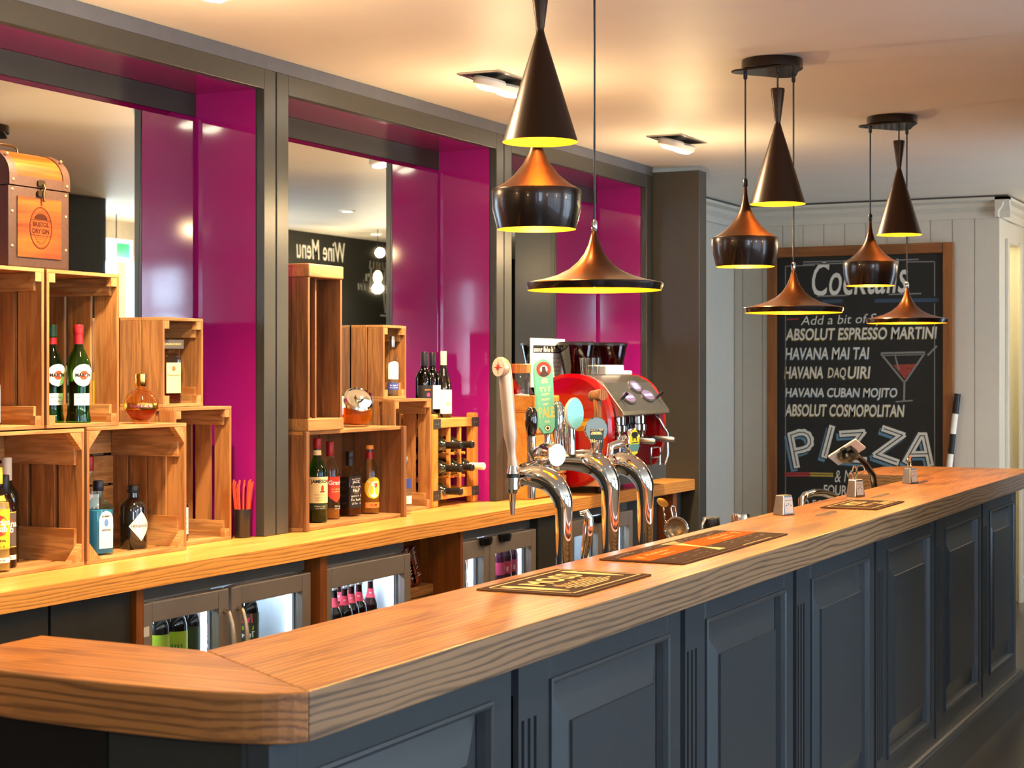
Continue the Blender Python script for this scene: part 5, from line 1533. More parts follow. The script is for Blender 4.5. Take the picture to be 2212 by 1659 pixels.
# espresso machine
M_CRED = P('machine_red', (172, 8, 14), 0.14, coat=0.8, var=0.02)
em = thing('coffee_machine', 'red and chrome two group coffee machine on the counter', 'coffee machine', (7.47, 3.20, CT + 0.0005))
MW, MD = 0.73, 0.36
prof_r = []
for i in range(41):                      # big rounded side plate, y-z outline
    a = 2 * PI * i / 40
    prof_r.append((0.175 + 0.215 * math.copysign(abs(math.cos(a)) ** 0.85, math.cos(a)), 0.302 + 0.272 * math.copysign(abs(math.sin(a)) ** 0.92, math.sin(a))))
prof_r = prof_r[:-1]
def side(x0, x1):
    k = len(prof_r)
    c = (0.175, 0.302)
    m_ = MB()
    rings = [(x0, 0.93), (x0 + 0.012, 1.0), (x1 - 0.012, 1.0), (x1, 0.95)]
    vs = []
    for x, s in rings: vs += [(x, c[0] + (y - c[0]) * s, c[1] + (z - c[1]) * s) for y, z in prof_r]
    fs = [(r_ * k + i, r_ * k + (i + 1) % k, (r_ + 1) * k + (i + 1) % k, (r_ + 1) * k + i) for r_ in range(3) for i in range(k)]
    m_.add(vs, fs, M_CRED, True)
    m_.add(vs, [tuple(range(k - 1, -1, -1)), tuple(range(3 * k, 4 * k))], M_CRED)
    return m_
lf = side(0.0, 0.06)
lf.build('side_panel', em, angle=30)
side(MW - 0.06, MW).build('side_panel', em, angle=30)
tr_ = MB().box(-0.004, -0.0005, 0.05, 0.19, 0.30, 0.36, P('amber_plate', (206, 146, 40), 0.4, 0.5)).box(-0.006, -0.0042, 0.085, 0.145, 0.325, 0.345, M_LYEL)
tr_.build('side_badge', em)
hd_ = MB()
# sloping control head, swept along x
hp = [(0.26, 0.565), (0.10, 0.565), (0.03, 0.53), (-0.075, 0.395), (-0.08, 0.372), (0.0, 0.36), (0.26, 0.36)]
k = len(hp)
vs = [(0.0605, y, z) for y, z in hp] + [(MW - 0.0605, y, z) for y, z in hp]
hd_.add(vs, [tuple(range(k - 1, -1, -1)), tuple(range(k, 2 * k))] + [(i, (i + 1) % k, k + (i + 1) % k, k + i) for i in range(k)], P('machine_steel', (150, 146, 140), 0.22, 0.9))
hd_.build('control_head', em, bevel=0.004)
n_ = Vector((0, -0.135, 0.105)).cross(Vector((1, 0, 0)))
nrm = Vector((0, -0.79, 0.62))
M_LIT = EM('button_light', (150, 150, 255), 3.0)
for x, q_, big in ((0.24, 0.55, 0), (0.50, 0.50, 0), (0.42, 0.17, 1)):
    c = Vector((x, 0.03 - 0.105 * q_, 0.53 - 0.135 * q_))
    Mx = facing(c + nrm * 0.0005, nrm)
    b_ = MB()
    b_.prism(ellipse(0.075 if not big else 0.07, 0.038, 28), 0, 0.006, M_STEEL, Mx)
    b_.prism(ellipse(0.066 if not big else 0.06, 0.031, 28), 0.006, 0.008, P('button_face', (96, 84, 120), 0.4), Mx)
    if big: b_.prism([(-0.03, -0.016), (0.03, -0.016), (0.03, 0.016), (-0.03, 0.016)], 0.008, 0.0085, M_LIT, Mx)
    else:
        for j in range(5): b_.prism([(-0.042 + j * 0.021 + 0.0075 * cc, 0.0075 * ss) for cc, ss in arc(0, 0, 1, 0, 2 * PI, 8)[:-1]], 0.008, 0.0085, M_LIT, Mx)
    b_.build('button_panel', em)
for x in (0.14, 0.60):
    MB().tube([(x, -0.035, 0.45), (x + 0.012, -0.062, 0.482)], [0.006, 0.009], M_BLK, 10).build('steam_lever', em)
MB().box(0.0605, MW - 0.0605, 0.15, 0.34, 0.05, 0.359, P('machine_back', (110, 108, 106), 0.3, 0.8)).build('back_plate', em)
for x in (0.24, 0.50):
    g_ = MB().lathe([(0.0, 0.0), (0.042, 0.0), (0.044, 0.02), (0.048, 0.022), (0.048, 0.05), (0.04, 0.055), (0.04, 0.09)], M_CHROME, 24, T(x, 0.03, 0.27))
    g_.build('group_head', em)
    ph = MB().lathe([(0.0, 0.0), (0.03, 0.0), (0.037, 0.008), (0.037, 0.028), (0, 0.028)], M_CHROME, 24, T(x, 0.03, 0.24))
    ph.tube([(x, 0.0, 0.255), (x, -0.05, 0.253)], 0.008, M_CHROME, 10).tube([(x, -0.05, 0.253), (x, -0.06, 0.252), (x, -0.16, 0.246), (x, -0.17, 0.245)], [0.009, 0.013, 0.015, 0.010], M_STEEL, 12)
    ph.tube([(x, 0.03, 0.24), (x, 0.03, 0.222), (x + 0.012, 0.02, 0.21)], 0.006, M_CHROME, 8)
    ph.build('portafilter', em)
for x, s in ((0.09, -1), (0.655, 1)):
    MB().tube([(x, 0.0, 0.37), (x, -0.03, 0.34), (x + 0.03 * s, -0.06, 0.27), (x + 0.035 * s, -0.06, 0.16), (x + 0.02 * s, -0.05, 0.11)], 0.006, M_CHROME, 10).build('steam_wand', em)
MB().tube([(0.56, -0.02, 0.20), (0.68, -0.02, 0.20)], 0.004, M_CHROME, 8).tube([(0.56, -0.02, 0.15), (0.68, -0.02, 0.15)], 0.004, M_CHROME, 8).tube([(0.68, -0.02, 0.20), (0.68, -0.02, 0.11)], 0.004, M_CHROME, 8).tube([(0.56, -0.02, 0.20), (0.56, -0.02, 0.11)], 0.004, M_CHROME, 8).build('cup_rail', em)
dt = MB().box(0.03, MW + 0.09, 0.0, 0.149, 0.035, 0.108, M_STEEL)
for j in range(16): dt.box(0.05 + j * 0.045, 0.075 + j * 0.045, 0.01, 0.14, 0.108, 0.111, M_STEEL)
dt.build('drip_tray', em, bevel=0.003)
for x in (0.10, 0.66):
    for y in (0.06, 0.28): MB().lathe([(0.022, 0), (0.025, 0.01), (0.02, 0.05)], M_BLK, 16, T(x, y, 0)).build('foot', em)
# things on top of the machine
ZM = CT + 0.0005 + 0.5655
for k, (x0_, x1_, h, lab) in enumerate(((7.80, 8.02, 0.05, 'white folded cloth on top of the coffee machine, nearer the taps'), (8.035, 8.13, 0.022, 'thin white folded cloth at the right on the coffee machine'))):
    o = MB().prism(rrect(x1_ - x0_, 0.11, 0.012, 3), 0, h, M_PAPER, T((x0_ + x1_) / 2, 3.375, ZM)).build('folded_cloth', bevel=0.006)
    tag(o, lab, 'cloth', 'white cloths on the coffee machine')
tg = MB().lathe([(0.030, 0), (0.038, 0.085), (0.036, 0.085), (0.029, 0.004), (0, 0.004)], G_CLEAR, 20)
for k, (x, y, lab) in enumerate(((7.60, 3.34, 'clear tumbler on the coffee machine, leftmost of three'), (7.68, 3.345, 'clear tumbler on the coffee machine, middle of three'), (7.755, 3.40, 'clear tumbler on the coffee machine, rightmost of three'))):
    if k == 0:
        g0 = tg.build('tumbler', None, (x, y, ZM))
        g0 = tag(g0, lab, 'glass', 'tumblers on the coffee machine')
    else:
        o = g0.copy(); COL.objects.link(o); o.location = (x, y, ZM); o['label'] = lab
o = MB().prism(rrect(0.13, 0.12, 0.01, 3), 0, 0.045, M_PAPER, T(7.245, 3.465, CT + 0.4070)).build('napkin_stack', bevel=0.004)
tag(o, 'stack of white napkins in the pine tray', 'napkins')
# grinders
M_HOP = GL('smoky_hopper', (120, 100, 88), 0.12)
M_BEAN = P('coffee_beans', (58, 30, 16), 0.5, var=0.5, vscale=150, bump=0.6)
def grinder(x, y, label, lv):
    r = thing('coffee_grinder', label, 'grinder', (x, y, CT + 0.0006), 0, 'coffee grinders')
    MB().prism(rrect(0.12, 0.13, 0.02), 0, 0.47, M_BLK).build('body', r, bevel=0.004)
    MB().lathe([(0.035, 0.4702), (0.05, 0.50), (0.055, 0.515), (0.098, 0.715), (0.098, 0.72)], M_HOP, 32, caps=False).build('hopper', r, recalc=False)
    MB().lathe([(0, 0.4705), (0.034, 0.472), (0.05, 0.505), (0.055 + 0.043 * lv - 0.002, 0.515 + 0.2 * lv), (0, 0.515 + 0.2 * lv)], M_BEAN, 28).build('beans', r)
    MB().lathe([(0.100, 0.7202), (0.102, 0.722), (0.102, 0.732), (0.09, 0.738), (0, 0.740)], M_BLK, 32).build('lid', r)
grinder(8.17, 3.652, 'coffee grinder with smoky hopper, left of two', 0.25)
grinder(8.475, 3.60, 'coffee grinder with smoky hopper, next to the grey end panel', 0.4)
# notice on the right mirror
p0, p1 = at(1148, 730, y=3.75), at(1222, 835, y=3.75)
nb = MB().box(p0.x, p1.x, 3.7555, 3.7575, p1.z, p0.z, M_PAPER)
w_ = p1.x - p0.x
fnn = lambda a, b: (p0.x + a, 3.7550, p0.z + b)
nb.add([fnn(0.03, -0.075), fnn(w_ - 0.04, -0.075), fnn(w_ - 0.04, -0.035), fnn(0.03, -0.035)], [(0, 1, 2, 3)], M_INK)
scribble(nb, 0.04, w_ - 0.05, -0.055, 0.028, M_PAPER, lambda a, b: (p0.x + a, 3.7545, p0.z + b), 4, w=0.005)
for k in range(5): scribble(nb, 0.04 + 0.01 * (k % 2), w_ - 0.06, -0.10 - 0.022 * k, 0.010, M_CHALKG, fnn, 40 + k, w=0.002)
tag(nb.build('notice', recalc=False), 'cream printed notice stuck on the mirror behind the grinders', 'notice')
# ------------------------------------------------------------------ beer fonts
YT = 1.935
def font(label, u, ztop, dia, reach, name='beer_font'):
    """chrome swan-neck dispenser standing on the steel shelf; returns root and neck end (local)"""
    x = at(u, 1150, y=YT).x
    r = thing(name, label, 'beer font', (x, YT, SH), 0, 'chrome beer fonts behind the bar')
    rb = 0.085
    zc = ztop - SH - dia / 2
    pts = [(0, 0, 0), (0, 0, 0.12), (0, 0, zc - rb - 0.06)]
    rad = [dia * 0.46, dia * 0.40, dia * 0.44]
    for i in range(13):
        a = (PI / 2) * i / 12
        pts.append((0, rb - rb * math.cos(a), zc - rb + rb * math.sin(a)))
        rad.append(dia * (0.46 + 0.16 * math.sin(a * 1.3)))
    pts += [(0, rb + reach * 0.5, zc + 0.001), (0, rb + reach, zc - 0.002)]
    rad += [dia * 0.52, dia * 0.46]
    MB().tube(pts, rad, M_CHROME, 28).build('swan_neck', r)
    MB().lathe([(dia * 0.9, 0), (dia * 0.9, 0.012), (dia * 0.7, 0.02), (dia * 0.5, 0.026)], M_CHROME, 28).build('base_flange', r)
    e = MB().lathe([(dia * 0.5, -0.006), (dia * 0.53, 0.0), (dia * 0.53, 0.012), (dia * 0.3, 0.02), (0, 0.02)], M_CHROME, 24, facing((0, rb + reach, zc - 0.002), (0, 1, 0)))
    e.build('end_cap', r)
    return r, Vector((0, rb + reach, zc))
def loc_of(r, u, v, dy):
    p = at(u, v, y=r.location.y + dy)
    return p - r.location
def badge(r, c, n, rx, ry, depth, face, name='badge', stem_to=None, edge=None, deco=None, neck=None):
    M = facing(c, n)
    mb = MB()
    k = 36
    e = edge or M_CHROME
    rings = [(0.62, -depth), (0.80, -depth * 0.85), (0.98, -depth * 0.35), (1.06, -0.004), (1.06, 0.003), (0.99, 0.005)]
    vs = [(rx * s * math.cos(2 * PI * i / k), ry * s * math.sin(2 * PI * i / k), z) for s, z in rings for i in range(k)]
    fs = [(q * k + i, q * k + (i + 1) % k, (q + 1) * k + (i + 1) % k, (q + 1) * k + i) for q in range(len(rings) - 1) for i in range(k)]
    mb.add(vs, fs, e, True, M)
    mb.add(vs[:k], [tuple(range(k - 1, -1, -1))], e, False, M)
    o = mb.build(name, r, angle=30)
    fb = MB()
    fb.prism(ellipse(rx * 0.985, ry * 0.985, 36), 0.0, 0.0058, face, M)
    if deco: deco(fb, M)
    fb.build('badge_face', o, recalc=False)
    if neck is not None:
        MB().tube([M @ Vector((0, 0, -depth * 0.8)), Vector(neck) + Vector((0, 0, 0.03)), Vector(neck)], [ry * 0.4, 0.012, 0.013], M_CHROME, 16).build('badge_stem', o)
    return o
NR = Vector((-0.42, -0.90, 0.0))                    # towards the customer side
# ---- first font
f1, e1 = font('chrome beer font with star handle, nearest on the left', 1218, 1.315, 0.052, 0.045)
c = loc_of(f1, 1203, 983, 0.055)
LIT = EM('lit_badge', (255, 252, 246), 2.2)
b1 = MB()
Mx = facing(c, NR)
b1.lathe([(0.016, -0.085), (0.024, -0.075), (0.032, -0.05), (0.0325, -0.004), (0.0318, 0.0), (0.0305, 0.0015)], M_CHROME, 36, Mx)
o = b1.build('lit_badge', f1)
MB().lathe([(0.0302, 0.0), (0.028, 0.004), (0.018, 0.0065), (0, 0.0075)], LIT, 36, Mx, caps=False).build('badge_face', o)
ct_ = c - NR * 0.075
MB().tube([ct_ + Vector((0, 0.012, 0.012)), ct_ + Vector((0, 0.004, -0.03)), Vector((0, ct_.y, e1.z + 0.02))], [0.024, 0.017, 0.015], M_CHROME, 16).build('badge_stem', o)
# stout style spout with pale metal star handle
sp = loc_of(f1, 1107, 1042, 0.13)
tp_ = MB()
tp_.tube([Vector((0, e1.y, e1.z - 0.008)), sp], [0.010, 0.008], M_CHROME, 14)
ax = lambda z: Vector((sp.x, sp.y, sp.z + z))
for (za, zb, ra, rb_, m) in ((0.045, 0.024, 0.012, 0.017, M_CHROME), (0.024, 0.013, 0.0165, 0.0165, M_BLK), (0.013, -0.018, 0.0195, 0.0195, M_CHROME), (-0.018, -0.030, 0.016, 0.012, M_CHROME), (-0.030, -0.052, 0.010, 0.009, M_CHROME), (-0.052, -0.088, 0.009, 0.0055, M_STEEL)):
    tp_.tube([ax(za), ax(zb)], [ra, rb_], m, 18)
tp_.build('spout_tap', f1)
M_PEARL = P('pearl_metal', (184, 166, 150), 0.34, 0.4, var=0.0)
hb = loc_of(f1, 1109, 1018, 0.13)
ht = loc_of(f1, 1090, 792, 0.15)
hp_ = []
for (t, w) in ((0.0, 0.0135), (0.06, 0.0150), (0.14, 0.0115), (0.24, 0.0135), (0.34, 0.0185), (0.45, 0.0180), (0.65, 0.0185), (0.85, 0.0190), (0.95, 0.0185), (1.02, 0.0165), (1.06, 0.010)):
    hp_.append((hb + (ht - hb) * t, w))
o = MB().tube([q[0] for q in hp_], [q[1] for q in hp_], M_PEARL, 24, flat=1.0).build('star_handle', f1)
ns = Vector((-0.92, 0.40, 0.02))
hc = ht + ns * 0.016 + Vector((0, 0, -0.002))
Mx = facing(hc, ns)
hh = MB().lathe([(0.024, -0.016), (0.0275, -0.008), (0.0275, 0.004), (0.0255, 0.007)], M_PEARL, 32, Mx)
hh.build('handle_head', o)
sd = MB().lathe([(0.0252, 0.0071), (0.0, 0.0078)], P('star_face', (214, 194, 176), 0.4), 32, Mx, caps=False)
st_ = []
for i in range(16):
    a = 2 * PI * i / 16 + PI / 2
    rr = (0.019 if i % 4 == 0 else 0.011) if i % 2 == 0 else 0.0035
    st_.append((rr * math.cos(a), rr * math.sin(a)))
sd.prism(st_, 0.0081, 0.0087, P('star_red', (200, 26, 30), 0.5), Mx)
sd.build('red_star', o, recalc=False)
# black handled tap behind
bt = loc_of(f1, 1148, 1000, 0.16)
t_ = MB().tube([bt + Vector((0, 0, -0.10)), bt + Vector((0, 0, 0.0)), bt + Vector((0, 0, 0.03)), bt + Vector((0, 0, 0.075))], [0.011, 0.013, 0.012, 0.0135], M_CHROME, 16)
t_.tube([Vector((0, e1.y, e1.z)), bt + Vector((0, 0, -0.01))], [0.009, 0.009], M_CHROME, 12)
o = t_.build('tap_body', f1)
MB().lathe([(0.010, 0.075), (0.013, 0.080), (0.0175, 0.105), (0.0185, 0.125), (0.0165, 0.145), (0.010, 0.156), (0, 0.159)], P('black_handle_gloss', (14, 10, 9), 0.08, coat=1.0), 20, T(bt.x, bt.y, bt.z)).build('black_handle', o)
# ---- second font
f2, e2 = font('middle chrome beer font with blue round badges', 1319, 1.345, 0.058, 0.075)
# green pale ale handle
pb = loc_of(f2, 1183, 958, 0.20)
pt = loc_of(f2, 1176, 800, 0.20)
M_MINT = P('mint_green', (112, 200, 170), 0.45, var=0.02)
npd = Vector((-0.72, -0.69, 0.0)).normalized()
L_ = (pt - pb).length
up_ = (pt - pb).normalized()
Mx = facing(pb, npd, up_)
sc2 = L_ / 0.19
k_ = 0.0285
out = [(-0.013, 0.026), (0.013, 0.026), (0.0235, 0.042), (0.0255, 0.07), (0.0285, 0.19)] + [(k_ * math.cos(a), 0.19 + k_ * math.sin(a)) for a in [PI * i / 16 for i in range(1, 16)]] + [(-0.0285, 0.19), (-0.0255, 0.07), (-0.0235, 0.042)]
out = [(x, y * sc2) for x, y in out]
pa = MB().prism(out, -0.010, 0.010, M_MINT, Mx)
o = pa.build('pale_handle', f2, bevel=0.002)
fp_ = MB()
zz = 0.0106
cy = 0.192 * sc2
circ = lambda r_, n=30: [(r_ * math.cos(2 * PI * i / n), cy + r_ * math.sin(2 * PI * i / n)) for i in range(n)]
fp_.prism(circ(0.0225), 0.010, zz, P('pale_orange', (226, 62, 30), 0.5), Mx)
fp_.prism(circ(0.012), zz, zz + 0.0004, M_LWHITE, Mx)
fp_.prism([(-0.015, cy - 0.016), (-0.006, cy - 0.021), (0.006, cy - 0.021), (0.015, cy - 0.016), (0.006, cy - 0.004), (0.005, cy + 0.006), (0.006, cy + 0.008), (-0.006, cy + 0.008), (-0.005, cy + 0.006), (-0.006, cy - 0.004)], zz + 0.0005, zz + 0.0009, P('tower_brown', (70, 58, 50), 0.6), Mx)
M_PTX = P('pale_text', (246, 232, 190), 0.6)
M_PTY = P('pale_gold_text', (240, 200, 110), 0.6)
pf = lambda a, b: Mx @ Vector((a, b * sc2, 0.0104))
fp_.text('PALE', 0.030, M_PTY, lambda a, b: pf(a * 0.78, b * 1.25 + 0.079), off=0.02)
fp_.text('ALE', 0.009, M_PTX, lambda a, b: pf(a, b + 0.057), off=0.02)
for (t, y, s) in (('HOPPY', 0.127, 0.008), ('FRUITY', 0.114, 0.008), ('DRY', 0.102, 0.008)): fp_.text(t, s, M_PTX, lambda a, b: pf(a, b + y), off=0.02)
scribble(fp_, -0.018, 0.018, 0.146, 0.007, M_PTX, pf, 4, w=0.0014)
for k in range(3): fp_.prism([(-0.012 + 0.012 * k + dx, (0.138 + dy) * sc2) for dx, dy in ((0, -0.005), (0.003, 0), (0, 0.005), (-0.003, 0))], 0.0101, 0.0105, M_PTX, Mx)
for k in range(5): fp_.add([pf(-0.010, 0.156 + 0.0026 * k), pf(0.010, 0.156 + 0.0026 * k), pf(0.010, 0.1578 + 0.0026 * k), pf(-0.010, 0.1578 + 0.0026 * k)], [(0, 1, 2, 3)], M_PTX)
ccy = 0.040 * sc2
for r_, m_, zq in ((0.0095, M_INK, 0.0103), (0.0078, M_PTX, 0.0106), (0.004, M_INK, 0.0109)): fp_.prism([(r_ * math.cos(t), ccy + r_ * math.sin(t)) for t in [2 * PI * i / 20 for i in range(20)]], 0.0100, zq, m_, Mx)
fp_.build('handle_print', o, recalc=False)
ph = MB().tube([pb + up_ * 0.028, pb + up_ * 0.012, pb + up_ * 0.0, pb + Vector((0, 0, -0.06)), pb + Vector((0, 0, -0.10))], [0.0095, 0.0095, 0.013, 0.013, 0.011], M_CHROME, 16)
ph.tube([Vector((0, e2.y - 0.01, e2.z)), pb + Vector((0, 0, -0.05))], [0.012, 0.010], M_CHROME, 12)
ph.build('tap_body', f2)
# blue oval badge on a chrome stem
c = loc_of(f2, 1241, 893, 0.10)
SKY = P('sky_blue_badge', (112, 198, 216), 0.35, coat=0.4, var=0.02)
def deco_sky(fb, M):
    for x, y in ((-0.019, -0.004), (0.016, -0.006)): fb.prism([(x + 0.0018 * cc, y + 0.0018 * ss) for cc, ss in arc(0, 0, 1, 0, 2 * PI, 8)[:-1]], 0.0058, 0.0066, M_STEEL, M)
badge(f2, c, Vector((-0.60, -0.80, 0.04)), 0.0275, 0.044, 0.030, SKY, 'blue_badge', deco=deco_sky, edge=P('white_chrome', (226, 224, 222), 0.15, 0.6), neck=(c.x + 0.004, c.y + 0.012, e2.z + 0.02))
# two chrome tap levers behind it
for (u, v0, v1, dy, w) in ((1205, 880, 990, 0.19, 0.017), (1222, 915, 992, 0.14, 0.013)):
    a_, b_ = loc_of(f2, u, v0, dy), loc_of(f2, u + 2, v1, dy)
    MB().tube([b_ + Vector((0, 0, -0.03)), b_, b_ + (a_ - b_) * 0.35, b_ + (a_ - b_) * 0.5, a_, a_ + Vector((0, 0, 0.018))], [0.008, 0.010, w * 0.8, w, w * 1.05, w * 0.5], M_CHROME, 16).build('tap_lever', f2)
# round blue grey badge and wooden hammer handle
c = loc_of(f2, 1288, 928, 0.03)
SLB = P('slate_blue_badge', (106, 140, 164), 0.3, coat=0.5, var=0.03)
NAVY = P('badge_green', (24, 66, 60), 0.5)
def deco_round(fb, M):
    fb.prism([(-0.021, -0.030), (0.019, -0.032), (0.021, 0.000), (-0.019, 0.002)], 0.0058, 0.0062, P('badge_navy', (34, 56, 72), 0.5), M)
    fb.prism([(-0.018, -0.014), (0.016, -0.014), (0.012, -0.006), (-0.014, -0.006)], 0.0062, 0.0066, M_LCREAM, M)
    fb.prism([(-0.019, -0.026), (0.017, -0.026), (0.017, -0.015), (-0.019, -0.015)], 0.0062, 0.0065, NAVY, M)
    fn_ = lambda a, b: M @ Vector((a, b, 0.0068))
    scribble(fb, -0.018, 0.018, -0.032, 0.010, M_LCREAM, fn_, 3, w=0.002)
    scribble(fb, -0.018, 0.018, 0.0, 0.006, M_LCREAM, fn_, 4, w=0.0012)
    scribble(fb, -0.014, 0.014, -0.010, 0.005, M_INK, fn_, 6, w=0.001)
badge(f2, c, Vector((-0.80, -0.60, 0.02)), 0.0325, 0.0345, 0.022, SLB, 'round_badge', deco=deco_round, neck=(0.0, c.y + 0.02, e2.z + 0.02))
MB().tube([Vector((0.006, c.y + 0.012, e2.z + 0.02)), Vector((0.006, c.y + 0.004, e2.z + 0.075))], [0.011, 0.011], M_CHROME, 14).build('stem', f2)
W_HAM = WOOD('hammer_oak', (84, 50, 20), (186, 122, 56), 2, 2.0, 0.55, 0.3, 0.5)
hb = loc_of(f2, 1292, 902, 0.06)
hm = loc_of(f2, 1290, 858, 0.06)
w_ = MB().tube([hb, hb + (hm - hb) * 0.5, hm], [0.0125, 0.0125, 0.0135], W_HAM, 10)
na = Vector((-0.62, -0.78, 0.12)).normalized()
w_.tube([hm - na * 0.028 + Vector((0, 0, 0.006)), hm + na * 0.034 + Vector((0, 0, 0.004))], [0.0165, 0.0175], W_HAM, 10)
w_.build('hammer_handle', f2)
# ---- third font
f3, e3 = font('far chrome beer font with yellow and green oval badge', 1394, 1.325, 0.056, 0.015)
c = loc_of(f3, 1367, 955, 0.06)
YB_ = P('badge_yellow', (236, 222, 40), 0.4)
def deco_ram(fb, M):
    fb.prism([(0.0, -0.038), (0.016, -0.034), (0.026, -0.022), (0.031, -0.006), (-0.031, -0.006), (-0.026, -0.022), (-0.016, -0.034)], 0.0058, 0.0062, P('badge_teal', (92, 142, 128), 0.4), M)
    fb.prism([(-0.012, 0.004), (-0.008, 0.004), (-0.008, 0.012), (0.008, 0.012), (0.009, 0.004), (0.013, 0.004), (0.013, 0.018), (0.020, 0.018), (0.020, 0.028), (0.010, 0.032), (-0.014, 0.030), (-0.020, 0.022), (-0.013, 0.016)], 0.0062, 0.0066, M_INK, M)
    fb.prism([(-0.020, -0.004), (0.024, -0.002), (0.024, 0.001), (-0.020, -0.001)], 0.0062, 0.0066, NAVY, M)
    fb.prism([(-0.016, -0.036), (0.016, -0.036), (0.020, -0.029), (-0.020, -0.029)], 0.0062, 0.0066, YB_, M)
badge(f3, c, Vector((-0.12, -0.99, 0.0)), 0.032, 0.040, 0.034, YB_, 'ram_badge', deco=deco_ram, neck=(0.0, c.y + 0.055, e3.z + 0.02))
# small push tap and drip ring between the first two fonts
x = at(1262, 1150, y=1.90).x
gw = thing('glass_rinser', 'small chrome tap with curved lever and drip ring between fonts', 'tap', (x, 1.90, SH))
MB().lathe([(0.03, 0), (0.03, 0.06), (0.034, 0.07), (0.062, 0.105), (0.066, 0.112), (0.066, 0.122), (0.060, 0.122), (0.056, 0.110), (0.0, 0.108)], M_CHROME, 28).build('drip_ring', gw)
MB().tube([(0, 0, 0.108), (0, 0, 0.15), (0.004, -0.006, 0.19), (0.006, -0.01, 0.23), (0.004, -0.012, 0.255), (0.0, -0.004, 0.27), (-0.006, 0.01, 0.268)], [0.008, 0.010, 0.014, 0.015, 0.012, 0.012, 0.006], M_CHROME, 16).build('lever', gw)

# ------------------------------------------------------------------ tools behind the bar
def tin(u, v, y, h_top, r0, r1, label):
    p = at(u, v, y=y)
    return p
p = at(1601, 1108, y=1.93)
sk = thing('shaker_tin', 'steel shaker tin turned over behind the bar', 'shaker', (p.x, 1.93, SH))
MB().lathe([(0.046, 0), (0.046, 0.004), (0.034, p.z - SH - 0.012), (0.030, p.z - SH - 0.002), (0, p.z - SH)], M_CHROME, 32).build('tin_body', sk)
p = at(1536, 1119, y=1.93)
jg = thing('black_jug', 'black jug with chrome handle behind the bar', 'jug', (p.x, 1.93, SH))
hj = p.z - SH
MB().lathe([(0.03, 0), (0.032, 0.01), (0.03, hj - 0.02), (0.028, hj - 0.002), (0.02, hj)], M_BLK, 24).build('jug_body', jg)
rb_ = MB()
for k in range(7): rb_.box(-0.022, 0.022, -0.024 + k * 0.007, -0.021 + k * 0.007, hj, hj + 0.003, M_STEEL)
rb_.build('ribbed_top', jg)
MB().tube([(-0.03, 0.0, hj - 0.10), (-0.046, 0.012, hj - 0.06), (-0.048, 0.014, hj - 0.02), (-0.036, 0.008, hj + 0.0), (-0.02, 0.002, hj - 0.004)], 0.005, M_CHROME, 10).build('handle', jg)
# mixing cup with bar spoon and strainer
p = at(1450, 1135, y=1.93)
cu = thing('tool_cup', 'steel cup behind the bar holding spoon and strainer', 'cup', (p.x, 1.93, SH))
MB().lathe([(0.0, 0.0), (0.036, 0.0), (0.044, 0.11), (0.042, 0.11), (0.034, 0.004), (0, 0.004)], M_STEEL, 24).build('cup_body', cu)
a_ = at(1431, 1083, y=1.93) - Vector((p.x, 1.93, 0))
s_ = thing('bar_spoon', 'twisted bar spoon with gold disc end standing in steel cup', 'spoon', (p.x, 1.93, 0))
zt = a_.z
sp0 = Vector((0.018, 0.0, SH + 0.006))
sp1 = Vector((a_.x, 0.0, zt - 0.004))
tw = MB()
n = 60
pts = [sp0 + (sp1 - sp0) * i / n for i in range(n + 1)]
tw.tube(pts, [0.0026 + 0.0011 * math.sin(i * 1.3) for i in range(n + 1)], M_CHROME, 8)
tw.build('twisted_shaft', s_)
dv = (sp1 - sp0).normalized()
MB().lathe([(0.004, -0.004), (0.019, -0.001), (0.0195, 0.001), (0.0, 0.003)], M_GOLD, 24, facing(sp1, Vector((-0.35, -0.55, 0.75)))).build('disc_end', s_)
q = at(1461, 1143, y=1.925)
ss = thing('fine_strainer', 'round mesh strainer with wire loop leaning on steel cup', 'strainer', (q.x, 1.925, q.z))
Mx = facing((0, 0, 0), (-0.80, -0.55, 0.15))
t_ = MB()
ringp = [Mx @ Vector((0.036 * math.cos(a), 0.036 * math.sin(a), 0)) for a in [2 * PI * i / 28 for i in range(29)]]
t_.tube(ringp, 0.0045, M_CHROME, 8, False)
t_.tube([Mx @ Vector(v_) for v_ in ((-0.010, 0.034, 0), (-0.016, 0.066, 0), (-0.010, 0.074, 0), (-0.003, 0.070, 0), (0.002, 0.036, 0))], 0.0025, M_CHROME, 8)
t_.tube([Mx @ Vector(v_) for v_ in ((0.0, -0.036, 0), (0.004, -0.10, -0.01), (0.002, -0.15, -0.02))], 0.004, M_CHROME, 8)
t_.build('wire_frame', ss)
MB().lathe([(0.035, 0.0), (0.030, -0.014), (0.016, -0.024), (0, -0.027)], P('wire_mesh', (168, 140, 104), 0.4, 0.8, var=0.4, vscale=400), 24, Mx, caps=False).build('mesh_bowl', ss, recalc=False)
# sink mixer
fx = thing('sink_tap', 'curved chrome sink tap behind the bar', 'tap', (at(1824, 1100, y=1.95).x, 1.95, SH))
sp_ = [(0, 0, 0)] + [tuple(at(u, v, y=1.95) - fx.location) for u, v in ((1823, 1098), (1814, 1083), (1796, 1070), (1776, 1064), (1756, 1064), (1740, 1070), (1732, 1080), (1732, 1092))]
MB().tube(sp_, [0.017, 0.016, 0.015, 0.015, 0.015, 0.015, 0.015, 0.015, 0.014], M_CHROME, 18).build('spout', fx)
MB().lathe([(0.03, 0), (0.03, 0.01), (0.018, 0.02)], M_CHROME, 20).build('base_ring', fx)
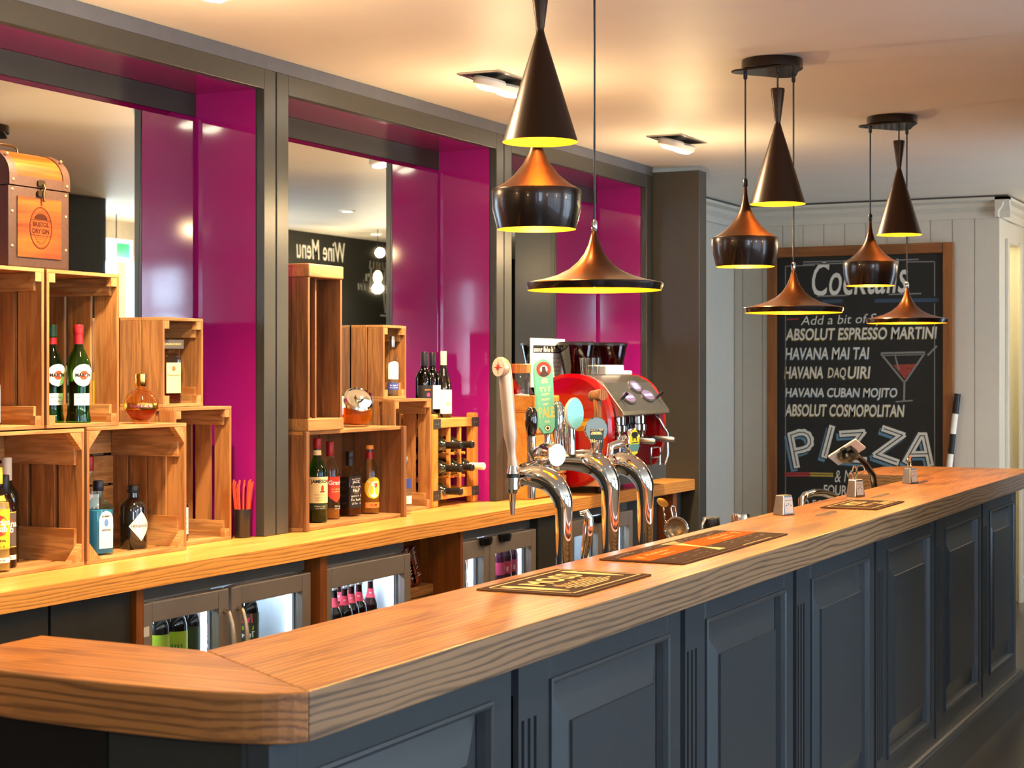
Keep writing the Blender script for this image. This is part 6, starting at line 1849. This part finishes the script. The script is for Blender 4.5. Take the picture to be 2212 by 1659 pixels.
# tablet on a curved pole
pb = at(1899, 1052, y=1.95)
td = thing('tablet_stand', 'tablet back on a curved dark pole behind the bar', 'tablet', (7.66, 1.95, SH))
lp = lambda u, v: at(u, v, y=1.95) - td.location
p1, p2, p3 = lp(1885, 1025), lp(1868, 1000), lp(1852, 985)
MB().tube([(0.03, 0, 0), (0.03, 0, 0.06), (p1.x + 0.03, 0, p1.z - 0.05), (p1.x, 0, p1.z), (p2.x, 0, p2.z), (p3.x, 0, p3.z)], [0.014, 0.014, 0.014, 0.014, 0.013, 0.012], P('dark_pole', (70, 62, 54), 0.25, 0.8), 14).build('pole', td)
MB().lathe([(0.06, 0), (0.06, 0.008), (0.02, 0.014)], M_BLK, 24, T(0.03, 0, 0)).build('base_plate', td)
ct = lp(1830, 978)
nt_ = Vector((-0.55, -0.45, -0.70))      # the back faces down towards the customers
up2 = Vector((0.30, -0.45, 0.84))
Mx = facing(ct, nt_, up2)
MB().prism(rrect(0.088, 0.145, 0.008), -0.008, 0.0, M_LWHITE, Mx).build('tablet_body', td, bevel=0.003)
MB().prism(rrect(0.078, 0.132, 0.005), -0.0088, -0.0081, M_BLK, Mx).build('tablet_screen', td)
g_ = MB().prism(rrect(0.06, 0.075, 0.008), 0.0002, 0.02, M_BLK, Mx).prism(rrect(0.094, 0.024, 0.006), 0.0002, 0.014, M_BLK, Mx)
g_.lathe([(0.026, 0.022), (0.024, 0.038), (0.0, 0.04)], M_BLK, 20, Mx)
g_.build('grip', td)
MB().tube([Mx @ Vector((0, 0, 0.035)), p3 + Vector((0.002, 0, 0.0))], [0.012, 0.012], M_BLK, 12).build('joint', td)
rp_ = at(1905, 1032, x=7.95)
pc = thing('pencil', 'red tipped white pencil standing in the dark red cupboard', 'pencil', (7.845, 1.93, 1.0))
MB().tube([(0, 0, 0.0), (0.0, -0.012, 0.052)], 0.0035, M_LWHITE, 8).build('shaft', pc)
MB().tube([(0.0, -0.0121, 0.0525), (0.0, -0.0145, 0.064)], [0.0036, 0.003], M_LRED, 8).build('tip', pc)
MB().box(7.825, 7.859, 1.85, 2.0, 0.985, 0.9995, M_BLK).build('pencil_ledge')
tag(bpy.data.objects['pencil_ledge'], 'narrow black ledge on the front of the red cupboard', 'ledge')

# ------------------------------------------------------------------ pendant clusters
M_SHB = P('black_shade', (38, 26, 20), 0.26, 0.55, coat=0.25, var=0.02)
M_SHT = P('bronze_shade', (74, 44, 24), 0.33, 0.75, var=0.04, vscale=300)
M_GOLDIN = P('gold_lining', (255, 178, 40), 0.35, 0.55, var=0.02, emit=None)
M_BULB = EM('warm_bulb', (255, 196, 92), 16.0)
def shell(r, prof, mat, inner, name, off):
    """lathe of an open shade with a separate golden lining"""
    o = MB().lathe(prof, mat, 56, T(*off), caps=False).build(name, r, recalc=False, angle=30)
    lin_ = [(max(q[0] - 0.0022, 0.0015), q[1] - (0.0015 if i else 0.004)) for i, q in enumerate(prof) if q[1] <= inner]
    lin_[-1] = (prof[-1][0] - 0.0003, prof[-1][1]) if prof[-1][1] < prof[0][1] else lin_[-1]
    MB().lathe(lin_, M_GOLDIN, 56, T(*off), caps=False).build('gold_lining', o, recalc=False, angle=30)
    return o
CONE = [(0.0, 0.412), (0.024, 0.410), (0.025, 0.404), (0.0115, 0.300), (0.0095, 0.290), (0.011, 0.283), (0.016, 0.265), (0.098, 0.0)]
FAT = [(0.004, 0.292), (0.006, 0.289), (0.0075, 0.265), (0.012, 0.235), (0.021, 0.205), (0.036, 0.175), (0.060, 0.145), (0.088, 0.122), (0.118, 0.105), (0.1195, 0.101), (0.1195, 0.085), (0.1175, 0.050), (0.105, 0.0)]
WIDE = [(0.004, 0.158), (0.007, 0.154), (0.010, 0.140), (0.016, 0.120), (0.026, 0.098), (0.042, 0.076), (0.066, 0.056), (0.098, 0.040), (0.135, 0.029), (0.178, 0.0205), (0.181, 0.018), (0.180, 0.012), (0.176, 0.0)]
def cluster(label, cx, cy, cone, fat, wide, ang):
    r = thing('pendant_light', label, 'pendant light', (cx, cy, CEIL), 0, 'three-shade pendant lights over the bar')
    MB().lathe([(0.108, -0.0005), (0.110, -0.004), (0.110, -0.034), (0.106, -0.037)], M_SHB, 44).build('canopy', r)
    pts = []
    for k in range(3):          # softly triangular plate
        a = ang + 2 * PI * k / 3
        pts += [(0.105 * math.cos(a) + 0.042 * math.cos(a + t), 0.105 * math.sin(a) + 0.042 * math.sin(a + t)) for t in [-1.05 + 2.1 * i / 10 for i in range(11)]]
    MB().prism(pts, -0.044, -0.0372, M_SHB).build('canopy_plate', r, bevel=0.002)
    for nm, prof, p, z, bz, pw in (('cone', CONE, cone, 2.17, 0.10, 7), ('fat', FAT, fat, 1.955, 0.085, 8), ('wide', WIDE, wide, 1.79, 0.055, 9)):
        lx, ly = p[0] - cx, p[1] - cy
        hz = z - CEIL
        H = prof[0][1]
        if nm == 'cone': o = shell(r, prof, P('brown_black_shade', (52, 34, 22), 0.36, 0.6, var=0.03), 0.27, 'cone_shade', (lx, ly, hz))
        elif nm == 'fat':
            top, low = prof[:9], prof[8:]
            o = MB().lathe(top, M_SHT, 56, T(lx, ly, hz), caps=False).lathe(low, M_SHB, 56, T(lx, ly, hz), caps=False).build('bell_shade', r, recalc=False, angle=30)
            MB().lathe([(max(q[0] - 0.003, 0.002), q[1] - 0.003) for q in prof[2:-1]] + [(prof[-1][0] - 0.0004, 0.0002)], M_GOLDIN, 56, T(lx, ly, hz), caps=False).build('gold_lining', o, recalc=False)
        else:
            o = MB().lathe(prof[:10], M_SHT, 64, T(lx, ly, hz), caps=False).lathe(prof[9:], M_SHB, 64, T(lx, ly, hz), caps=False).build('wide_shade', r, recalc=False, angle=30)
            MB().lathe([(max(q[0] - 0.003, 0.002), q[1] - 0.003) for q in prof[2:-1]] + [(prof[-1][0] - 0.0004, 0.0002)], M_GOLDIN, 64, T(lx, ly, hz), caps=False).build('gold_lining', o, recalc=False)
        if nm != 'cone':
            MB().lathe([(0.0055, H - 0.004), (0.0085, H), (0.0085, H + 0.022), (0.004, H + 0.028), (0, H + 0.028)], M_CHROME if nm == 'wide' else M_BLK, 16, T(lx, ly, hz)).build('collar', o)
        MB().lathe([(0, bz + 0.02), (0.012, bz + 0.018), (0.0235, bz - 0.012), (0.022, bz - 0.032), (0.012, bz - 0.044), (0, bz - 0.047)], M_BULB, 20, T(lx, ly, hz)).build('bulb', o)
        # cord to the canopy plate
        k = min(range(3), key=lambda q: math.hypot(0.098 * math.cos(ang + 2 * PI * q / 3) - lx, 0.098 * math.sin(ang + 2 * PI * q / 3) - ly))
        zt = hz + H + (0.026 if nm != 'cone' else -0.002)
        MB().tube([(lx, ly, -0.040), (lx, ly, -0.08), (lx + 0.002, ly + 0.001, (-0.08 + zt) * 0.5), (lx, ly, zt)], 0.0034, M_BLK, 8).lathe([(0.0075, -0.042), (0.0075, -0.064), (0.004, -0.068)], M_BLK, 12, T(lx, ly, 0)).build('cord', r)
        light('pendant_bulb', 'POINT', (p[0], p[1], z + bz - 0.052), pw, AMBER, radius=0.02)
    return r
def spot(u, t): 
    q = deep(u, 800, t)
    return (q.x, q.y)
def clus(label, specs, ang):
    ps = [spot(*s) for s in specs]
    cx, cy = sum(p[0] for p in ps) / 3, sum(p[1] for p in ps) / 3
    return cluster(label, cx, cy, ps[0], ps[1], ps[2], ang)
clus('three-shade black pendant cluster nearest, cut off at the picture top', ((1167, 4.43), (1159, 4.56), (1284, 4.50)), -0.5)
clus('three-shade black pendant cluster in front of the cocktail board edge', ((1680, 6.08), (1610, 6.20), (1714, 6.26)), math.atan2(1, -0.4))
clus('farthest three-shade black pendant cluster, before the cocktail lettering', ((1942, 7.46), (1880, 7.60), (1959, 7.64)), math.atan2(1, -0.4))

# ------------------------------------------------------------------ recessed ceiling lights
M_LAMP = EM('spot_lamp', (255, 240, 210), 26.0)
labs = ['twin recessed ceiling spot above the camera end of the counter', 'twin recessed ceiling spot above the crates', 'twin recessed ceiling spot behind the nearest pendants', 'twin recessed ceiling spot between the two far pendant clusters']
for i, (x, y) in enumerate(DOWNLIGHTS):
    r = thing('ceiling_spot', labs[i], 'ceiling light', (x, y, CEIL), 0, 'twin recessed ceiling spots')
    hx, hy = 0.175, 0.09
    f = MB()
    for a in ((-hx, hx, -hy, -hy + 0.014), (-hx, hx, hy - 0.014, hy), (-hx, -hx + 0.014, -hy + 0.014, hy - 0.014), (hx - 0.014, hx, -hy + 0.014, hy - 0.014)): f.box(a[0], a[1], a[2], a[3], -0.006, -0.0005, M_STEEL)
    f.build('frame', r)
    MB().box(-hx + 0.014, hx - 0.014, -hy + 0.014, hy - 0.014, -0.0035, -0.0006, M_BLK).build('pocket', r)
    for sx in (-1, 1):
        hd2 = MB().lathe([(0.050, 0.024), (0.062, 0.018), (0.064, -0.004), (0.058, -0.012), (0.050, -0.013)], M_WHITE, 28, facing((sx * 0.078, 0.0, -0.024), (0, 0.25, -1), (0, 1, 0))).build('spot_head', r)
        MB().lathe([(0.049, 0.0245), (0.035, 0.034), (0.0, 0.038)], M_LAMP, 28, facing((sx * 0.078, 0.0, -0.024), (0, 0.25, -1), (0, 1, 0)), caps=False).build('lamp', hd2, recalc=False)

# round ceiling lights on the customers' side; unseen ones added to light the bar
for k, (x, y, lab) in enumerate(((10.26, 1.17, 'small round ceiling light, nearer of two in the middle mirror'), (12.1, 0.31, 'small round ceiling light, farther of two in the middle mirror'), (2.6, 0.55, 'added small round ceiling light over the near end of the customers side'), (5.0, 0.55, 'added small round ceiling light over the middle of the customers side'), (7.4, 0.55, 'added small round ceiling light over the far customers side'))):
    r = thing('round_downlight', lab, 'ceiling light', (x, y, CEIL), 0, 'small round ceiling lights')
    MB().lathe([(0.055, -0.0005), (0.055, -0.006), (0.042, -0.009), (0.040, -0.004)], M_WHITE, 28, caps=False).build('rim', r)
    MB().lathe([(0.0395, -0.004), (0.0, -0.005)], M_LAMP, 24, caps=False).build('lamp', r, recalc=False)
    light('round_downlight_beam', 'SPOT', (x, y, CEIL - 0.03), 34, (1.0, 0.88, 0.74), (x, y + 0.15, 0), spot=110, blend=0.8, radius=0.04)

# ------------------------------------------------------------------ cocktail board
XB = 11.235
bd = thing('cocktail_board', 'large framed chalk board listing cocktails and pizza', 'chalkboard', (XB, 0, 0))
def bp(u, v, lift=0.0):
    q = at(u, v, x=XB - 0.03 - lift)
    return Vector((q.x - XB, q.y, q.z))
A, Bq = bp(1658, 537), bp(2060, 522)
yl, yr, zt, zb = A.y, Bq.y, (A.z + Bq.z) / 2, 0.30
fw = 0.068
MB().box(-0.03, 0.0, yr + fw - 0.005, yl - fw + 0.005, zb + fw, zt - fw + 0.005, M_SLATE).build('slate', bd)
for a, b_ in ((yr, yr + fw), (yl - fw, yl)): MB().box(-0.05, 0.0, a, b_, zb, zt, W_FRAME_Z).build('frame_side', bd, bevel=0.006)
for a, b_ in ((zb, zb + fw), (zt - fw, zt)): MB().box(-0.048, 0.0, yr + fw + 0.0005, yl - fw - 0.0005, a, b_, W_FRAME_Y).build('frame_rail', bd, bevel=0.006)
ch = MB()
S = 11.4 / F_PX                  # metres per photograph pixel at the board
def bf(u, v, ang=0.0, lift=0.001):
    q = bp(u, v)
    ca, sa = math.cos(ang), math.sin(ang)
    return lambda a, b: (-0.0305 - lift, q.y - (a * ca - b * sa), q.z + (a * sa + b * ca))
def btext(s, u0, u1, v, h, mat, shear=0.12, ang=0.0, off=0.012, lift=0.001, dv=0.0):
    """text squeezed to run from photo column u0 to u1 with cap height h px"""
    vs, _ = text_geo(s, 'CENTER', shear, off)
    w = max(q[0] for q in vs) - min(q[0] for q in vs)
    hh = max(q[1] for q in vs) - min(q[1] for q in vs)
    L_ = abs(bp(u0, v).y - bp(u1, v).y)
    size = h * S / hh
    ch.text(s, size, mat, bf((u0 + u1) / 2, v, ang, lift), shear=shear, off=off, sx=L_ / (w * size))
def bline(u0, v0, u1, v1, w, mat, lift=0.001):
    a, b = bp(u0, v0), bp(u1, v1)
    d = Vector((0, b.y - a.y, b.z - a.z)).normalized()
    n = Vector((0, -d.z, d.y)) * (w * S / 2)
    x = Vector((-0.0305 - lift, 0, 0))
    a = Vector((0, a.y, a.z)); b = Vector((0, b.y, b.z))
    ch.add([x + a - n, x + b - n, x + b + n, x + a + n], [(0, 1, 2, 3)], mat)
for q in ((1697, 575, 1760, 573, 2), (1697, 575, 1697, 1120, 2), (1960, 566, 2018, 565, 2), (2019, 565, 2019, 640, 2), (2019, 655, 2019, 1015, 2)): bline(*q, M_CHALKG)
for q in ((1735, 566, 1850, 563, 2.5), (1735, 571, 1850, 568, 2.5), (1920, 563, 1985, 560, 2.5), (1765, 640, 1830, 638, 3), (1920, 636, 1990, 634, 3)): bline(*q, M_CHALKG)
for q in ((1775, 652, 1820, 650, 8), (1890, 650, 2028, 648, 8)): bline(*q, P('dim_blue_chalk', (58, 78, 100), 0.9))
btext('Cocktails', 1748, 1955, 604, 74, M_CHALK, 0.25, 0.02, 0.006)
btext('Add a bit of Sparkle', 1728, 1965, 690, 26, M_CHALK, 0.2, 0.02, -0.004)
bline(1700, 690, 1726, 689, 3, M_REDC)
for s, u0, u1, v, sh in (('ABSOLUT ESPRESSO MARTINI', 1694, 2021, 722, M_YELC), ('HAVANA MAI TAI', 1694, 1876, 765, M_BLUEC), ('HAVANA', 1694, 1777, 806, M_YELC), ('DAQ', 1788, 1827, 806, M_YELC), ('UIRI', 1830, 1879, 806, M_YELC), ('HAVANA CUBAN MOJITO', 1694, 1936, 849, M_BLUEC), ('ABSOLUT COSMOPOLITAN', 1694, 1952, 888, M_YELC)):
    btext(s, u0 - 1.2, u1 - 1.2, v + 1.6, 26, sh, 0.14, 0.004, 0.0 if 'DAQ' in s else 0.012, 0.0006)
    btext(s, u0, u1, v, 26, M_CHALK, 0.14, 0.004, 0.0 if 'DAQ' in s else 0.014)
PIZZA = [[(1721, 1006), (1708, 940), (1726, 934), (1737, 934), (1746, 939), (1751, 948), (1751, 959), (1745, 967), (1735, 971), (1716, 975)],
         [(1781, 984), (1797, 924)],
         [(1818, 937), (1864, 934), (1822, 990), (1868, 994)],
         [(1910, 926), (1950, 940), (1892, 982), (1937, 998)],
         [(1957, 996), (1988, 941), (1997, 941), (2010, 1002)]]
def stroke(pts, w, mat, lift, du=0, dv=0):
    for k, ((u0, v0), (u1, v1)) in enumerate(zip(pts, pts[1:])):
        l = math.hypot(u1 - u0, v1 - v0)
        eu, ev = (u1 - u0) / l * w * 0.36, (v1 - v0) / l * w * 0.36
        bline(u0 - eu + du, v0 - ev + dv, u1 + eu + du, v1 + ev + dv, w, mat, lift + 3e-5 * k)
for lay, w, mat, du, dv in ((0.0004, 15, M_BLUEC, -6, 7), (0.0008, 17, M_SLATE, -1, 1), (0.0012, 13.5, M_CHALK, 0, 0), (0.0016, 2.2, M_SLATE, 0, 0)):
    for L_ in PIZZA: stroke(L_, w, mat, lay, du, dv)
    stroke([(1968, 981), (2005, 980)], w * 0.9, mat, lay + 2.5e-4, du, dv)
bline(1695, 1027, 1750, 1027, 4, M_REDC); bline(1750, 1027, 1800, 1028, 4, M_YELC)
bline(1695, 1022, 1750, 1022, 3, M_REDC); bline(1750, 1022, 1800, 1023, 3, M_YELC)
btext('& More', 1802, 1870, 1030, 26, M_CHALK, 0.25, 0.03, -0.005)
btext('FOUR', 1778, 1828, 1060, 22, M_CHALK, 0.1, 0, 0.012)
btext('FOR', 1846, 1886, 1058, 18, M_CHALK, 0.1, 0, 0.0)
btext('2 FOR', 1738, 1790, 1092, 22, M_CHALK, 0.1, 0, 0.0)
# chalk drawing of a cocktail glass
for q in ((1903, 764, 1952, 824, 4), (1998, 762, 1956, 824, 4), (1903, 763, 1998, 761, 4), (1906, 768, 1996, 766, 2), (1932, 762, 1942, 800, 3), (1954, 822, 1953, 865, 4), (1935, 868, 1972, 865, 3), (2004, 768, 2024, 747, 4)): bline(*q, M_CHALKG, 0.0014)
tri = [bp(1929, 788), bp(1980, 786), bp(1955, 819)]
ch.add([Vector((-0.0316, p.y, p.z)) for p in tri], [(0, 1, 2)], P('chalk_drink_red', (150, 66, 54), 0.9, var=0.3, vscale=60))
ch.build('chalk_drawing', bd, recalc=False)
# smudged chalk haze around the drawing
# striped pole leaning beside the board
a_, b_ = at(2071, 850, x=11.2), at(2054, 1008, x=11.2)
d = (a_ - b_)
foot = b_ - d * (b_.z / d.z)
po = thing('striped_pole', 'black and white striped pole leaning beside the board', 'pole', (11.15, foot.y, 0))
n = 11
L_ = a_.z
for i in range(n):
    t0, t1 = i / n, (i + 1) / n
    f_ = lambda t: Vector((0.035 * t - 0.02, (a_.y - foot.y) * t, 0.002 + (L_ - 0.002) * t))
    m_ = M_BLK if (n - 1 - i) % 2 == 0 else M_LWHITE
    MB().tube([f_(t0), f_(t1)], [0.019, 0.019] if i < n - 1 else [0.021, 0.021], m_, 14).build('band', po)

# ------------------------------------------------------------------ far hanging bulbs seen in the mirrors, nearer ones added to warm the ceiling
bulbs = [(9.86, -0.30, 2.42), (10.05, -0.05, 2.30), (11.72, 0.55, 2.34), (11.95, 0.60, 2.30), (1.0, -2.0, 2.2), (3.2, -2.1, 2.2), (5.2, -1.9, 2.2), (-0.8, 1.6, 2.2)]
for k, (x, y, z) in enumerate(bulbs):
    r = thing('hanging_bulb', 'bare glowing bulb hanging on a thin cord across the room, seen in a mirror or added to warm the ceiling', 'bulb', (x, y, CEIL), 0, 'bare hanging bulbs across the room')
    h = z - CEIL
    MB().tube([(0, 0, -0.0005), (0, 0, h + 0.07)], 0.003, M_BLK, 6).lathe([(0.014, h + 0.03), (0.016, h + 0.07), (0.006, h + 0.085)], M_BRASSD, 12).build('cord', r)
    MB().lathe([(0.0, h - 0.075), (0.022, h - 0.065), (0.035, h - 0.03), (0.030, h + 0.005), (0.014, h + 0.03)], EM('hanging_bulb_glow', (255, 226, 170), 14.0), 16).build('bulb', r)
    light('hanging_bulb_light', 'POINT', (x, y, z - 0.11), 14 if x > 9 else 26, (1, 0.76, 0.46), radius=0.04)
